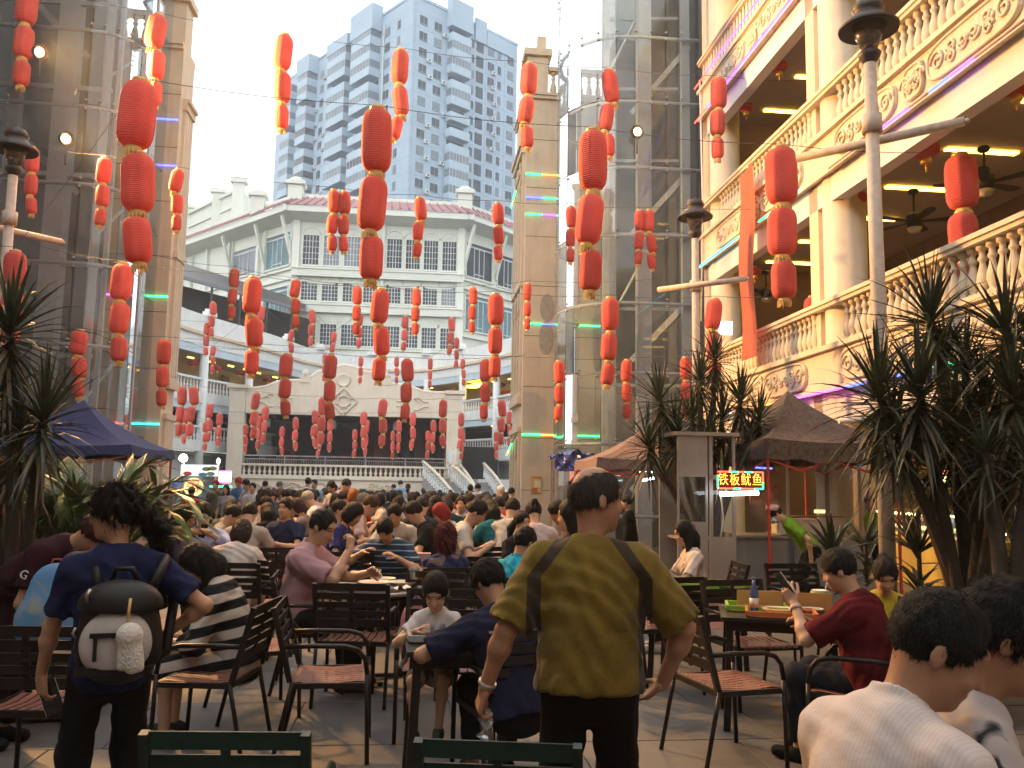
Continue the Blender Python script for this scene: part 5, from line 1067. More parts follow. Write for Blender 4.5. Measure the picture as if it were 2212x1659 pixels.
# arcade ground floor: lit menu boards and counter
for x0, y0, x1, y1, c, lab in ((1732, 1010, 1772, 1056, (.9, .85, .45), 'dim lit menu board behind the squid stall'), (1826, 1008, 1872, 1046, (1, .72, .12), 'yellow lit menu board behind the cream column'), (2020, 1010, 2066, 1048, (1, .8, .25), 'lit menu board seen between palm trunks'), (2272 - 90, 1005, 2212, 1045, (.8, 1, .6), 'green-white lit menu board at the right frame edge')):
    p, q = at_r(x0, y0, 10.0), at_r(x1, y1, 10.0); o = obj('menu_board', MB().box((9.98, q.y, q.z), (10.05, p.y, p.z), 0).box((9.97, q.y + .05, q.z + .05), (9.979, p.y - .05, q.z + (p.z - q.z) * .5), 1), [pm('menu_frame', (.05, .05, .06), .4), em('menu_glow_%d' % x0, c, 3.2)], None, (0, 0, 0), (0, 0, ALPHA)); tag(o, lab, 'menu board', 'lit menu boards of the arcade shops')
    obj('menu_pictures', MB().box((9.965, q.y + .08, q.z + (p.z - q.z) * .55), (9.979, p.y - .08, p.z - .06)), em('menu_pic_%d' % x0, (c[0] * .7, c[1] * .25, .06), 2.0), o)
p, q = at_r(1868, 1100, 9.0), at_r(2060, 1160, 9.0)
ctr = ct('food_counter', 'glowing glass food counter in the arcade ground floor', 'counter'); obj('base', MB().box((8.6, q.y - 1.2, 0), (9.2, p.y, .85)), pm('yellow_counter', (.55, .42, .12), .5, .1, 3), ctr); obj('glow_shelf', MB().box((8.65, q.y - 1.1, .95), (9.15, p.y - .1, .99)).box((8.7, q.y - 1.1, 1.2), (8.74, p.y - .1, 1.23)), em('counter_glow', (1, .82, .30), 6), ctr); obj('glass_top', MB().add([(8.6, q.y - 1.2, .85), (8.6, p.y, .85), (8.75, p.y, 1.3), (8.75, q.y - 1.2, 1.3)], [(0, 1, 2, 3)]), M_clear, ctr)
o = obj('orange_partition', MB().box((8.4, 8.6, 0), (8.5, 9.9, 2.4)), pm('orange_wall', (.55, .25, .08), .6, .15, 2)); o.rotation_euler = (0, 0, ALPHA); tag(o, 'orange partition wall glowing behind the forked palm trunk', 'partition')
p = px(1568, 708, 15.6); o = obj('lit_sign_box', MB().box((-.12, 0, -.12), (.12, .06, .12), 0), em('exit_white', (.95, 1, .9), 4)); o.location = p; tag(o, 'small lit white sign box in the arcade near the shorter lamp post', 'sign')
# left side food signs
def lit_panel(name, label, x0, y0, x1, y1, d, mats, extra=None):
    p, q = px(x0, y0, d), px(x1, y1, d); t = thing(name, label, 'sign', ((p.x + q.x) / 2, p.y, q.z), 0); w, h = (q.x - p.x) / 2, p.z - q.z
    obj('panel', MB().box((-w, 0, 0), (w, .08, h)), mats, t); return t, w, h
t, w, h = lit_panel('light_box_sign', 'white lit food sign with small bowl pictures left of the stage', 391, 1003, 470, 1029, 24, em('white_signbox', (.95, 1, .98), .85))
for fx_, fz_, c in ((.38, .62, (.25, .28, .2)), (.72, .68, (.35, .4, .15)), (.62, .2, (.2, .4, .3)), (-.62, .2, (.7, .1, .08)), (.2, .12, (.05, .35, .5))): obj('bowl_picture', MB().lathe([(.10, 0), (.10, .01)], 12).mesh('x', M_black) and MB().prism([(fx_ * w + .12 * math.cos(u), fz_ * h + .06 * math.sin(u)) for u in np.linspace(0, 2*PI, 13)[:-1]], -.01, -.002, 'y'), pm('bowl_pic_%d' % int(fx_ * 100), c, .5), t)
obj('post', MB().box((-w + .02, .02, -1.4), (-w + .07, .07, 0)).box((w - .07, .02, -1.4), (w - .02, .07, 0)), M_steel, t)
p = px(417, 1052, 23); t = thing('round_sign', 'round yellow lit sign with a red character at the porridge stall', 'sign', p, 0); R_ = 20 * 23 / FPX
obj('disc', MB().prism([(R_ * math.cos(u), R_ * math.sin(u)) for u in np.linspace(0, 2*PI, 25)[:-1]], 0, .08, 'y'), em('yellow_signdisc', (1, .84, .34), 1.1), t); link('character', text_mesh('粥', R_ * 1.35, em('sign_redtext', (.9, .10, .02), 1.2), 'character'), t, (0, -.01, 0), (PI / 2, 0, 0)); obj('post', MB().box((-.03, .02, -1.5), (.03, .06, -R_)), M_steel, t)
t, w, h = lit_panel('neon_sign', 'overexposed yellow and red neon sign behind the standing waiters', 468, 1018, 497, 1042, 24.5, em('neon_yellow', (1, .80, .25), 5)); obj('neon_border', MB().tube([(-w, -.02, 0), (w, -.02, 0), (w, -.02, h), (-w, -.02, h), (-w, -.02, 0)], .03, 6), em('led_pink', LEDC['pink'], 5), t); obj('post', MB().box((-.03, .02, -1.3), (.03, .06, 0)), M_steel, t); obj('base_neon', MB().tube([(-w * 1.8, -.02, -.12), (w * 1.3, -.02, -.12)], .03, 6), em('led_green', LEDC['green'], 5), t)
p = px(396, 990, 24); t = thing('bulb_lamp', 'glaring bare white bulb on a pole by the left food signs', 'lamp', p, 0); obj('bulb', MB().lathe([(.001, -.12), (.10, -.06), (.12, .02), (.07, .1), (.001, .12)], 12), em('glare_bulb', (1, 1, .95), 12), t); obj('pole', MB().tube([(0, .05, .1), (.0, .1, -2.2)], .02, 6), M_steel, t)
p = px(472, 995, 24); t = thing('bulb_lamp', 'white pendant lamp above the left neon sign', 'lamp', p, 0); obj('bulb', MB().lathe([(.001, -.12), (.05, -.06), (.06, .0), (.03, .06), (.001, .08)], 12), em('pendant_glow', (1, .95, .85), 2.5), t); obj('pole', MB().tube([(0, .05, 0), (.0, .1, -2.2)], .02, 6), M_steel, t)
pb = px(381, 1062, 24.6); t = thing('blue_umbrella', 'small folded blue stall umbrella beside the round sign', 'umbrella', (pb.x, pb.y, 0), 0); obj('canopy', MB().lathe([(.45, 1.2), (.33, 1.36), (.1, 1.55), (.001, 1.6)], 10), pm('blue_umbrella', (.05, .13, .35), .7), t); obj('pole', MB().tube([(0, 0, 0), (0, 0, 1.6)], .02, 6), M_steel, t)
# ---------------------------------------------------------------- plants
M_drac = pm('dracaena_leaf', (.045, .056, .032), .45, .5, 5, spec=.4, trans=.15); M_drac2 = pm('dracaena_leaf_dry', (.15, .12, .075), .6, .3, 5); M_trunk = pm('palm_bark', (.050, .037, .028), .9, .35, 9, bump=.6, bscale=40); M_areca = pm('areca_leaf', (.10, .145, .035), .45, .35, 4, spec=.5)
def leaf(mb, base, d, L, w, droop, mi=0, seg=5):
    d = Vector(d).normalized(); side = d.cross(Vector((0, 0, 1)))
    if side.length < 1e-3: side = Vector((1, 0, 0))
    side.normalize(); p = Vector(base); vs = []; cur = d.copy()
    for k in range(seg + 1):
        f = k / seg; ww = w * (.55 + .45 * math.sin(min(1, f * 2.2) * PI / 2)) * (1 - f ** 2.2) + .001
        nrm = side.cross(cur).normalized()
        vs += [p - side * ww, p + nrm * (-ww * .35), p + side * ww]
        p = p + cur * (L / seg); cur = (cur + Vector((0, 0, -droop * (f + .15)))).normalized()
    fs = []
    for k in range(seg): o = k * 3; fs += [(o, o+1, o+4, o+3), (o+1, o+2, o+5, o+4)]
    mb.add(vs, fs, mi, False)
def rosette(mb, c, R, n, seed):
    rn = random.Random(seed); c = Vector(c)
    for k in range(n):
        f = k / n; el = math.radians(88 - 158 * f ** .9 + rn.uniform(-12, 12)); az = k * 2.39996 + rn.uniform(-.3, .3)
        d = Vector((math.cos(az) * math.cos(el), math.sin(az) * math.cos(el), math.sin(el)))
        leaf(mb, c + Vector((0, 0, -.42 * R * f * f)), d, R * rn.uniform(.65, 1.2), R * .030 * rn.uniform(.7, 1.3), rn.uniform(.12, .42), 1 if (f > .7 and rn.random() < .5) else 0)
def dracaena(label, base, heads, n=95, tr=.045):
    b = Vector(base); t = thing('palm_plant', label, 'palm', b, 0); mb = MB()
    for i, (x, y, d, R) in enumerate(heads):
        h = px(x, y, d) - b; rosette(mb, h, R, n, i * 7 + int(x))
        tw = .06 * math.sin(i * 2.3); pts = [Vector((tw * .4, tw * .3, 0)), Vector((h.x * .25 + tw, h.y * .25, h.z * .40)), Vector((h.x * .7, h.y * .7, h.z * .75)), h]
        path = []
        for k in range(11):
            f = k / 10; path.append((1-f)**3 * pts[0] + 3*f*(1-f)**2 * pts[1] + 3*f*f*(1-f) * pts[2] + f**3 * pts[3])
        obj('trunk', MB().tube(path, [tr * (1.15 - .5 * k / 10) for k in range(11)], 9), M_trunk, t)
    obj('crown', mb, [M_drac, M_drac2], t); return t
bR = px(2095, 1265, 6.6)
dracaena('big many-headed dracaena palm filling the right side behind the diners', (bR.x, bR.y, .35), [(1900, 855, 6.6, .62), (2010, 690, 6.9, .60), (2175, 720, 6.4, .60), (2085, 800, 7.2, .55), (2190, 850, 6.2, .55), (1985, 845, 6.4, .60), (2060, 930, 6.7, .55), (2170, 960, 6.9, .5), (2230, 760, 6.8, .6), (1930, 940, 6.5, .5), (2130, 880, 6.9, .55), (2040, 780, 7.3, .5), (2110, 1010, 7.0, .5), (2010, 1000, 6.8, .5), (2215, 930, 6.6, .5)], 100)
bR2 = px(2165, 1250, 6.0); dracaena('forked dark palm trunk with a sparse tuft at the right frame edge', (bR2.x, bR2.y, .3), [(2225, 1000, 6.0, .45), (2130, 980, 6.1, .42)], 70, .06)
bM = px(1527, 1150, 12.3); dracaena('many-headed dracaena palm beside the shorter lamp post', (bM.x, bM.y, .3), [(1425, 862, 12.1, .68), (1400, 960, 11.9, .62), (1512, 820, 12.8, .60), (1545, 775, 12.9, .55), (1600, 865, 12.5, .62), (1640, 905, 12.3, .55), (1495, 905, 12.6, .6), (1560, 905, 12.7, .6), (1460, 935, 12.2, .6), (1530, 950, 12.4, .55), (1620, 945, 12.4, .5)], 95, .05)
bL = px(35, 1240, 6.2); dracaena('dark dracaena palm at the left frame edge, spiky heads over the canopy', (bL.x, bL.y, .4), [(22, 715, 6.2, .62), (95, 905, 5.9, .48), (-30, 880, 6.4, .6), (40, 960, 6.3, .5)], 110)
# areca palm, left
def areca(label, base, fronds, leafm, nl=26):
    b = Vector(base); t = thing('areca_palm', label, 'palm', b, 0); mb = MB(); st = MB()
    for i, (dx, dy, z0, z1, L) in enumerate(fronds):
        path = []
        for k in range(9):
            f = k / 8; path.append(Vector((dx * f * (1.0), dy * f, z0 * (1 - f) + (z0 + z1) * f + (.55 * L * math.sin(PI * f * .75) - .35 * L * f ** 3))))
        st.tube(path, [.014 * (1 - .7 * k / 8) for k in range(9)], 5)
        for k in range(nl):
            f = .25 + .75 * k / nl; j = min(int(f * 8), 7); p = path[j].lerp(path[j+1], f * 8 - j); dv = (path[j+1] - path[j]).normalized(); sd = dv.cross(Vector((0, 0, 1))).normalized()
            for s in (-1, 1): leaf(mb, p, dv * .75 + sd * s * .8 + Vector((0, 0, .1)), L * .40 * (1.05 - .6 * abs(f - .5)), .0075, .34, 0, 4)
    obj('stems', st, M_areca, t); obj('fronds', mb, leafm, t); return t
rn = random.Random(3); ba = px(185, 1250, 7.4)
areca('leafy green areca palm bush under the blue canopy edge', (ba.x, ba.y, .35), [(rn.uniform(-.9, .95), rn.uniform(-.5, .5), rn.uniform(.0, .3), rn.uniform(.45, 1.0), rn.uniform(.75, 1.0)) for k in range(30)], M_areca, 38)
ba = px(325, 1150, 17); areca('dark small palm behind the frizzy-haired woman, beyond the blue canopy', (ba.x, ba.y, .2), [(rn.uniform(-.8, .8), rn.uniform(-.5, .5), .2, rn.uniform(.5, 1.1), .8) for k in range(14)], pm('areca_dark', (.035, .05, .02), .5, .3, 4), 18)
# low broad-leaf plants in the right planter
for x, y, d, n, R, lab in ((1800, 1165, 8.3, 16, .5, 'low broad-leaf plant in the right planter, left of the lamp post'), (1870, 1150, 8.6, 18, .45, 'low broad-leaf plant at the foot of the tall lamp post'), (1985, 1165, 7.8, 22, .5, 'bushy low plant right of the tall lamp post'), (2190, 1120, 7.4, 18, .45, 'thin spiky plant at the right edge behind the palm trunk')):
    b = px(x, y + 30, d); t = thing('leafy_plant', lab, 'plant', b, 0, 'low plants in the right planter'); mb = MB(); rq = random.Random(x)
    for k in range(n): az = rq.uniform(0, 2*PI); el = rq.uniform(.35, 1.4); leaf(mb, (0, 0, 0), (math.cos(az)*math.cos(el), math.sin(az)*math.cos(el), math.sin(el)), R * rq.uniform(.6, 1.1), .03 if 'spiky' not in lab else .012, .25)
    for k in range(n): az = rq.uniform(0, 2*PI); el = rq.uniform(.1, 1.0); leaf(mb, (0, 0, -rq.uniform(.05, .4)), (math.cos(az)*math.cos(el), math.sin(az)*math.cos(el), math.sin(el)), R * rq.uniform(.5, .9), .03 if 'spiky' not in lab else .012, .3)
    obj('leaves', mb, M_drac, t); obj('stem', MB().tube([(0, 0, -.35), (0, 0, .05)], .02, 6), M_trunk, t)
# planters
M_plank = pm('weathered_planter_wood', (.13, .09, .06), .8, .3, 8, bump=.3, bscale=30); M_stone = pm('planter_stone', (.20, .16, .12), .85, .25, 5, bump=.4, bscale=25); M_soil = pm('soil', (.05, .04, .03), .95, .4, 20, bump=.8, bscale=30)
def planter(label, c, w, d, h, mat, slats=True):
    t = thing('planter', label, 'planter', cw(*c), ALPHA); obj('soil', MB().box((-w/2 + .05, -d/2 + .05, 0), (w/2 - .05, d/2 - .05, h - .06)), M_soil, t)
    if slats:
        for s in (-1, 1):
            n = int(w / .16)
            for k in range(n): x = -w/2 + (k + .5) * w / n; obj('plank', MB().box((x - w/n*.44, s * d/2 - .02, .03), (x + w/n*.44, s * d/2 + .02, h - .02)), mat, t)
            n2 = int(d / .16)
            for k in range(n2): y = -d/2 + (k + .5) * d / n2; obj('plank', MB().box((s * w/2 - .02, y - d/n2*.44, .03), (s * w/2 + .02, y + d/n2*.44, h - .02)), mat, t)
        obj('rim', MB().box((-w/2 - .03, -d/2 - .03, h - .02), (w/2 + .03, -d/2 + .06, h + .03)).box((-w/2 - .03, d/2 - .06, h - .02), (w/2 + .03, d/2 + .03, h + .03)).box((-w/2 - .03, -d/2 + .061, h - .02), (-w/2 + .06, d/2 - .061, h + .03)).box((w/2 - .06, -d/2 + .061, h - .02), (w/2 + .03, d/2 - .061, h + .03)), mat, t)
    else:
        for k in range(3):
            z0, z1 = k * h / 3 + .004, (k + 1) * h / 3 - .004; L = 0; j = 0
            while L < w - .01:
                l = min(random.uniform(.35, .55), w - L); obj('stone_block', MB().box((-w/2 + L + .004, -d/2 - .05, z0), (-w/2 + L + l - .004, -d/2 + .05, z1)), mat, t); L += l
            L = 0
            while L < d - .11:
                l = min(random.uniform(.35, .55), d - .1 - L); obj('stone_block', MB().box((-w/2 - .05, -d/2 + .055 + L, z0), (-w/2 + .05, -d/2 + .055 + L + l - .008, z1)), mat, t); L += l
c = toc(Vector((bL.x + .1, bL.y, 0))); planter('wooden slatted planter box under the left palm', (c.x, c.y, 0), 1.1, .8, .42, M_plank)
c = toc(Vector((ba.x, ba.y, 0))); ba2 = px(185, 1250, 7.4); c = toc(Vector((ba2.x, ba2.y, 0))); planter('dark wooden planter box under the areca palm', (c.x, c.y, 0), .9, .7, .38, M_plank)
c = toc(Vector((bR.x + 1.0, bR.y + .55, 0))); planter('long stone planter wall under the right palms', (c.x + .2, c.y, 0), 2.9, 1.6, .4, M_stone, False)
c = toc(Vector((bM.x, bM.y, 0))); planter('stone planter under the middle palm', (c.x, c.y, 0), 1.2, 1.0, .4, M_stone, False)
# ================================================================== people: smooth-blended bodies meshed as one skin
def _v(a): return np.array(a, dtype=np.float64)
class Sdf:
    def __init__(s): s.p = []
    def cap(s, a, b, ra, rb=None, k=.03, cuts=(), sub=False):
        rb = ra if rb is None else rb; a, b = _v(a), _v(b)
        s.p.append(('c', (a, b, ra, rb), k, cuts, sub, np.minimum(a - ra, b - rb), np.maximum(a + ra, b + rb))); return s
    def ell(s, c, r, M=None, k=.03, cuts=(), sub=False):
        c, r = _v(c), _v(r); m = np.eye(3) if M is None else _v(M); e = np.sqrt(((m * r) ** 2).sum(1))
        s.p.append(('e', (c, r, m), k, cuts, sub, c - e, c + e)); return s
    def mesh(s, vox, wob=None):
        lo = np.min([q[5] for q in s.p if not q[4]], 0) - 3 * vox; hi = np.max([q[6] for q in s.p if not q[4]], 0) + 3 * vox
        n = np.ceil((hi - lo) / vox).astype(int) + 1; D = np.full(n, .5, np.float32)
        ax = [lo[i] + vox * np.arange(n[i]) for i in range(3)]
        for kind, P, k, cuts, sub, l, h in s.p:
            mg = k + 2.5 * vox; i0 = np.maximum(((l - mg - lo) / vox).astype(int), 0); i1 = np.minimum(((h + mg - lo) / vox).astype(int) + 2, n)
            if (i1 <= i0).any(): continue
            sl = tuple(slice(i0[j], i1[j]) for j in range(3)); X = ax[0][sl[0]][:, None, None]; Y = ax[1][sl[1]][None, :, None]; Z = ax[2][sl[2]][None, None, :]
            if kind == 'c':
                a, b, ra, rb = P; ba = b - a; L2 = max(ba @ ba, 1e-9)
                t = np.clip(((X - a[0]) * ba[0] + (Y - a[1]) * ba[1] + (Z - a[2]) * ba[2]) / L2, 0, 1)
                d = np.sqrt((X - a[0] - t * ba[0]) ** 2 + (Y - a[1] - t * ba[1]) ** 2 + (Z - a[2] - t * ba[2]) ** 2) - (ra + (rb - ra) * t)
            else:
                c, r, m = P; q = [((X - c[0]) * m[0, j] + (Y - c[1]) * m[1, j] + (Z - c[2]) * m[2, j]) / r[j] for j in range(3)]
                k0 = np.sqrt(q[0] ** 2 + q[1] ** 2 + q[2] ** 2); k1 = np.sqrt((q[0] / r[0]) ** 2 + (q[1] / r[1]) ** 2 + (q[2] / r[2]) ** 2) + 1e-6
                d = k0 * (k0 - 1) / k1
            for (q, nn) in cuts: d = np.maximum(d, (X - q[0]) * nn[0] + (Y - q[1]) * nn[1] + (Z - q[2]) * nn[2])
            A = D[sl]
            if sub: D[sl] = np.maximum(A, -d)
            else:
                hh = np.maximum(k - np.abs(A - d), 0) / max(k, 1e-6); D[sl] = np.minimum(A, d) - hh * hh * k * .25
        if wob: D += wob(ax[0][:, None, None], ax[1][None, :, None], ax[2][None, None, :])
        return nets(D, lo, vox)
def nets(D, lo, vox):
    """surface nets: one vertex per boundary cell, one quad per crossing edge"""
    S = D < 0; c = np.zeros(tuple(i - 1 for i in S.shape), np.int8)
    for dx in (0, 1):
        for dy in (0, 1):
            for dz in (0, 1): c += S[dx:S.shape[0]-1+dx, dy:S.shape[1]-1+dy, dz:S.shape[2]-1+dz]
    act = (c > 0) & (c < 8); idx = np.argwhere(act); vid = np.full(act.shape, -1, np.int64); vid[act] = np.arange(len(idx))
    acc = np.zeros((len(idx), 3)); cnt = np.zeros(len(idx)); off = np.array([[x, y, z] for x in (0, 1) for y in (0, 1) for z in (0, 1)])
    for a in range(8):
        for b in range(a + 1, 8):
            if np.abs(off[a] - off[b]).sum() != 1: continue
            pa, pb = idx + off[a], idx + off[b]; da, db = D[tuple(pa.T)], D[tuple(pb.T)]; m = (da < 0) != (db < 0)
            t = (da[m] / (da[m] - db[m]))[:, None]; acc[m] += pa[m] + t * (pb[m] - pa[m]); cnt[m] += 1
    V = lo + vox * acc / np.maximum(cnt, 1)[:, None]; F = []
    for ax in range(3):
        u, w = (ax + 1) % 3, (ax + 2) % 3; s0 = [slice(None)] * 3; s1 = [slice(None)] * 3; s0[ax] = slice(0, -1); s1[ax] = slice(1, None)
        E = np.argwhere(S[tuple(s0)] != S[tuple(s1)]); E = E[(E[:, u] > 0) & (E[:, w] > 0) & (E[:, u] < S.shape[u] - 1) & (E[:, w] < S.shape[w] - 1)]
        flip = S[tuple(E.T)]; q = []
        for du, dw in ((-1, -1), (0, -1), (0, 0), (-1, 0)):
            k = E.copy(); k[:, u] += du; k[:, w] += dw; q.append(vid[tuple(k.T)])
        q = np.stack(q, 1); q[~flip] = q[~flip][:, ::-1]; F.append(q)
    return V, np.concatenate(F)
def np_mesh(name, parts, mats):
    """parts: list of (V, F, material index) joined into one mesh"""
    vs, fs, ms, o = [], [], [], 0
    for V, F, m in parts: vs.append(V); fs.append(F + o); ms.append(np.full(len(F), m, np.int32)); o += len(V)
    V, F, Mi = np.concatenate(vs), np.concatenate(fs), np.concatenate(ms); me = bpy.data.meshes.new(name)
    me.vertices.add(len(V)); me.vertices.foreach_set('co', V.astype(np.float32).ravel()); me.loops.add(F.size); me.loops.foreach_set('vertex_index', F.astype(np.int32).ravel())
    me.polygons.add(len(F)); me.polygons.foreach_set('loop_start', np.arange(0, F.size, 4, dtype=np.int32)); me.update(calc_edges=True)
    for m in mats: me.materials.append(m)
    me.polygons.foreach_set('material_index', Mi); me.polygons.foreach_set('use_smooth', np.ones(len(F), bool)); me.update(); return me
def nrm(a): a = _v(a); return a / max(np.linalg.norm(a), 1e-9)
def ik(S, T, l1, l2, pole):
    S, T, pole = _v(S), _v(T), nrm(pole); d = T - S; L = np.linalg.norm(d)
    if L > (l1 + l2) * .995: T = S + d / L * (l1 + l2) * .995; d = T - S; L = np.linalg.norm(d)
    u = d / L; a = (l1 * l1 - l2 * l2 + L * L) / (2 * L); h = math.sqrt(max(l1 * l1 - a * a, 0)); w = pole - u * (pole @ u); w = nrm(w)
    return S + u * a + w * h, T
def rotm(yaw=0, pitch=0, roll=0):
    """columns right, forward, up after pitch forward(+) then yaw left(+)"""
    cy_, sy_ = math.cos(yaw), math.sin(yaw); cp, sp = math.cos(pitch), math.sin(pitch); cr_, sr = math.cos(roll), math.sin(roll)
    Rz = np.array([[cy_, -sy_, 0], [sy_, cy_, 0], [0, 0, 1]]); Rx = np.array([[1, 0, 0], [0, cp, sp], [0, -sp, cp]]); Ry = np.array([[cr_, 0, sr], [0, 1, 0], [-sr, 0, cr_]])
    return Rz @ Rx @ Ry
HAIRCOL = (.014, .011, .010); SKIN = (.50, .28, .17)
def skinmat(c): return pm('skin_%02x%02x%02x' % tuple(int(v * 99) for v in c), c, .5, .10, 14, bump=.05, bscale=180, spec=.35)
def cloth(c, tag_=''): return pm('cloth_%s%03d_%03d_%03d' % (tag_, *[int(v * 999) for v in c]), c, .85, .16, 5, bump=.55, bscale=17, spec=.10)
def hairmat(c):
    nm = 'hair_%03d_%03d_%03d' % tuple(int(v * 999) for v in c)
    if nm in MATS: return MATS[nm]
    m = pm(nm, c, .58, .45, 30, bump=.9, bscale=60, spec=.2); nt = m.node_tree; tc = [n for n in nt.nodes if n.type == 'TEX_COORD'][0]
    mp = nt.nodes.new('ShaderNodeMapping'); mp.inputs['Scale'].default_value = (3.2, 3.2, .45); nt.links.new(tc.outputs['Object'], mp.inputs[0])
    for n in nt.nodes:
        if n.type == 'TEX_NOISE': nt.links.new(mp.outputs[0], n.inputs['Vector'])
    return m
def hand_sdf(S, W, d, n, side, curl, sc=1.0, spread=.12, thumb=(.5, .4)):
    """W wrist, d towards the fingers, n out of the palm, side towards the thumb; curl per finger in radians (per joint)"""
    W, d, n, side = _v(W), nrm(d), nrm(n), nrm(side); n = nrm(n - d * (n @ d)); side = nrm(np.cross(d, n)) * (1 if np.cross(d, n) @ side > 0 else -1)
    kn = []
    for i in range(4):
        o = (.030 - .021 * i) * sc; K = W + d * (.086 - .004 * abs(i - 1.2)) * sc + side * o; kn.append(K)
        S.cap(W + d * .012 * sc + side * o * .7, K, .0135 * sc, .0115 * sc, .012)
    for i, (l, r) in enumerate(((.072, .0085), (.080, .0088), (.075, .0083), (.058, .0073))):
        p = kn[i]; a = 0; dd = nrm(d + side * spread * (1 - i * .67))
        for j, f in enumerate((.46, .30, .24)):
            a += curl[i] * (1 if j else .75); q = p + (dd * math.cos(a) + n * math.sin(a)) * l * f * sc; S.cap(p, q, r * sc * (1 - .06 * j), r * sc * (.94 - .08 * j), .004); p = q
    T0 = W + d * .025 * sc + side * .024 * sc; T1 = T0 + nrm(d * .6 + side * thumb[0] + n * thumb[1]) * .040 * sc; T2 = T1 + nrm(d * .85 + side * thumb[0] * .35 + n * thumb[1] * 1.2) * .032 * sc; T3 = T2 + nrm(d * .9 + n * thumb[1] * 1.4) * .025 * sc
    S.cap(T0, T1, .014 * sc, .0115 * sc, .012).cap(T1, T2, .0105 * sc, .0095 * sc, .004).cap(T2, T3, .0092 * sc, .0075 * sc, .004)
def hair_strands(ho, hc, HM, n, L, curl, mat):
    """fine tapering strands lying on the hair, one joined part"""
    me = ho.data; nv = len(me.vertices); co = np.empty(nv * 3, np.float32); no = np.empty(nv * 3, np.float32); me.vertices.foreach_get('co', co); me.vertices.foreach_get('normal', no); co = co.reshape(-1, 3); no = no.reshape(-1, 3)
    r = np.random.default_rng(n + nv); k = r.integers(0, nv, n); P, Nn = co[k] + r.normal(0, .003, (n, 3)), no[k]; out = P - hc
    comb = out * .6 + HM[:, 2] * -.05 - HM[:, 1] * .03 + np.array([0, 0, -.07]); comb -= Nn * (comb * Nn).sum(1)[:, None]; comb /= np.linalg.norm(comb, axis=1)[:, None] + 1e-6
    d = comb + Nn * r.uniform(.05, .55 + curl, (n, 1)) + r.normal(0, .22 + curl, (n, 3)); d /= np.linalg.norm(d, axis=1)[:, None]; sd = np.cross(d, Nn); sd /= np.linalg.norm(sd, axis=1)[:, None] + 1e-6
    w = r.uniform(.0008, .0018, (n, 1)); seg = 4 if curl else 2; V = []; p = P - Nn * .002; dd = d.copy(); ll = L * r.uniform(.5, 1.25, (n, 1)) / seg
    for j in range(seg + 1):
        f = 1 - j / (seg + .15); V += [p - sd * w * f, p + sd * w * f]; p = p + dd * ll; dd = dd + r.normal(0, .35 * curl + .08, (n, 3)) + np.array([0, 0, -.10]); dd /= np.linalg.norm(dd, axis=1)[:, None]
    V = np.stack(V, 1).reshape(-1, 3); b0 = (np.arange(n) * 2 * (seg + 1))[:, None]; F = np.concatenate([b0 + np.array([[2*j, 2*j+1, 2*j+3, 2*j+2]]) for j in range(seg)])
    tag(link('hair_strands', np_mesh('hair_strands', [(V, F, 0)], [mat]), ho), kind='stuff')
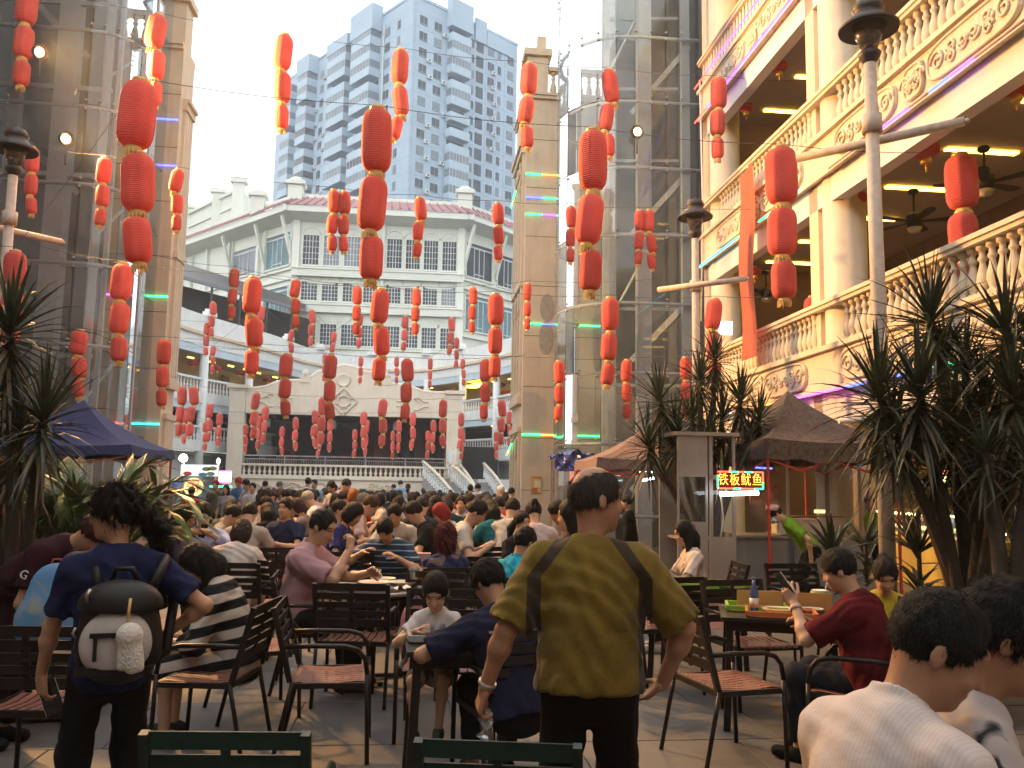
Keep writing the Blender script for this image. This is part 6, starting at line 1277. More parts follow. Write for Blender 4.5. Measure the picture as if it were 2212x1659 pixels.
def person(label, loc, yaw, st=None, vox=.012, split=True, arch=False, **o):
    """one figure in its own frame (x right, y forward, z up).  o: pose and looks, see defaults"""
    g = lambda k, d: o.get(k, d)
    s = g('scale', 1.0); fem = g('fem', False); sit = g('sit', False)
    sh = g('shoulder', .165 if fem else .185); Pz = g('pz', .50 if sit else .90); lean = g('lean', .08 if not sit else .15); tw = g('twist', 0.0); tl = g('side', 0.0)
    P = np.array([0, 0, Pz]); M = rotm(tw, lean, tl); up, fw, rt = M[:, 2], M[:, 1], M[:, 0]; fat = g('fat', 1.0)
    C = P + up * .30; Nk = P + up * .50; hunch = g('hunch', .0); Nk = Nk + fw * hunch
    HM = rotm(g('hyaw', 0.0), g('hpitch', lean * .6), g('hroll', 0.0)); hs = g('head', 1.0); nu = nrm(up * .6 + HM[:, 2] * .4 + fw * .15)
    Hc = Nk + nu * .085 + HM[:, 2] * .085 * hs + HM[:, 1] * .018
    Hw = lambda x, y, z: Hc + HM @ (np.array([x, y, z]) * hs)
    SL, SR = Nk - rt * sh - up * .088, Nk + rt * sh - up * .088
    la, lf = .285, .255; tgt = {}
    for nm, S_, sg in (('L', SL, -1), ('R', SR, 1)):
        T = g('hand' + nm, (sg * .24, .05, Pz - .12) if not sit else (sg * .16, .38, .76)); pole = g('elb' + nm, (sg * .6, -.8, -.3)); tgt[nm] = ik(S_, T, la, lf, pole)
    feet = {}
    for nm, sg in (('L', -1), ('R', 1)):
        hip = P + rt * sg * .09 - np.array([0, 0, .03]); T = g('foot' + nm, (sg * .10, .0 if not sit else .42, .09)); pole = g('knee' + nm, (sg * .12, 1, .1 if not sit else .6)); k, f = ik(hip, T, .425, .415, pole); feet[nm] = (hip, k, f)
    # --- skin
    B = Sdf(); HS = .5 + .5 * hs
    B.ell(Hw(0, -.010, .028), _v((.074, .092, .093)) * hs, HM, .02); B.ell(Hw(0, .018, -.045), _v((.058, .070, .070)) * hs, HM, .03)
    B.ell(Hw(0, .062, -.092), _v((.026, .022, .020)) * hs, HM, .03)
    face = g('face', False)
    B.cap(Hw(0, .084, .012), Hw(0, .099, -.026), .009 * hs, .0135 * hs, .014); B.ell(Hw(0, .078, .035), _v((.045, .015, .012)) * hs, HM, .02)
    B.ell(Hw(-.028, .074, -.030), _v((.020, .014, .018)) * hs, HM, .02); B.ell(Hw(.028, .074, -.030), _v((.020, .014, .018)) * hs, HM, .02)
    B.ell(Hw(0, .081, -.060), _v((.022, .011, .010)) * hs, HM, .012)
    for e in (-1, 1): B.ell(Hw(e * .077, -.008, -.008), _v((.009, .019, .030)) * hs, HM @ rotm(e * .4), .006); B.ell(Hw(e * .089, -.004, -.004), _v((.007, .010, .017)) * hs, HM @ rotm(e * .4), 0, (), True)
    B.cap(Nk - up * .04, Hw(0, -.018, -.06), .054 if not fem else .046, .050 if not fem else .043, .04)
    B.cap(Nk - up * .075 - rt * .10, Nk - up * .075 + rt * .10, .055, .055, .05); B.ell(C, (.140 * fat, .095 * fat, .19), M, .05); B.ell(P + up * .1, (.13 * fat, .095 * fat, .15), M, .05)
    hv = []
    for nm, S_, sg in (('L', SL, -1), ('R', SR, 1)):
        E_, W = tgt[nm]; r = .046 if not fem else .040; B.cap(S_, E_, r, r * .84, .04).cap(E_, W, r * .86, r * .60, .02).ell(E_ * .72 + W * .28, (r * .93,) * 3, None, .03)
        hd = nrm(g('hdir' + nm, tuple(W - E_))); hn = g('hn' + nm, (-sg * .8, .3, -.2)); hside = g('hs' + nm, (0, 1, 0)); curl = g('curl' + nm, (.35, .4, .45, .5))
        if g('hands', False) and not arch:
            HSd = Sdf(); HSd.cap(W - nrm(W - E_) * .04, W + hd * .01, r * .60, .024, .01); hand_sdf(HSd, W, hd, hn, hside, curl, g('hscale', 1.0), g('spread', .12), g('thumb' + nm, (.5, .4))); hv.append(HSd.mesh(.0042))
        else: B.cap(W, W + hd * .075, .028, .026, .02).cap(W + hd * .07, W + hd * .125 + _v(hn) * .02, .022, .013, .02).cap(W + hd * .03, W + hd * .07 + nrm(hside) * .035, .013, .010, .012)
    bare = g('bare', None)            # 'shorts' leaves the lower legs bare
    for nm in 'LR':
        h, k, f = feet[nm]; B.cap(h, k, .068, .052, .04).cap(k, f, .050, .034, .03).ell(k * .68 + f * .32, (.052,) * 3, None, .04)
        fd = nrm(g('toe' + nm, (0, 1, 0))); B.cap(f - np.array([0, 0, .045]), f + fd * .13 - np.array([0, 0, .055]), .034, .026, .03)
    parts = {'skin': [B.mesh(vox)] + hv}
    # --- top
    if g('top', 'tee'):
        T_ = Sdf(); ex = g('loose', .014); tz = g('hem', -.06); neckcut = ((Nk + up * .012, nrm(up * .9 + fw * .25)),); hemcut = ((P + up * tz, -up),)
        T_.ell(C + up * .01, (.145 * fat + ex, .10 * fat + ex, .20 + ex), M, .05, neckcut + hemcut); T_.ell(P + up * .12, (.14 * fat + ex, .105 * fat + ex, .17 + ex), M, .06, hemcut); T_.ell(P - up * .02, (.152 * fat + ex, .112 * fat + ex, .14 + ex), M, .05, hemcut)
        T_.cap(Nk - up * .085 - rt * (sh - .05), Nk - up * .085 + rt * (sh - .05), .052 + ex, None, .05, neckcut)
        for sg in (-1, 1): T_.cap(Nk - up * .042 + rt * sg * .045 - fw * .012, Nk - up * .082 + rt * sg * (sh - .01) - fw * .005, .046 + ex * .6, .040 + ex * .8, .05, neckcut)
        T_.cap(Nk - up * .045 - fw * .015 - rt * .03, Nk - up * .045 - fw * .015 + rt * .03, .060 + ex * .6, None, .04, neckcut)
        sl = g('sleeve', .62)
        for nm, S_, sg in (('L', SL, -1), ('R', SR, 1)):
            E_, W = tgt[nm]; r = .050 if not fem else .044
            if sl <= 1:
                e = S_ + (E_ - S_) * sl; dv = nrm(E_ - S_); T_.cap(S_ - dv * .01, S_ + (E_ - S_) * min(sl + .25, 1.2), r + ex * 1.1, r + ex * 1.3, .05, ((e, dv),))
            else:
                T_.cap(S_, E_, r + ex, r * .9 + ex, .05); e = E_ + (W - E_) * (sl - 1); dv = nrm(W - E_); T_.cap(E_, W + dv * .03, r * .88 + ex, r * .66 + ex, .03, ((e, dv),))
        if fem and g('bust', True): T_.ell(C + up * .02 + fw * .075 - rt * .06, (.06, .055, .06), M, .05); T_.ell(C + up * .02 + fw * .075 + rt * .06, (.06, .055, .06), M, .05)
        if g('collar', False): T_.cap(Nk + up * .005 - fw * .01, Nk + up * .03, .062, .066, .01, ((Nk + up * .038, nrm(up * .9 + fw * .35)),)); T_.cap(Nk + up * .01, Hw(0, -.02, -.05), .052, .052, .001, (), True)
        ph = g('fold', 0.0) or hash(label) % 7; am = g('folds', .0035)
        wob = lambda X, Y, Z: am * np.sin(38 * X + 17 * Z + 9 * np.sin(11 * Y + 6 * Z) + ph) + am * .8 * np.sin(46 * Z - 22 * Y + 7 * np.sin(13 * X) + ph)
        parts['top'] = [T_.mesh(vox, wob)]
    # --- legs
    Lg = Sdf(); wc = ((P + up * max(g('hem', -.06) + .04, -.04), up),); Lg.ell(P - up * .02, (.140 * fat, .104 * fat, .15), M, .05, wc); lf_ = g('legfit', 0.012); end = g('legend', .93)
    if g('skirt', False):
        for nm in 'LR': h, k, f = feet[nm]; Lg.cap(h, k + (f - k) * .1, .085, .10, .09)
    else:
        for nm in 'LR':
            h, k, f = feet[nm]; r1 = .074 + lf_
            if end <= .5: Lg.cap(h, k, r1, .075 + lf_, .05, ((h + (k - h) * end * 2, nrm(k - h)),))
            else: Lg.cap(h, k, r1, .060 + lf_, .05); e = k + (f - k) * end; Lg.cap(k, f, .058 + lf_, .044 + lf_, .04, ((e, nrm(f - k)),))
    wl = lambda X, Y, Z: .003 * np.sin(40 * Z + 12 * X + 5 * np.sin(20 * Y))
    parts['legs'] = [Lg.mesh(vox, wl)]
    # --- shoes
    Sh = Sdf()
    for nm in 'LR':
        h, k, f = feet[nm]; fd = nrm(g('toe' + nm, (0, 1, 0))); z = f[2] - .09; b0 = f - fd * .045 + np.array([0, 0, -.045]); Sh.cap(b0, f + fd * .14 + np.array([0, 0, -.052]), .042, .036, .03, ((np.array([0, 0, f[2] - .088]), np.array([0, 0, -1.])),)).cap(f + np.array([0, 0, -.03]), f + np.array([0, 0, -.06]), .042, .045, .03)
    parts['shoes'] = [Sh.mesh(vox)]
    # --- hair
    hair = g('hair', 'short'); Hr = Sdf()
    fc = lambda y, z, tilt=.0: [(Hw(0, y, 0), HM @ nrm((0, 1, tilt)))]
    if hair:
        dn = HM @ np.array([0, 0, -1.]); bk = HM @ np.array([0, 1., 0])
        th = g('hthick', .012)
        lowb = {'short': -.045, 'bald': -.05, 'bob': -.12, 'long': -.09, 'bun': -.04, 'pony': -.04, 'crop': -.072, 'frizz': -.05}.get(hair, -.04)
        Hr.ell(Hw(0, -.013, .032), (_v((.074, .094, .093)) + th) * hs, HM, .01, ((Hw(0, 0, lowb), dn),))
        if hair in ('bob',): Hr.ell(Hw(0, -.02, -.03), _v((.092, .100, .10)) * hs, HM, .03, ((Hw(0, 0, lowb), dn),))
        if hair in ('long',):
            Hr.ell(Hw(0, -.03, -.04), _v((.088, .090, .12)) * hs, HM, .03); q = g('hairlen', .22); e = Hw(0, -.07, -.07); Hr.cap(e, e - np.array([0, 0, q]) - fw * .02, .075 * hs, .05, .04); Hr.cap(Hw(.06, -.02, -.06), Hw(.07, -.01, -.06) - np.array([0, 0, q * .8]), .034, .022, .03); Hr.cap(Hw(-.06, -.02, -.06), Hw(-.07, -.01, -.06) - np.array([0, 0, q * .8]), .034, .022, .03)
        if hair == 'bun': Hr.ell(Hw(0, -.112, .075), _v((.038, .034, .036)) * hs, HM, .004)
        if hair in ('pony', 'frizz'):
            e = Hw(0, -.105, .03); q = e + HM @ np.array([g('ponyx', .02), -.06, -.12]); Hr.cap(e, q, .03, .045, .02); Hr.cap(q, q + np.array([0, 0, -g('ponylen', .15)]) + HM @ np.array([g('ponyx', .02), 0, 0]), .045, .02, .03)
        if hair == 'bald': Hr.ell(Hw(0, -.05, .118), _v((.060, .125, .072)) * hs, HM @ rotm(0, -.2), 0, (), True)
        # face and ear openings
        fz = g('fringe', .064); Hr.ell(Hw(0, .095, fz - .145), _v((.066, g('fdepth', .085), .150)) * hs, HM, 0, (), True)
        if hair in ('short', 'crop', 'bald', 'bun', 'pony', 'frizz'):
            Hr.ell(Hw(0, .055, -.06), _v((.12, .055, .075)) * hs, HM, 0, (), True); Hr.ell(Hw(0, .0, -.065), _v((.13, .038, .055)) * hs, HM, 0, (), True)
        fr = g('frizz', .0025 if hair != 'frizz' else .009); wob = lambda X, Y, Z: fr * np.sin(95 * X + 40 * Z + 3 * np.sin(60 * Y)) + fr * np.sin(88 * Y + 70 * Z + 4 * np.sin(50 * X))
        parts['hair'] = [Hr.mesh(g('hvox', max(vox * .7, .006)) if not arch else vox * .8, wob)]
    if g('fade', False):
        Fd = Sdf().ell(Hw(0, -.011, .026), (_v((.074, .092, .093)) + .0035) * hs, HM, .01, ((Hw(0, 0, -.085), HM @ np.array([0, 0, -1.])),)); Fd.cap(Hw(0, -.03, -.04), Hw(0, -.035, -.09), .052 * hs, None, .02, ((Hw(0, 0, -.10), HM @ np.array([0, 0, -1.])),)); Fd.ell(Hw(0, .095, -.06), _v((.07, .075, .135)) * hs, HM, 0, (), True); Fd.ell(Hw(0, .045, -.06), _v((.12, .05, .05)) * hs, HM, 0, (), True); parts['fade'] = [Fd.mesh(max(vox * .7, .005))]
    sk, tm, lm, hm, sm_ = st or (SKIN, (.5, .5, .5), (.02, .02, .022), HAIRCOL, (.03, .03, .03))
    cm = lambda c, f: c if isinstance(c, bpy.types.Material) else f(c)
    mats = [cm(sk, skinmat), cm(tm, cloth), cm(lm, cloth), cm(hm, hairmat), cm(sm_, cloth)]
    order = ('skin', 'top', 'legs', 'hair', 'shoes')
    if not split:
        pl = [(V * s, F, order.index(k)) for k in order if k in parts for V, F in parts[k]]; return np_mesh('person', pl, mats)
    body = link('person', np_mesh('person', [(V * s, F, 0) for V, F in parts['skin']], mats[:1]), None, loc, (0, 0, yaw)); tag(body, label, 'person', g('group', None))
    nmz = {'top': g('topname', 'shirt'), 'legs': g('legname', 'trousers'), 'hair': 'hair', 'shoes': 'shoes'}
    ch = {}
    for k in ('top', 'legs', 'hair', 'shoes'):
        if k in parts and not (k == 'shoes' and g('noshoes', False)): ch[k] = link(nmz[k], np_mesh(nmz[k], [(V * s, F, 0) for V, F in parts[k]], [mats[order.index(k)]]), body)
    if g('strands', 0) and 'hair' in ch: hair_strands(ch['hair'], Hw(0, 0, 0) * s, HM, g('strands', 0), g('slen', .02), g('scurl', 0.0), mats[3])
    if 'fade' in parts: link('hair_sides', np_mesh('hair_sides', [(V * s, F, 0) for V, F in parts['fade']], [pm('hair_stubble', (.034, .027, .023), .8, .3, 60, bump=.3, bscale=200)]), body)
    if face:
        for e in (-1, 1):
            ey = Sdf().ell((0, 0, 0), (.0125 * hs, .006, .0055 * hs if face != 'down' else .003)); V, F = ey.mesh(.0025); x = Hw(e * .031, .0745, .004); link('eye', np_mesh('eye', [((V @ HM.T + x) * s, F, 0)], [pm('dark_eye', (.012, .009, .008), .25)]), body)
            br = Sdf().cap((-.015, 0, 0), (.015, 0, .002), .0042, .003); V, F = br.mesh(.0028); x = Hw(e * .031, .084, .026); link('eyebrow', np_mesh('eyebrow', [((V @ HM.T + x) * s, F, 0)], [mats[3]]), body)
        V, F = Sdf().cap((-.018, 0, 0), (.018, 0, 0), .0050, None).mesh(.003); x = Hw(0, .0895, -.061); link('mouth', np_mesh('mouth', [((V @ HM.T + x) * s, F, 0)], [pm('lip', (.28, .09, .07), .5)]), body)
    body['_dbg'] = 0; del body['_dbg']
    info = dict(P=P, M=M, Hw=Hw, HM=HM, Nk=Nk, SL=SL, SR=SR, tgt=tgt, up=up, fw=fw, rt=rt, s=s, C=C, ch=ch)
    return body, info
# ================================================================== chairs, tables and table ware
M_chair = pm('dark_brown_chair_metal', (.018, .011, .009), .42, .25, 12, spec=.3); M_gchair = pm('dark_green_chair_metal', (.008, .024, .018), .38, .2, 10, spec=.35); M_seatw = pm('red_brown_slat', (.22, .085, .055), .45, .25, 10, spec=.5, rnd=.2); M_rivet = pm('chair_rivet', (.5, .45, .4), .35, metal=.7)
CH = {}
def chair_parts(kind):
    if kind in CH: return CH[kind]
    m = M_gchair if kind == 'green' else M_chair; P = []
    for s in (-1, 1):
        x = s * .265
        P.append(('leg', MB().tube([(x, .235, 0), (x, .225, .30), (x, .22, .50)], .0135, 8).mesh('leg', m)))
        P.append(('leg', MB().tube([(x * .98, -.30, 0), (x * .98, -.235, .30), (x * .98, -.20, .46)], .0135, 8).mesh('leg', m)))
        P.append(('armrest', MB().tube([(x, .22, .50), (x, .205, .585), (x, .165, .635), (x, .09, .655), (x, -.10, .66), (x, -.265, .655)], .0145, 8).mesh('armrest', m)))
    P.append(('seat_frame', MB().bar((-.262, .215, .435), (.262, .215, .435), .025, .03).bar((-.262, -.20, .435), (.262, -.20, .435), .025, .03).bar((-.25, -.20, .435), (-.25, .215, .435), .02, .03).bar((.25, -.20, .435), (.25, .215, .435), .02, .03).mesh('seat_frame', m)))
    for k in range(9):
        x = -.205 + k * .0513; P.append(('seat_slat', MB().add([(x - .021, -.205, .455), (x + .021, -.205, .455), (x - .021, 0, .443), (x + .021, 0, .443), (x - .021, .16, .455), (x + .021, .16, .455), (x - .021, .228, .450), (x + .021, .228, .450), (x - .021, .235, .435), (x + .021, .235, .435)], [(0, 1, 3, 2), (2, 3, 5, 4), (4, 5, 7, 6), (6, 7, 9, 8)], 0, True).add([(x - .005, .19, .458), (x + .005, .19, .458), (x + .005, .2, .458), (x - .005, .2, .458), (x - .005, -.18, .459), (x + .005, -.18, .459), (x + .005, -.19, .459), (x - .005, -.19, .459)], [(0, 1, 2, 3), (7, 6, 5, 4)], 1).mesh('seat_slat', [M_seatw, M_rivet])))
    B = lambda z: -.215 - .11 * (z - .46) / .42
    for x, w_ in ((-.262, .03), (.262, .03), (0, .035)): P.append(('back_post', MB().bar((x, B(.46 if x else .55), .46 if x else .55), (x, B(.875 if x else .84), .875 if x else .84), w_ if x else .012, .03, up=(0, 1, 0) if x else (1, 0, 0)).mesh('back_post', m)))
    for z, h in ((.852, .05), (.785, .046), (.722, .042), (.660, .042), (.590, .056)): P.append(('back_slat', MB().bar((-.25, B(z), z), (.25, B(z), z), .010, h).mesh('back_slat', m)))
    CH[kind] = P; return P
def chair(x, y, d, yaw, label, kind='brown', group='slatted metal armchairs', z=0.0):
    """x, y: pixel of the seat centre at depth d"""
    p = px(x, y, d); t = thing('armchair', label, 'chair', (p.x, p.y, 0), yaw, group)
    for n, me in chair_parts(kind): link(n, me, t)
    return t
_far = MB()
for n, me in chair_parts('brown'):
    o_ = len(_far.v); _far.v += [tuple(v.co) for v in me.vertices]
    for p in me.polygons: _far.f.append(tuple(i + o_ for i in p.vertices)); _far.m.append(1 if n == 'seat_slat' else 0); _far.sm.append(False)
FARCHAIR = bpy.data.meshes.new('armchair'); FARCHAIR.from_pydata(_far.v, [], _far.f); FARCHAIR.materials.append(M_chair); FARCHAIR.materials.append(M_seatw); FARCHAIR.polygons.foreach_set('material_index', _far.m)
M_table = pm('black_table_top', (.022, .019, .019), .32, .2, 6, spec=.4); M_rim = pm('steel_table_rim', (.42, .40, .38), .3, .1, 10, metal=.8)
def table(x, y, d, yaw, label, w=.8, dp=.7, h=.74, rnd=False, group='diner tables'):
    p = on_z(x, y, h) if d is None else px(x, y, d); t = thing('table', label, 'table', (p.x, p.y, 0), yaw, group)
    if rnd:
        obj('table_top', MB().lathe([(w/2 - .02, h - .03), (w/2, h - .015), (w/2 - .01, h)], 28), M_table, t); obj('rim', MB().lathe([(w/2 - .015, h - .035), (w/2 + .008, h - .032), (w/2 + .01, h - .008), (w/2 + .001, h - .003)], 28), M_rim, t)
        obj('pedestal', MB().tube([(0, 0, .04), (0, 0, h - .03)], .04, 10), M_chair, t)
        for k in range(4): obj('foot', MB().bar((0, 0, .03), (.28 * math.cos(k * PI/2 + .4), .28 * math.sin(k * PI/2 + .4), .02), .04, .03), M_chair, t)
    else:
        obj('table_top', MB().box((-w/2, -dp/2, h - .025), (w/2, dp/2, h)), M_table, t); obj('apron', MB().box((-w/2 + .03, -dp/2 + .03, h - .09), (w/2 - .03, -dp/2 + .05, h - .025)).box((-w/2 + .03, dp/2 - .05, h - .09), (w/2 - .03, dp/2 - .03, h - .025)), M_chair, t)
        for sx in (-1, 1):
            for sy in (-1, 1): obj('leg', MB().bar((sx * (w/2 - .06), sy * (dp/2 - .06), h - .03), (sx * (w/2 - .03), sy * (dp/2 - .03), 0), .045, .045, up=(0, 1, 0)), M_chair, t)
    return t, Vector((p.x, p.y, h))
M_bowl = pm('cream_melamine', (.62, .55, .42), .3, .06, 5, spec=.5); M_food = pm('noodles_food', (.45, .26, .10), .6, .5, 40, bump=.8, bscale=60); M_paper = pm('white_tissue', (.7, .68, .64), .8, .08, 9, bump=.5, bscale=30); M_plast = glassmat('clear_plastic', (.86, .86, .84), .22, (.6, .58, .55), .8)
def bowl(p, r, label, food=True, h=.06, group='bowls and plates on the tables'):
    t = thing('bowl', label, 'bowl', p, 0, group); obj('bowl_wall', MB().lathe([(r * .45, 0), (r * .5, .004), (r * .85, h * .6), (r, h), (r * .96, h), (r * .8, h * .58), (r * .4, .012), (.001, .012)], 24), M_bowl, t)
    if food: obj('food', MB().lathe([(.001, h * .75), (r * .3, h * .82), (r * .6, h * .66), (r * .84, h * .62)], 16), M_food, t)
def tray(p, yaw, w, dp, label, mat):
    t = thing('serving_tray', label, 'tray', p, yaw, 'serving trays'); a, b, c = w/2, dp/2, .025
    mb = MB().box((-a, -b, 0), (a, b, .006)); 
    for (x0, y0, x1, y1) in ((-a, -b, a, -b), (a, -b, a, b), (a, b, -a, b), (-a, b, -a, -b)): mb.bar((x0 * 1.02, y0 * 1.02, c), (x1 * 1.02, y1 * 1.02, c), .02, .03)
    obj('tray_body', mb, mat, t); return t
def cup(p, label, r=.04, h=.11, mat=None, lid=False, fill=None):
    t = thing('cup', label, 'cup', p, 0, 'cups on the tables'); obj('cup_wall', MB().lathe([(r * .72, 0), (r * .75, .003), (r, h), (r * .97, h), (r * .7, .006)], 18), mat or M_plast, t)
    if fill: obj('drink', MB().lathe([(r * .68, .006), (r * .88, h * .6), (.001, h * .6)], 14), fill, t)
    if lid: obj('lid', MB().lathe([(r * 1.05, h), (r * 1.05, h + .01), (r * .8, h + .035), (.001, h + .04)], 16), M_plast, t)
def bottle(p, label, mat, h=.26, r=.033, capm=None):
    t = thing('bottle', label, 'bottle', p, 0); obj('glass', MB().lathe([(r * .9, 0), (r, .01), (r, h * .52), (r * .9, h * .6), (r * .42, h * .76), (r * .38, h * .96)], 16), mat, t); obj('cap', MB().lathe([(r * .44, h * .95), (r * .44, h), (.001, h)], 12), capm or M_gold, t); obj('bottle_label', MB().lathe([(r * 1.01, h * .15), (r * 1.01, h * .42)], 16), M_bowl, t)
def tissue(p, label):
    mb = MB(); rq = random.Random(int(p.x * 999)); vs = [(rq.uniform(-.05, .05), rq.uniform(-.04, .04), rq.uniform(0.004, .05)) for k in range(10)]
    mb.add(vs, [(i, j, k) for i, j, k in ((0, 1, 2), (1, 3, 4), (2, 4, 5), (5, 6, 7), (7, 8, 0), (8, 9, 3), (1, 6, 9), (0, 4, 7), (2, 8, 6))]); o = obj('tissue', mb, M_paper, None, p); tag(o, label, 'tissue', 'crumpled tissues on the tables')
# --- near tables
R_ = math.radians
T1, q1 = table(985, 1385, None, R_(8), 'dark table in front of the small boy', .55, .6)
t = tray(q1 + Vector((-.06, .10, .002)), R_(10), .42, .32, 'grey food tray in front of the small boy', pm('grey_tray', (.36, .37, .37), .35, .1, 8))
bowl(q1 + Vector((-.16, .12, .01)), .09, 'shallow food bowl left on the boy\'s tray', True, .03); bowl(q1 + Vector((.03, .16, .01)), .10, 'wider food plate on the boy\'s tray', True, .03)
cup(q1 + Vector((-.09, -.17, .0)), 'clear plastic cup with cola ice at the table corner', .043, .115, None, False, pm('cola', (.09, .035, .02), .2)); tissue(q1 + Vector((.02, .04, .02)), 'clear wrapper and tissue on the boy\'s tray')
T2, q2 = table(1690, 1325, None, R_(-12), 'dark table with wooden trays before the man in maroon', .85, .65)
M_wtray = pm('bamboo_tray', (.42, .22, .08), .5, .2, 6); M_gtray = pm('green_tray', (.25, .42, .04), .35, .08, 8); M_otray = pm('orange_tray', (.45, .15, .05), .4, .1, 8)
tray(q2 + Vector((-.14, .15, .002)), R_(-12), .40, .28, 'green-edged tray at the far side of the maroon man\'s table', M_gtray); tray(q2 + Vector((-.05, -.12, .002)), R_(-14), .44, .30, 'orange tray at the near edge of the maroon man\'s table', M_otray)
for dx, dy, lab in ((-.10, .19, 'upright bamboo tray lid by the blue bottle'), (.22, .10, 'upright bamboo tray lid near the coconut')):
    t = thing('bamboo_board', lab, 'board', q2 + Vector((dx, dy, .01)), R_(-10)); obj('board', MB().box((-.16, 0, 0), (.16, .015, .12)), M_wtray, t); obj('edge', MB().box((-.165, -.012, .0), (.165, -.001, .02)), M_wtray, t)
bowl(q2 + Vector((-.05, -.10, .012)), .12, 'long white dish on the orange tray', True, .035); bowl(q2 + Vector((.20, -.02, .012)), .08, 'small dish of leftovers beside the orange tray', True, .03)
bottle(q2 + Vector((-.19, .02, .0)), 'small blue plastic water bottle on the maroon man\'s table', pm('blue_bottle', (.05, .10, .22), .15, .3, 8, spec=.7), .24, .032, pm('blue_cap', (.05, .07, .12), .4))
t = thing('coconut', 'green coconut drink with a cut white top and straw', 'coconut', q2 + Vector((.34, .20, 0)), 0); obj('husk', MB().lathe([(.04, 0), (.075, .03), (.085, .08), (.07, .125), (.06, .14)], 18), pm('coconut_green', (.22, .24, .07), .6, .2, 8), t); obj('flesh', MB().lathe([(.059, .14), (.05, .143), (.001, .142)], 16), M_paper, t); obj('straw', MB().tube([(.02, 0, .1), (.06, -.02, .24)], .004, 6), M_paper, t)
T3, q3 = table(806, 1268, None, R_(3), 'round table of plates before the man in the pink polo', .86, .86, .74, True)
for dx, dy, r, lab in ((-.26, -.10, .12, 'stacked cream plate before the pink polo man, left'), (.02, -.06, .15, 'large slanted cream bowl in the middle of the round table'), (-.20, -.24, .10, 'small bowl at the near edge of the round table'), (.24, -.02, .12, 'cream plate of noodles at the right of the round table'), (.05, .22, .11, 'cream plate at the back of the round table')): bowl(q3 + Vector((dx, dy, .002)), r, lab, True, .05)
cup(q3 + Vector((.33, .05, 0)), 'tall clear lidded plastic cup on the round table', .045, .13, None, True); cup(q3 + Vector((-.02, .25, 0)), 'clear cup with crumpled wrapper behind the big bowl', .05, .12)
tissue(q3 + Vector((.20, -.28, .0)), 'white tissue at the near edge of the round table'); tissue(q3 + Vector((.30, -.22, .0)), 'white tissue beside the right plate of the round table')
T4, q4 = table(872, 1212, None, 0, 'round steel-rimmed table before the man in the striped shirt', .85, .85, .74, True); bottle(q4 + Vector((-.13, -.05, 0)), 'green glass beer bottle on the striped man\'s table', pm('beer_green', (.03, .14, .04), .12, .2, 8, spec=.8), .27, .034); cup(q4 + Vector((-.25, .0, 0)), 'pale paper cup left of the beer bottle', .045, .10, M_bowl); tissue(q4 + Vector((-.2, -.16, 0)), 'white tissue left of the beer bottle')
cup(q4 + Vector((-.02, -.18, 0)), 'clear plastic cup right of the beer bottle', .045, .12); t = thing('lunch_box', 'pink paper box on the striped man\'s table', 'box', q4 + Vector((.22, -.05, 0)), .1); obj('box_body', MB().box((-.08, -.06, 0), (.08, .06, .09)), pm('pink_box', (.5, .28, .26), .6), t); obj('box_lid', MB().box((-.083, -.063, .09), (.083, .063, .096)), pm('pink_lid', (.55, .33, .3), .6), t)
T5, q5 = table(1510, 1268, None, R_(-20), 'dark table with green trays before the long-haired woman', .8, .7)
tray(q5 + Vector((-.05, 0, .002)), R_(-20), .45, .34, 'bright green tray before the long-haired woman', M_gtray); tray(q5 + Vector((.3, .08, .002)), R_(-30), .3, .25, 'second bright green tray at the table end', M_gtray); bowl(q5 + Vector((-.05, .04, .01)), .11, 'dark food bowl on the green tray', True, .04); tissue(q5 + Vector((-.12, -.04, .01)), 'tissue on the green tray')
T6, q6 = table(905, 1168, None, 0, 'small table before the red-haired woman', .7, .6, .74); tray(q6 + Vector((0, 0, .002)), 0, .42, .32, 'green tray before the red-haired woman', M_gtray); bowl(q6 + Vector((0, 0, .01)), .12, 'noodle bowl before the red-haired woman', True, .06)
T7, q7 = table(500, 1162, None, .1, 'table before the man in the light blue shirt', .9, .6, .74); bowl(q7 + Vector((-.15, 0, 0)), .11, 'cream bowl before the light blue shirt man', True); bowl(q7 + Vector((.15, -.05, 0)), .1, 'cream bowl beside the white blouse woman', True)
T8, q8 = table(1095, 1165, None, .1, 'table before the man holding a bowl', .7, .6, .74); bowl(q8 + Vector((-.12, .0, 0)), .11, 'pale green bowl held by the man in a printed tee', True)
# --- near chairs (front first)
chair(546, 1600, 2.9, R_(2), 'dark green slatted chair back at the bottom, left of centre', 'green').scale = (.88, 1, 1)
chair(1092, 1610, 2.85, R_(-4), 'dark green slatted chair back at the bottom centre, before the old man', 'green').scale = (.86, 1, 1)
chair(715, 1462, 5.35, R_(-82), 'empty brown armchair side-on in the open floor at centre left')
chair(772, 1365, 6.6, R_(0), 'empty brown armchair seen from behind, pushed to the round table')
chair(560, 1380, 6.2, R_(-62), 'empty brown armchair turned towards the pink polo man')
chair(458, 1440, 5.3, R_(88), 'brown armchair under the woman in the bold striped dress')
chair(112, 1490, 4.6, R_(2), 'brown armchair at the left, behind the phone hand')
chair(955, 1395, 5.75, R_(180), 'brown armchair the small boy sits on')
chair(1112, 1470, 4.75, R_(22), 'brown armchair of the man in navy leaning to the boy')
chair(1568, 1460, 5.35, R_(-72), 'empty brown armchair in the open floor right of the old man')
chair(1628, 1360, 6.7, R_(196), 'empty brown armchair behind the bamboo tray table')
chair(1850, 1480, 5.2, R_(60), 'brown armchair of the man in the maroon tee')
chair(680, 1345, 6.95, R_(-80), 'brown armchair of the man in the pink polo'); chair(515, 1285, 8.0, R_(0), 'brown armchair of the woman in the white blouse')
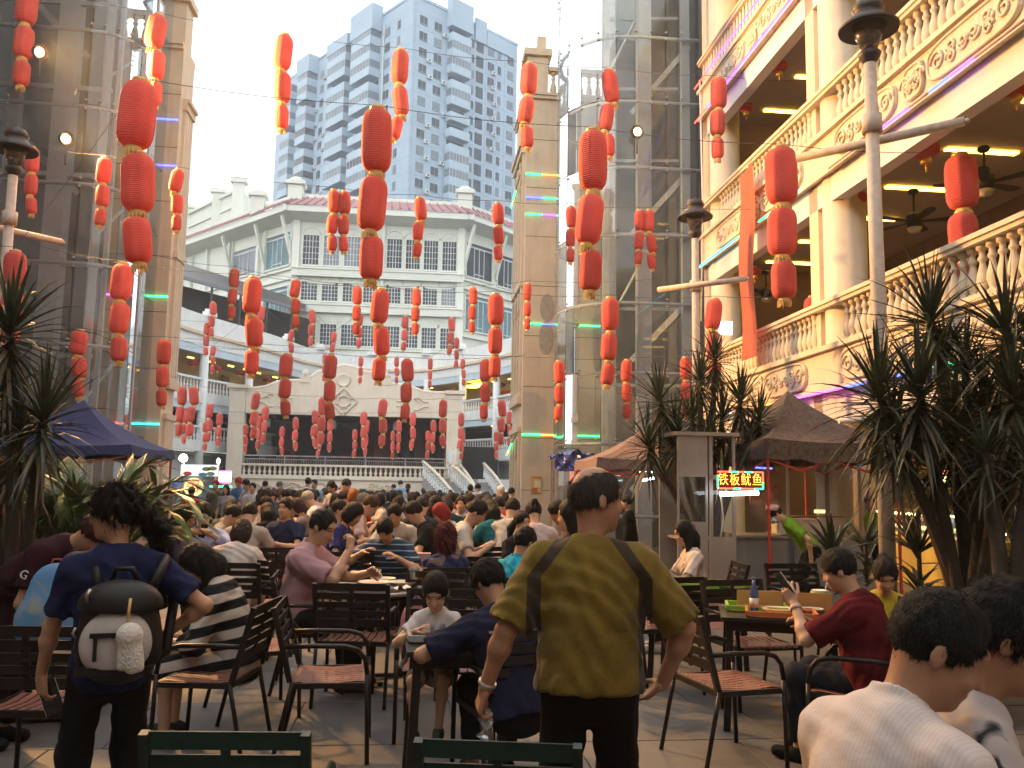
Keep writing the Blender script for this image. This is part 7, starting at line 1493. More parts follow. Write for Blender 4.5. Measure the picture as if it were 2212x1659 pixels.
chair(970, 1300, 7.9, R_(12), 'brown armchair of the red-haired woman'); chair(1130, 1310, 7.2, R_(-50), 'brown armchair of the man in the teal polo')
chair(1530, 1290, 8.6, R_(92), 'brown armchair of the long-haired woman'); chair(1745, 1300, 8.3, R_(190), 'empty brown armchair against the grey stall counter')
chair(1420, 1355, 7.4, R_(20), 'brown armchair half hidden by the old man\'s right arm'); chair(600, 1240, 9.8, R_(10), 'brown armchair behind the white blouse woman')
chair(590, 1285, 8.3, R_(-30), 'empty brown armchair between the white blouse woman and the pink polo man')
chair(905, 1350, 6.9, R_(160), 'brown armchair draped with a pink bag behind the boy')
for x, y, d, yw, lab in ((760, 1240, 9.4, 0, 'dark chair left of the striped man'), (1065, 1215, 10.5, .4, 'dark chair by the man with the bowl'), (1030, 1180, 12, 0, 'dark chair behind the printed tee man'), (640, 1215, 11.3, 2.9, 'dark chair of the man in navy v-neck'), (1090, 1260, 9, -.4, 'dark chair behind the teal polo man'), (1200, 1210, 11, .3, 'dark chair right of the orange-clad woman')):
    p = px(x, y, d); tag(link('armchair', FARCHAIR, None, (p.x, p.y, 0), (0, 0, yw)), lab, 'chair', 'slatted metal armchairs')
# ================================================================== the people of the photograph
def stripes(name, a, b, freq, duty=.5, axis='Z', rot=0.0, soft=.03):
    if name in MATS: return MATS[name]
    m, nt, out = _nt(name); N = nt.nodes.new; L = nt.links.new; bs = N('ShaderNodeBsdfPrincipled'); bs.inputs['Roughness'].default_value = .85; bs.inputs['Specular IOR Level'].default_value = .15; L(bs.outputs[0], out.inputs[0])
    tc = N('ShaderNodeTexCoord'); mp = N('ShaderNodeMapping'); mp.inputs['Rotation'].default_value = (rot, 0, 0) if axis == 'Z' else (0, 0, rot); L(tc.outputs['Object'], mp.inputs[0]); sx = N('ShaderNodeSeparateXYZ'); L(mp.outputs[0], sx.inputs[0])
    mu = N('ShaderNodeMath'); mu.operation = 'MULTIPLY'; mu.inputs[1].default_value = freq; L(sx.outputs[axis], mu.inputs[0]); fr = N('ShaderNodeMath'); fr.operation = 'FRACT'; L(mu.outputs[0], fr.inputs[0])
    nz = N('ShaderNodeTexNoise'); nz.inputs['Scale'].default_value = 9; L(tc.outputs['Object'], nz.inputs[0])
    mr = N('ShaderNodeMapRange'); mr.inputs[1].default_value = duty - soft; mr.inputs[2].default_value = duty + soft; L(fr.outputs[0], mr.inputs[0]); mx = N('ShaderNodeMix'); mx.data_type = 'RGBA'; L(mr.outputs[0], mx.inputs[0]); mx.inputs[6].default_value = (*a, 1); mx.inputs[7].default_value = (*b, 1); L(mx.outputs[2], bs.inputs['Base Color'])
    bp = N('ShaderNodeBump'); bp.inputs['Strength'].default_value = .35; bp.inputs['Distance'].default_value = .01; nz2 = N('ShaderNodeTexNoise'); nz2.inputs['Scale'].default_value = 24; L(tc.outputs['Object'], nz2.inputs[0]); L(nz2.outputs[0], bp.inputs['Height']); L(bp.outputs[0], bs.inputs['Normal']); MATS[name] = m; return m
def blotch(name, a, b, sc, th, wet=.06):
    if name in MATS: return MATS[name]
    m, nt, out = _nt(name); N = nt.nodes.new; L = nt.links.new; bs = N('ShaderNodeBsdfPrincipled'); bs.inputs['Roughness'].default_value = .85; bs.inputs['Specular IOR Level'].default_value = .15; L(bs.outputs[0], out.inputs[0])
    tc = N('ShaderNodeTexCoord'); nz = N('ShaderNodeTexNoise'); nz.inputs['Scale'].default_value = sc; nz.inputs['Detail'].default_value = 3; nz.inputs['Distortion'].default_value = .8; L(tc.outputs['Object'], nz.inputs[0]); mr = N('ShaderNodeMapRange'); mr.inputs[1].default_value = th; mr.inputs[2].default_value = th + wet; L(nz.outputs[0], mr.inputs[0])
    mx = N('ShaderNodeMix'); mx.data_type = 'RGBA'; L(mr.outputs[0], mx.inputs[0]); mx.inputs[6].default_value = (*a, 1); mx.inputs[7].default_value = (*b, 1); L(mx.outputs[2], bs.inputs['Base Color'])
    bp = N('ShaderNodeBump'); bp.inputs['Strength'].default_value = .3; bp.inputs['Distance'].default_value = .01; L(nz.outputs[0], bp.inputs['Height']); L(bp.outputs[0], bs.inputs['Normal']); MATS[name] = m; return m
def raglan(name, base, dark, zn, zarm):
    m, nt, out = _nt(name); N = nt.nodes.new; L = nt.links.new; bs = N('ShaderNodeBsdfPrincipled'); bs.inputs['Roughness'].default_value = .85; bs.inputs['Specular IOR Level'].default_value = .15; bs.inputs['Sheen Weight'].default_value = .15; L(bs.outputs[0], out.inputs[0])
    tc = N('ShaderNodeTexCoord'); sx = N('ShaderNodeSeparateXYZ'); L(tc.outputs['Object'], sx.inputs[0]); ab = N('ShaderNodeMath'); ab.operation = 'ABSOLUTE'; L(sx.outputs[0], ab.inputs[0])
    mr = N('ShaderNodeMapRange'); mr.inputs[1].default_value = zn; mr.inputs[2].default_value = zarm; mr.inputs[3].default_value = .10; mr.inputs[4].default_value = .212; L(sx.outputs[2], mr.inputs[0])
    su = N('ShaderNodeMath'); su.operation = 'SUBTRACT'; L(ab.outputs[0], su.inputs[0]); L(mr.outputs[0], su.inputs[1]); a2 = N('ShaderNodeMath'); a2.operation = 'ABSOLUTE'; L(su.outputs[0], a2.inputs[0]); m2 = N('ShaderNodeMapRange'); m2.inputs[1].default_value = .024; m2.inputs[2].default_value = .029; m2.inputs[3].default_value = 1; m2.inputs[4].default_value = 0; L(a2.outputs[0], m2.inputs[0])
    nz = N('ShaderNodeTexNoise'); nz.inputs['Scale'].default_value = 4; nz.inputs['Detail'].default_value = 5; L(tc.outputs['Object'], nz.inputs[0]); cr = N('ShaderNodeValToRGB'); e = cr.color_ramp.elements; e[0].position = .35; e[1].position = .68; e[0].color = (*[v * .72 for v in base], 1); e[1].color = (*[v * 1.15 for v in base], 1); L(nz.outputs[0], cr.inputs[0])
    mx = N('ShaderNodeMix'); mx.data_type = 'RGBA'; L(m2.outputs[0], mx.inputs[0]); L(cr.outputs[0], mx.inputs[6]); mx.inputs[7].default_value = (*dark, 1); L(mx.outputs[2], bs.inputs['Base Color'])
    n2 = N('ShaderNodeTexNoise'); n2.inputs['Scale'].default_value = 14; n2.inputs['Detail'].default_value = 5; L(tc.outputs['Object'], n2.inputs[0]); bp = N('ShaderNodeBump'); bp.inputs['Strength'].default_value = .5; bp.inputs['Distance'].default_value = .02; L(n2.outputs[0], bp.inputs['Height']); L(bp.outputs[0], bs.inputs['Normal']); MATS[name] = m; return m
BLK = (.012, .012, .014); NAVY = (.016, .018, .045); WHT = (.60, .57, .54); S1 = (.46, .25, .15); S2 = (.52, .31, .20); S3 = (.40, .21, .125); HB = HAIRCOL
def hero(label, hx, hy, d, yaw, st, vox=.011, **o):
    """place the figure so that its head sits where the photo has it; hw* give hands as world offsets (dx right, dy away, z)"""
    yr = math.radians(yaw); c, s_ = math.cos(-yr), math.sin(-yr)
    for k in ('handL', 'handR', 'elbL', 'elbR', 'hdirL', 'hdirR', 'hnL', 'hnR', 'hsL', 'hsR', 'footL', 'footR', 'toeL', 'toeR', 'kneeL', 'kneeR'):
        if k + 'w' in o: x, y, z = o.pop(k + 'w'); o[k] = (x * c - y * s_, x * s_ + y * c, z)
    b, i = person(label, (0, 0, 0), yr, st, vox, True, **o); h = Vector(i['Hw'](0, 0, 0)) * i['s']; hr = Matrix.Rotation(yr, 3, 'Z') @ h; t = px(hx, hy, d); k = max(.86, min(1.14, t.z / h.z)) if not o.get('noscale') else 1
    b.scale = (k, k, k); b.location = (t.x - hr.x * k, t.y - hr.y * k, o.get('dz', 0.0)); i['k'] = k; i['yr'] = yr; return b, i
def wpt(b, i, p): return Vector(b.location) + Matrix.Rotation(i['yr'], 3, 'Z') @ (Vector(p) * i['s'] * i['k'])
def phone(p, d, n, label, screen=None):
    d, n = Vector(d).normalized(), Vector(n).normalized(); n = (n - d * n.dot(d)).normalized(); x = d.cross(n)
    t = thing('phone', label, 'phone', p, 0); t.rotation_euler = Matrix((x, d, n)).transposed().to_euler()
    obj('case', MB().box((-.036, -.072, -.004), (.036, .072, .004)), pm('phone_dark', (.02, .02, .022), .25, spec=.6), t); obj('rim', MB().box((-.038, -.074, -.003), (-.0361, .074, .003)).box((.0361, -.074, -.003), (.038, .074, .003)), pm('phone_rim', (.6, .58, .55), .3, metal=.6), t)
    obj('screen', MB().box((-.033, -.064, .0041), (.033, .064, .005)), screen or pm('screen_off', (.01, .01, .012), .1, spec=.8), t)
# --- the old man
b, i = hero('balding old man in an olive tee with dark raglan bands, standing with his back turned', 1288, 1080, 3.4, -6, (S3, raglan('olive_raglan_tee', (.16, .105, .016), (.040, .026, .016), 1.43, 1.28), BLK, (.060, .050, .045), BLK), .009, hands=True, hair='bald', hyaw=-1.15, hpitch=.05, fat=1.22, loose=.028, hem=-.05, shoulder=.195, lean=.06, sleeve=.92,
     handLw=(-.40, .04, .84), elbLw=(-.3, -.8, 0), handRw=(.30, .10, .86), elbRw=(1, -.5, .2), curlL=(.7, .8, .85, .9), curlR=(.5, .55, .6, .6), hnLw=(1, .2, 0), hsLw=(0, 1, 0), hdirRw=(-.5, .35, -.5), hnRw=(-.7, .2, .3), hsRw=(.2, .9, .4), legfit=.02, hthick=.006, frizz=.001, hvox=.005, head=1.08, strands=5000, slen=.022)
w = wpt(b, i, i['tgt']['L'][1] + np.array([.0, .02, -.11])); t = thing('plastic_gloves', 'crumpled translucent plastic bag in the old man\'s left hand', 'bag', w, 0)
mb = MB(); rq = random.Random(5); vs = [(rq.uniform(-.035, .035), rq.uniform(-.03, .03), -k * .012 + .03) for k in range(12)]; mb.add(vs, [(k, k+1, k+3) for k in range(9)] + [(k, k+2, k+3) for k in range(9)]); obj('film', mb, M_plast, t); obj('fold', MB().tube([(0, 0, .03), (.01, .01, -.05), (.03, 0, -.11)], [.012, .02, .006], 7), M_plast, t)
w = wpt(b, i, i['tgt']['L'][1]); E_ = wpt(b, i, i['tgt']['L'][0]); dv = (w - E_).normalized(); o = obj('wristwatch', MB().tube([w - dv * .035, w - dv * .015], .034, 14, 0, False).tube([w - dv * .033, w - dv * .017], .0355, 14), pm('steel_bracelet', (.6, .58, .55), .3, metal=.8)); tag(o, 'steel wristwatch on the old man\'s left wrist', 'watch')
# --- woman with the backpack
b, i = hero('woman in a navy tee with frizzy tied hair and a backpack, seen from behind', 246, 1110, 3.75, 30, (S1, (.018, .022, .062), BLK, (.016, .012, .010), BLK), .009, fem=True, hands=True, hair='frizz', hyaw=1.15, hpitch=.1, fat=1.05, loose=.018, shoulder=.175, sleeve=.72, hem=-.12, ponyx=.10, ponylen=.26, hthick=.018, fringe=.075, fdepth=.105, lean=.05, strands=5200, slen=.05, scurl=.5,
     handLw=(-.40, .10, .68), elbLw=(-.4, -.8, 0), handRw=(.17, .20, 1.0), elbRw=(1, -.25, .3), curlL=(.55, .6, .65, .7), hdirLw=(.05, .15, -1), hnLw=(.6, .8, 0), hsLw=(-.8, .6, 0), hdirRw=(-.6, .5, -.3), hnRw=(-.4, .5, -.4), hsRw=(.3, .6, .7))
wo = b; wi = i; w = wpt(b, i, i['tgt']['L'][1]); phone(w + Vector((.03, .035, -.10)), (.35, .1, -.95), (.3, -.95, .1), 'phone with a pale rim in the backpack woman\'s lowered hand')
bp = thing('backpack', 'black and grey-white backpack with flap and fluffy charm on the woman\'s back', 'backpack', wpt(b, i, i['P'] + i['up'] * .17 - i['fw'] * .13 + i['rt'] * .03), math.radians(14)); M_lea = pm('black_leather', (.014, .011, .011), .5, .2, 12, spec=.3); M_can = pm('grey_white_canvas', (.46, .40, .37), .7, .1, 6, bump=.2, bscale=60)
def soft(name, f, mat, parent, vox=.009):
    S = Sdf(); f(S); V, F = S.mesh(vox); return link(name, np_mesh(name, [(V, F, 0)], [mat]), parent)
soft('body', lambda S: S.ell((0, -.09, .0), (.155, .09, .19), None, .03).ell((0, -.09, -.08), (.16, .095, .13), None, .05), M_lea, bp)
soft('front_pocket', lambda S: S.ell((0, -.155, -.045), (.135, .055, .135), None, .02, ((np.array([0, 0, .075]), np.array([0, 0, 1.])), (np.array([0, 0, -.14]), np.array([0, 0, -1.])))), M_can, bp)
soft('flap', lambda S: S.ell((0, -.10, .10), (.16, .105, .10), None, .02, ((np.array([0, 0, .075]), np.array([0, 0, -1.])),)), M_lea, bp); obj('pocket_band', MB().box((-.085, -.219, -.012), (.10, -.205, .006)).box((-.07, -.217, -.10), (-.058, -.200, -.012)).box((-.14, -.19, -.16), (.14, -.10, -.13)), M_lea, bp); obj('buckle', MB().tube([(-.11, -.17, .12), (-.11, -.19, .15), (-.10, -.18, .17)], .008, 6), M_rim, bp); obj('ring', MB().tube([(-.15, -.15, .02), (-.16, -.15, .0), (-.15, -.14, -.02)], .006, 6), M_rim, bp)
obj('top_handle', MB().tube([(-.05, -.06, .19), (-.03, -.08, .24), (.03, -.08, .24), (.05, -.06, .19)], .011, 8), M_lea, bp)
cy_, sy_ = i['up'], i['fw']
for sg in (-1, 1):
    pts = [Vector((sg * .10, -.02, .15)), Vector((sg * .125, .02, .22)), Vector((sg * .13, .10, .265)), Vector((sg * .125, .20, .22)), Vector((sg * .16, .22, .05)), Vector((sg * .16, .05, -.12))]; obj('shoulder_strap', MB().tube(pts, .022, 8), M_lea, bp)
fc = thing('fluffy_charm', 'fluffy white plush charm hanging from the backpack', 'charm', wpt(b, i, i['P'] + i['up'] * .17 - i['fw'] * .13 + i['rt'] * .03) + Vector((.12, -.19, 0)), 0); M_fluff = pm('white_fluff', (.66, .60, .52), .95, .15, 30, bump=1.0, bscale=90, sheen=.4)
soft('pompom', lambda S: S.ell((0, -.03, .0), (.05, .045, .05)).ell((.015, -.03, -.085), (.035, .03, .06)).cap((.03, -.03, -.06), (.05, -.03, -.12), .018, .012).cap((-.02, -.03, -.06), (-.03, -.03, -.12), .018, .012), M_fluff, fc, .006); obj('chain', MB().tube([(-.01, -.03, .05), (-.012, -.025, .09), (-.01, -.02, .14)], .006, 6), M_gold, fc)
# --- two men bottom right
M_wst = stripes('fine_striped_white_shirt', (.60, .52, .48), (.54, .46, .42), 110, .6, 'X', 0, .3)
b, i = hero('young man with cropped hair in a fine-striped white shirt, bottom right corner', 2026, 1402, 2.0, -64, (S3, M_wst, BLK, (.014, .013, .014), BLK), .0065, sit=True, hair='crop', folds=.0014, hvox=.005, hyaw=-.75, hpitch=.5, lean=.28, collar=True, sleeve=1.3, loose=.022, hthick=.008, fringe=.082, fdepth=.105, handL=(-.1, .42, .72), handR=(.12, .42, .72), hunch=.03, head=1.03, frizz=.0012, shoulder=.17, fat=.95, strands=9000, slen=.013, noscale=True, dz=.0)
b.location.z = px(2026, 1402, 2.0).z - i['Hw'](0, 0, 0)[2]
b, i = hero('man with swept dark hair in a white tee with black ink print, right edge', 2176, 1372, 2.15, -108, (S3, blotch('ink_print_tee', (.42, .37, .35), (.03, .03, .04), 9, .60), BLK, (.014, .013, .014), BLK), .009, sit=True, hair='short', hyaw=-.05, hpitch=.4, lean=.2, sleeve=.8, loose=.025, face='down', head=1.05, hthick=.014, strands=6000, slen=.03, noscale=True)
b.location.z = px(2176, 1378, 2.15).z - i['Hw'](0, 0, 0)[2]
# --- right table
b, i = hero('heavy man in a maroon tee seen from behind, looking at his phone', 1812, 1232, 5.25, 52, (S2, (.095, .010, .014), (.020, .021, .030), (.014, .012, .012), BLK), .010, sit=True, hands=True, hair='short', hyaw=.25, hpitch=.4, lean=.22, fat=1.28, loose=.024, sleeve=.85, shoulder=.20, hthick=.010, strands=3000, slen=.018, handLw=(-.42, .16, .93), elbLw=(-.3, -.5, -1), handR=(.12, .42, .78), curlL=(.7, .75, .8, .85), hdirLw=(-.3, .2, .75), hnLw=(.5, .7, 0), hsLw=(.3, -.4, .8), footL=(-.12, .42, .09))
w = wpt(b, i, i['tgt']['L'][1]); phone(w + Vector((-.05, .02, .115)), (-.55, .1, .8), (.75, .35, .5), 'phone with a lit teal screen held by the maroon man', em('phone_teal', (.25, .62, .58), .9))
E_ = wpt(b, i, i['tgt']['L'][0]); dv = (w - E_).normalized(); o = obj('wrist_strap', MB().tube([w - dv * .05, w - dv * .025], .036, 14), pm('pale_strap', (.5, .36, .3), .6)); tag(o, 'pale wrist strap on the maroon man\'s left wrist', 'watch')
b, i = hero('young woman in a yellow top with a black strap, hair in a bun, looking down', 1912, 1244, 5.7, 165, (S2, (.50, .40, .035), BLK, (.02, .015, .013), BLK), .011, fem=True, sit=True, hair='bun', face='down', hpitch=.5, lean=.12, fringe=.06, sleeve=.5, strands=2000, slen=.02, handL=(-.10, .20, .70), handR=(.10, .20, .70), group=None)
obj('bag_strap', MB().tube([i['Nk'] - i['rt'] * .10 + i['fw'] * .03, i['C'] - i['rt'] * .03 + i['fw'] * .15, i['P'] + i['rt'] * .12 + i['up'] * .1 + i['fw'] * .13], .02, 8), M_lea, b)
# --- centre tables
b, i = hero('man in a pink polo with glasses, eating with one hand at his mouth', 697, 1138, 6.95, -98, (S2, stripes('pink_polo_knit', (.36, .20, .23), (.44, .27, .29), 120, .5), BLK, (.02, .017, .016), (.06, .05, .03)), .011, sit=True, hands=True, hair='short', face='down', hpitch=.42, hyaw=-.15, lean=.20, fat=1.12, loose=.022, sleeve=.85, collar=True, fringe=.085, hthick=.008, strands=2000, slen=.016, handR=(.02, .40, .98), elbR=(.5, .3, -1), curlR=(1.0, 1.0, 1.1, 1.1), hdirR=(-.25, .0, .8), hnR=(-.4, -.8, .2), handL=(-.15, .50, .80))
gl = MB().tube([i['Hw'](-.05, .082, .008), i['Hw'](-.01, .098, .008)], .003, 5).tube([i['Hw'](.01, .098, .008), i['Hw'](.05, .082, .008)], .003, 5).tube([i['Hw'](.05, .08, .008), i['Hw'](.078, .0, .004)], .0025, 5).tube([i['Hw'](-.012, .096, .01), i['Hw'](.012, .096, .01)], .0025, 5); obj('glasses', gl, M_black, b)
b, i = hero('small boy in a white tee and shorts sitting before a food tray', 941, 1279, 4.95, 178, (S2, (.60, .55, .52), (.34, .30, .26), (.018, .014, .012), (.03, .045, .04)), .008, scale=.64, sit=True, hands=True, hair='short', face='down', head=1.38, hpitch=.5, lean=.05, sleeve=.55, shoulder=.16, pz=.74, fringe=.058, hthick=.010, handL=(-.12, .30, 1.10), handR=(.14, .28, 1.10), hscale=1.1, footL=(-.08, .34, .32), footR=(.12, .38, .30), legend=.42, legname='shorts', noscale=True, frizz=.001, strands=2600, slen=.016)
b.location.z = px(941, 1279, 4.95).z - i['Hw'](0, 0, 0)[2] * .64
b, i = hero('man in a navy tee leaning towards the small boy, back turned', 1055, 1258, 4.75, 22, (S3, (.017, .018, .040), BLK, HB, BLK), .010, sit=True, hands=True, hair='short', hpitch=.6, hyaw=.35, lean=.30, side=-.12, fat=1.22, loose=.024, shoulder=.195, sleeve=.85, handLw=(-.46, .22, .74), elbLw=(-.7, -.4, -.3), handRw=(.02, .5, .78), hthick=.014, fringe=.06, strands=3000, slen=.025)
b, i = hero('man in a striped navy polo bent over his food beside a green beer bottle', 832, 1145, 9.0, 172, (S2, stripes('navy_white_stripe', (.025, .05, .09), (.30, .33, .36), 17, .80), BLK, HB, BLK), .013, sit=True, hands=True, hair='short', face='down', hpitch=.75, lean=.38, fat=1.2, loose=.022, sleeve=.8, collar=True, handL=(-.16, .42, .82), handR=(.20, .36, .86), fringe=.05)
b, i = hero('woman with big dyed red hair in a sleeveless blue top, back turned', 962, 1162, 8.1, 12, (S2, blotch('blue_print_top', (.025, .03, .10), (.20, .14, .12), 8, .5), BLK, (.075, .012, .014), BLK), .012, fem=True, sit=True, hair='long', hairlen=.20, hthick=.03, frizz=.007, hpitch=.25, lean=.12, sleeve=.12, strands=3000, slen=.06, scurl=.3, handR=(.2, .42, .80), handL=(-.1, .42, .8))
b, i = hero('man in a bright teal polo leaning forward at a table', 1135, 1172, 7.2, -52, (S3, (.012, .26, .40), BLK, HB, BLK), .012, sit=True, hands=True, hair='short', hpitch=.35, lean=.30, loose=.022, sleeve=.85, collar=True, fat=1.1, handL=(-.1, .48, .85), handR=(.15, .42, .80))
b, i = hero('woman in a bold black and white striped dress bending over, seated', 428, 1218, 5.5, 95, (S2, stripes('bold_stripe_knit', (.012, .012, .014), (.46, .39, .33), 8.6, .5, 'Z', .2, .02), stripes('bold_stripe_knit', (.012, .012, .014), (.46, .39, .33), 8.6, .5, 'Z', .2, .02), HB, (.05, .04, .035)), .010, fem=True, sit=True, hands=True, hair='long', hairlen=.24, hpitch=.7, hyaw=.35, lean=.36, loose=.026, sleeve=1.35, skirt=True, fat=1.15, handL=(-.12, .45, .62), handR=(.12, .42, .60), topname='dress', legname='skirt', hem=-.04, strands=3500, slen=.05)
b, i = hero('woman in a loose white blouse with bobbed hair, back turned', 522, 1152, 8.2, -3, (S2, (.55, .48, .43), (.30, .27, .25), (.035, .02, .016), (.4, .35, .3)), .012, fem=True, sit=True, hair='bob', hpitch=.65, lean=.36, loose=.034, sleeve=1.25, fat=1.2, hem=-.22, shoulder=.175)
b, i = hero('person in a dark maroon tee with a sleeve letter, bending by the left planter', 212, 1098, 5.3, -95, (S3, (.035, .012, .016), (.026, .012, .014), (.045, .014, .013), BLK), .011, hair='short', hpitch=1.0, lean=.95, sleeve=.7, loose=.02, handR=(.1, .42, .70), elbR=(.6, -.6, -.2), handL=(-.1, .5, .68), hthick=.02, dz=0, hands=True, noscale=True)
b.location.z = 0; w = wpt(b, i, i['SR'] * .62 + i['tgt']['R'][0] * .38) + Vector((-.01, -.075, .0)); lt_ = link('sleeve_letter', text_mesh('G', .07, pm('print_white', (.7, .7, .7), .7)), b); lt_.parent = None; lt_.location = w; lt_.rotation_euler = (PI / 2, .3, 0); lt_.parent = b; lt_.matrix_parent_inverse = (Matrix.Translation(b.location) @ Matrix.Rotation(i['yr'], 4, 'Z') @ Matrix.Diagonal((*b.scale, 1))).inverted()
p = px(118, 1285, 5.0); sb = thing('shopping_bag', 'glossy plastic bag with a blue sea print at the maroon person\'s side', 'bag', p, .2); soft('bag_body', lambda S: S.ell((0, 0, .02), (.14, .06, .16), None, .02).ell((0, 0, -.12), (.20, .09, .13), None, .08).cap((-.12, 0, -.2), (.14, 0, -.21), .07, None, .06), blotch('sea_print', (.12, .26, .45), (.30, .33, .30), 5, .5, .1), sb, .012); obj('bag_handle', MB().tube([(-.04, 0, .14), (-.02, 0, .20), (.02, 0, .20), (.04, 0, .14)], .006, 6), pm('red_cord', (.5, .06, .06), .5), sb)
b, i = hero('woman with long straight hair in a white vest over grey sleeves, facing left', 1478, 1152, 8.7, 92, (S2, (.58, .48, .42), BLK, HB, (.5, .4, .35)), .012, fem=True, sit=True, hair='long', hairlen=.22, hpitch=.25, lean=.12, sleeve=.75, face='down')
o = link('sleeves', person('tmp', (0, 0, 0), 0, (S2, (.21, .17, .145), BLK, HB, BLK), .016, False, fem=True, sit=True, hair=None, lean=.12, sleeve=1.7, loose=.010), b); o.data.materials[0] = o.data.materials[1]; 
b, i = hero('man in a light blue shirt with a dark strap reading his phone', 440, 1112, 9.6, -160, (S2, (.36, .38, .55), BLK, HB, BLK), .014, sit=True, hair='short', face='down', hpitch=.5, lean=.1, sleeve=1.7, collar=True, handL=(-.08, .34, .95), handR=(.10, .34, .95)); w = wpt(b, i, (0, .42, .99)); phone(w, (.2, .1, .9), (.2, -.9, .3), 'dark phone held by the light blue shirt man')
b, i = hero('woman with long dark hair and glasses drinking, beside the backpack woman', 398, 1122, 8.4, -95, (S2, (.06, .06, .14), BLK, HB, BLK), .013, fem=True, sit=True, hair='long', hairlen=.25, face=True, hpitch=.2, lean=.2, handR=(.08, .36, 1.05)); obj('glasses', MB().tube([i['Hw'](-.05, .084, .006), i['Hw'](-.01, .1, .006)], .003, 5).tube([i['Hw'](.01, .1, .006), i['Hw'](.05, .084, .006)], .003, 5), M_black, b)
b, i = hero('man in a navy v-neck tee turning to look towards the camera', 616, 1098, 11.3, 158, (S2, (.022, .028, .060), BLK, HB, BLK), .014, sit=True, hair='short', face=True, hyaw=.1, hpitch=0, lean=.0, loose=.02, shoulder=.2)
b, i = hero('woman in a black suit with a bun standing by the far tent', 1353, 1085, 13.5, 70, (S2, BLK, BLK, HB, BLK), .016, fem=True, hair='bun', sleeve=1.85, hem=-.2, loose=.02)
b, i = hero('stall worker in lime green with pink cap and mask, bending at the squid stall', 1675, 1110, 11.6, 82, (S2, (.16, .32, .02), BLK, HB, BLK), .014, hair='short', hpitch=.8, lean=.75, sleeve=.7, hem=.0); obj('mask', MB().tube([i['Hw'](-.05, .06, -.04), i['Hw'](0, .102, -.05), i['Hw'](.05, .06, -.04)], .035, 8), pm('mask_blue', (.35, .5, .55), .7), b); obj('cap', MB().lathe([(.098, 0), (.10, .05), (.08, .08), (.001, .09)], 14), pm('pink_cap', (.60, .36, .32), .8), b).location = i['Hw'](0, -.01, .06)
b, i = hero('worker in lime green with a pale cap behind the glowing food counter', 1878, 1085, 13.3, 170, (S2, (.20, .34, .02), BLK, HB, BLK), .018, hair='short', face=True, sleeve=.7); obj('cap', MB().lathe([(.098, 0), (.10, .05), (.08, .09), (.001, .10)], 14), pm('pale_cap', (.55, .42, .34), .8), b).location = i['Hw'](0, -.01, .055)
# pink jacket on the chair behind the boy, dark bag beside the red-haired woman
p = px(893, 1360, 6.3); t = thing('pink_bag', 'pink bag with purple straps hung on a chair behind the boy', 'bag', p, 0); soft('bag_body', lambda S: S.ell((0, 0, 0), (.10, .07, .20), None, .03).ell((.03, 0, -.1), (.10, .07, .14), None, .05), pm('pink_cloth', (.55, .20, .22), .7, .15, 8), t, .012); obj('strap', MB().tube([(-.03, -.03, .16), (.02, -.05, .24), (.08, -.02, .18)], .016, 7), pm('purple_cloth', (.14, .04, .16), .7), t)
p = px(1000, 1262, 7.6); t = thing('shoulder_bag', 'brown patterned shoulder bag hung on the red-haired woman\'s chair', 'bag', p, 0); soft('bag_body', lambda S: S.ell((0, 0, 0), (.13, .08, .10), None, .03), blotch('brown_print', (.05, .035, .025), (.13, .09, .06), 14, .5), t, .012); obj('strap', MB().tube([(-.08, 0, .08), (-.02, 0, .26), (.05, 0, .08)], .01, 6), M_lea, t)
# ---------------------------------------------------------------- the crowd: shared figures, own clothes
ARCH = {}
def arche(key):
    if key in ARCH: return ARCH[key]
    pose, hair = key.split('/'); o = dict(fem=hair in ('long', 'bob', 'bun', 'pony'), hair=hair, hairlen=.2)
    o.update({'eat': dict(sit=True, lean=.32, hpitch=.6), 'up': dict(sit=True, lean=.05, hpitch=.1, face=False), 'lift': dict(sit=True, lean=.22, hpitch=.4, handR=(.06, .28, 1.0), elbR=(.5, .2, -1)), 'stand': dict(handL=(-.25, .05, .78), handR=(.25, .05, .78)), 'bent': dict(lean=.35, hpitch=.5, handL=(-.12, .40, .95), handR=(.14, .42, 1.0), hyaw=.2)}[pose])
    ARCH[key] = person('arch', (0, 0, 0), 0, None, .019, False, True, **o); return ARCH[key]
HEADZ = {'eat': 1.10, 'up': 1.20, 'lift': 1.15, 'stand': 1.585, 'bent': 1.47}
def crowd(label, hx, hy, d, yaw, key, top, hair=HB, legs=(.02, .02, .024), skin=S2, group='diners and staff in the crowd'):
    me = arche(key); pose = key.split('/')[0]; yr = math.radians(yaw); vs = HEADZ[pose]; t = px(hx, hy, d); k = max(.85, min(1.15, t.z / vs)); off = {'eat': .28, 'up': .05, 'lift': .2, 'stand': .03, 'bent': .25}[pose] * k
    fx_, fy_ = -math.sin(yr), math.cos(yr)
    o = link('person', me, None, (t.x - fx_ * off, t.y - fy_ * off, 0), (0, 0, yr), (k, k, k)); tag(o, label, 'person', group)
    for j, mt in enumerate((skinmat(skin), cloth(top) if not isinstance(top, bpy.types.Material) else top, cloth(legs), hairmat(hair), cloth(BLK))): o.material_slots[j].link = 'OBJECT'; o.material_slots[j].material = mt
    return o
GREY = (.20, .19, .18); LB = (.22, .38, .52); PK = (.55, .30, .34); BGE = (.40, .33, .27)
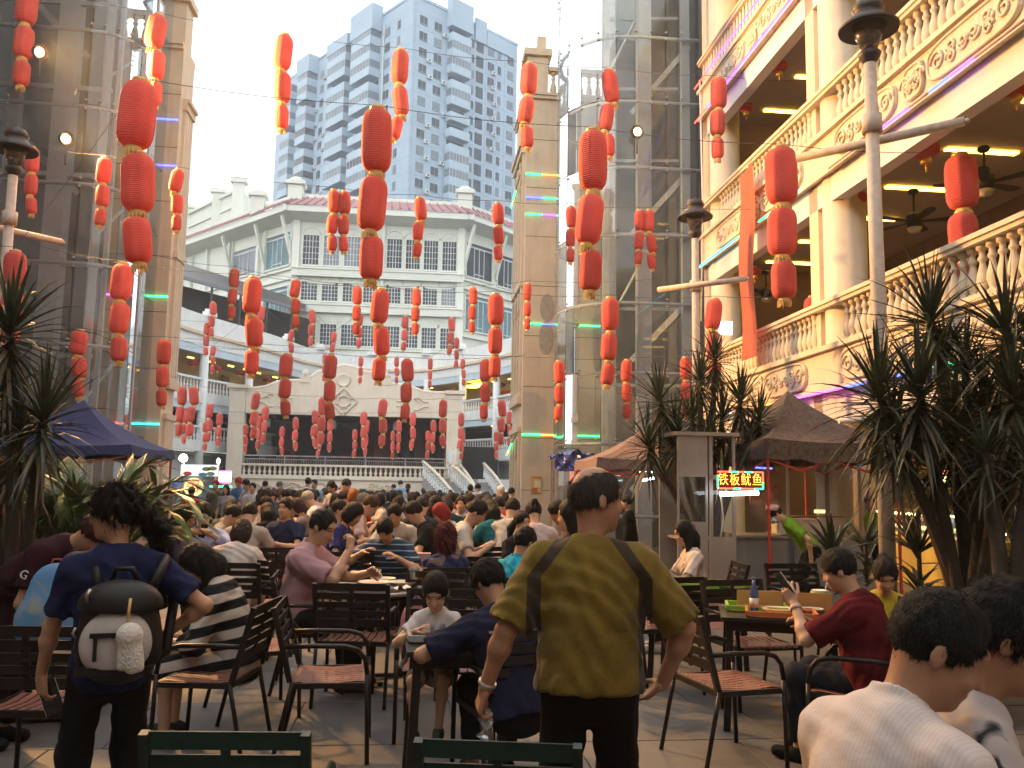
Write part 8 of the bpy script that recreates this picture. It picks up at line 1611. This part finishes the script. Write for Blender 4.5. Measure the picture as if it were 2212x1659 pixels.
for a in (
 ('man in a beige tee, back turned, left of the navy v-neck man', 540, 1112, 10.6, 5, 'eat/short', BGE),
 ('man in a grey collared shirt facing right beside the beige tee man', 505, 1114, 11.2, -80, 'eat/short', (.30, .27, .23)),
 ('woman in a navy and floral top looking down at her phone', 766, 1112, 10.2, -100, 'eat/bob', blotch('navy_floral', (.03, .03, .12), (.35, .33, .25), 14, .62)),
 ('short-haired man in profile behind the navy floral woman', 731, 1095, 12, -90, 'up/short', (.25, .22, .2)),
 ('young man with brown hair in a pale tee facing right', 803, 1092, 12.4, -85, 'eat/short', (.55, .40, .36), (.07, .035, .02)),
 ('man in a cream tee reaching over, behind the striped polo man', 852, 1112, 11.2, 175, 'eat/short', (.52, .47, .38)),
 ('young man in a black tee eating, facing left', 892, 1108, 11, 95, 'eat/short', BLK),
 ('person in a white top with a red headscarf, bent down', 950, 1110, 11.6, 100, 'eat/bob', WHT, (.30, .03, .03)),
 ('man in a white tee with small prints holding a bowl', 1033, 1106, 10.2, -88, 'eat/short', blotch('print_white_tee', (.52, .46, .40), (.06, .05, .03), 22, .66)),
 ('woman in black with a high ponytail smiling at the side', 1126, 1122, 9.8, -140, 'up/pony', BLK),
 ('woman in a pale pink blouse with a bun, right of the ponytail woman', 1152, 1110, 10.4, 10, 'eat/bun', (.55, .42, .40)),
 ('man in a white tee bending, behind the ponytail woman', 1108, 1100, 11.5, -20, 'eat/short', (.50, .46, .40)),
 ('man with a dark face in profile leaning in, left of the old man', 1203, 1108, 10.8, 80, 'eat/short', (.12, .08, .07), HB, BLK, S3),
 ('woman in a pale top half hidden behind the old man', 1238, 1105, 7.6, 80, 'up/long', (.58, .48, .44)),
 ('man in a lavender shirt with hands clasped, facing the camera', 996, 1084, 14.5, 178, 'up/short', (.45, .42, .55)),
 ('man in a pale shirt, back turned, left of the lavender shirt man', 974, 1076, 15.5, 0, 'up/short', (.45, .38, .36)),
 ('man in a pink-white tee bending with his back turned, right half of the crowd', 1078, 1088, 13, -10, 'eat/short', (.58, .45, .43)),
 ('man in white facing left with black hair near the middle', 922, 1082, 14, 80, 'eat/short', WHT),
 ('person with orange dyed hair and a red top in the crowd', 764, 1068, 15, 20, 'up/bob', (.40, .02, .02), (.22, .07, .02)),
 ('old man with white hair in a white shirt facing left', 664, 1072, 16, 85, 'eat/short', WHT, (.30, .28, .25)),
 ('woman in a taupe top eating, left of the white-haired man', 642, 1092, 14, 88, 'lift/bob', (.20, .16, .13), (.05, .025, .03)),
 ('woman with wavy hair in an olive floral top, back turned', 500, 1100, 12.6, 10, 'eat/long', blotch('olive_floral', (.12, .11, .05), (.3, .27, .2), 12, .5)),
 ('person in a dark top with long hair hanging, head down', 577, 1108, 12, 30, 'eat/long', BLK),
 ('white-collared person in profile behind the beige tee man', 575, 1092, 14, -90, 'eat/short', WHT),
 ('woman in black with long hair, middle of the crowd', 940, 1085, 13.2, -40, 'up/long', BLK),
 ('person in a teal-edged black top near the lavender shirt man', 962, 1094, 13.4, 30, 'eat/bob', (.02, .05, .06)),
 ('dark-haired diner in black right of the lavender shirt man', 1035, 1082, 14.2, 0, 'up/bob', BLK),
 ('diner with curly hair in dark grey, right of centre', 1052, 1090, 12.6, 40, 'eat/bob', (.05, .05, .05)),
 ('woman in a teal scarf behind the printed tee man', 1060, 1104, 11.6, 20, 'eat/long', (.02, .14, .16)),
 ('grey-haired diner behind the brown-haired young man', 786, 1078, 14.5, -60, 'eat/short', (.25, .22, .2), (.16, .14, .12)),
 ('man in dark clothes between the black tee man and the pale shirt man', 912, 1096, 12.2, 0, 'eat/short', (.03, .03, .035)),
 # standing
 ('person in dark red bending at the left frame edge behind the planter', 6, 1092, 7.0, -70, 'bent/short', (.10, .012, .015)),
 ('woman in a pink blouse with a dark cross strap standing at the left stalls', 372, 1066, 19.5, -75, 'bent/pony', (.52, .14, .20)),
 ('woman in a red top standing with her back turned at the left stalls', 412, 1074, 18.5, 5, 'stand/bun', (.45, .03, .035)),
 ('man in camouflage with a red cap by the round yellow sign', 468, 1046, 21, 170, 'stand/short', blotch('camo_shirt', (.14, .12, .09), (.07, .07, .05), 12, .5), (.3, .02, .02)),
 ('woman in a pale grey dress with long hair by the neon sign', 490, 1056, 20, 175, 'stand/long', (.30, .31, .32)),
 ('waiter in a blue apron and red cap left of the stage', 515, 1046, 21.5, 165, 'bent/short', (.10, .22, .45), (.35, .03, .03)),
 ('young man in a pale tee with a backpack strap looking at his phone', 532, 1050, 20.5, 150, 'bent/short', (.45, .40, .38)),
 ('man in a white tee with a cross strap standing, facing the crowd', 547, 1052, 20, 180, 'stand/short', (.50, .52, .54)),
 ('grey-shirted man with his back turned left of the stage', 571, 1046, 25, -20, 'stand/short', GREY),
 ('grey-haired man in slate blue standing before the stage wall', 601, 1047, 25, -60, 'stand/short', (.22, .27, .30), (.12, .12, .12)),
 ('young man in white with a backpack, left of the light blue tee man', 666, 1040, 24, 20, 'stand/short', (.52, .50, .47)),
 ('young man in a light blue tee standing tall in the crowd', 681, 1044, 23.5, 160, 'stand/short', LB),
 ('woman in white with a black bag strap standing over a table', 716, 1056, 17.5, 150, 'bent/pony', WHT),
 ('man in a pink shirt bending over a table', 745, 1052, 18, -110, 'bent/short', (.48, .34, .42)),
 ('waitress in white and blue with her back turned before the stage', 881, 1052, 26, -5, 'stand/pony', (.48, .50, .55), HB, (.04, .08, .30)),
 ('person in light blue raising a phone before the stage', 866, 1048, 31, 10, 'bent/short', (.25, .36, .5)),
 ('short-haired person standing left of the raised phone', 852, 1052, 31, 60, 'stand/short', (.14, .12, .11)),
 ('man in a pale grey-blue shirt standing at the crowd edge, back turned', 1016, 1055, 23, 0, 'stand/short', (.40, .42, .48)),
 ('man in white standing beside the pale grey-blue shirt man', 1032, 1058, 23.5, -30, 'bent/short', WHT),
 ('staff member in lime green with a white cap by the right gate wall', 1085, 1058, 20, 70, 'stand/short', (.16, .42, .04), (.6, .6, .6)),
 ('person in grey standing at the foot of the right gate wall', 1103, 1062, 21, -40, 'stand/short', GREY),
 ): crowd(*a)
# bowls and tables for the middle of the crowd, dark chairs between
rq = random.Random(11); TOPS = [BLK, (.03, .03, .05), WHT, (.05, .05, .06), (.30, .05, .05), LB, (.45, .30, .32), (.05, .10, .12), (.35, .33, .30), (.02, .02, .02), (.25, .22, .3), (.12, .03, .03), (.5, .47, .40)]; KEYS = ['eat/short', 'up/short', 'eat/bob', 'up/bob', 'lift/short', 'eat/long', 'up/long', 'lift/bob']
CN = 'black,ink blue,white,charcoal,red,light blue,pink,dark teal,pale grey,deep black,mauve,dark red,cream'.split(',')
n = 0
for row, (d, y0, cnt) in enumerate(((17, 1076, 9), (19.5, 1073, 12), (22, 1071, 14), (25, 1069, 16), (28.5, 1067, 17), (32, 1066, 17), (36, 1064, 17), (41, 1062, 15))):
    xl, xr = (560 if d < 24 else 540), (1108 if d > 18 else 1085)
    for k in range(cnt):
        x = xl + (xr - xl) * (k + rq.uniform(.1, .9)) / cnt; dd = d + rq.uniform(-1.2, 1.2)
        if d > 30 and x > 1030 and dd > 40: continue
        kk, tt_ = rq.choice(KEYS), rq.choice(TOPS); crowd('seated far diner in %s with %s hair, %s crowd row' % (CN[TOPS.index(tt_)], {'short': 'short', 'bob': 'bobbed', 'long': 'long'}[kk.split('/')[1]], ORD[row]), x, y0 + .0175 * (x - 820) + rq.uniform(-2, 4), dd, rq.uniform(0, 360), kk, tt_, HB if rq.random() < .97 else (.10, .05, .035), (.02, .02, .024), S2, 'seated diners of the far crowd'); n += 1
for k in range(34):
    d = 11.5 + k * .55; x = rq.uniform(560, 1100); p = px(x, 1100, d); tag(link('armchair', FARCHAIR, None, (p.x, p.y, 0), (0, 0, rq.uniform(0, 6))), 'dark armchair among the crowded tables', 'chair', 'chairs among the crowd')
TB = MB().box((-.45, -.35, .715), (.45, .35, .74), 0)
for sx in (-1, 1):
    for sy in (-1, 1): TB.box((sx * .4 - .02, sy * .3 - .02, 0), (sx * .4 + .02, sy * .3 + .02, .715), 0)
TB.lathe([(.06, .741), (.12, .79), (.11, .79), (.05, .75)], 14, (-.15, .05, 0), 1).lathe([(.06, .741), (.11, .78), (.10, .78), (.05, .75)], 14, (.18, -.08, 0), 1)
tbm = TB.mesh('crowd_table', [M_table, M_bowl])
for k in range(26):
    d = 10.8 + k * .9; x = rq.uniform(540, 1090); p = px(x, 1100, d); tag(link('table', tbm, None, (p.x, p.y, 0), (0, 0, rq.uniform(-.4, .4))), 'table with bowls among the crowd', 'table', 'tables among the crowd')
# ================================================================== evening haze
hz = MB().box((-135, -30, -1.5), (75, 235, 97)); m, nt, out = _nt('haze_air'); pv = nt.nodes.new('ShaderNodeVolumePrincipled')
pv.inputs['Color'].default_value = (.78, .88, 1, 1); pv.inputs['Density'].default_value = .0013; nt.links.new(pv.outputs[0], out.inputs['Volume'])
tag(obj('haze', hz, m), kind='stuff')
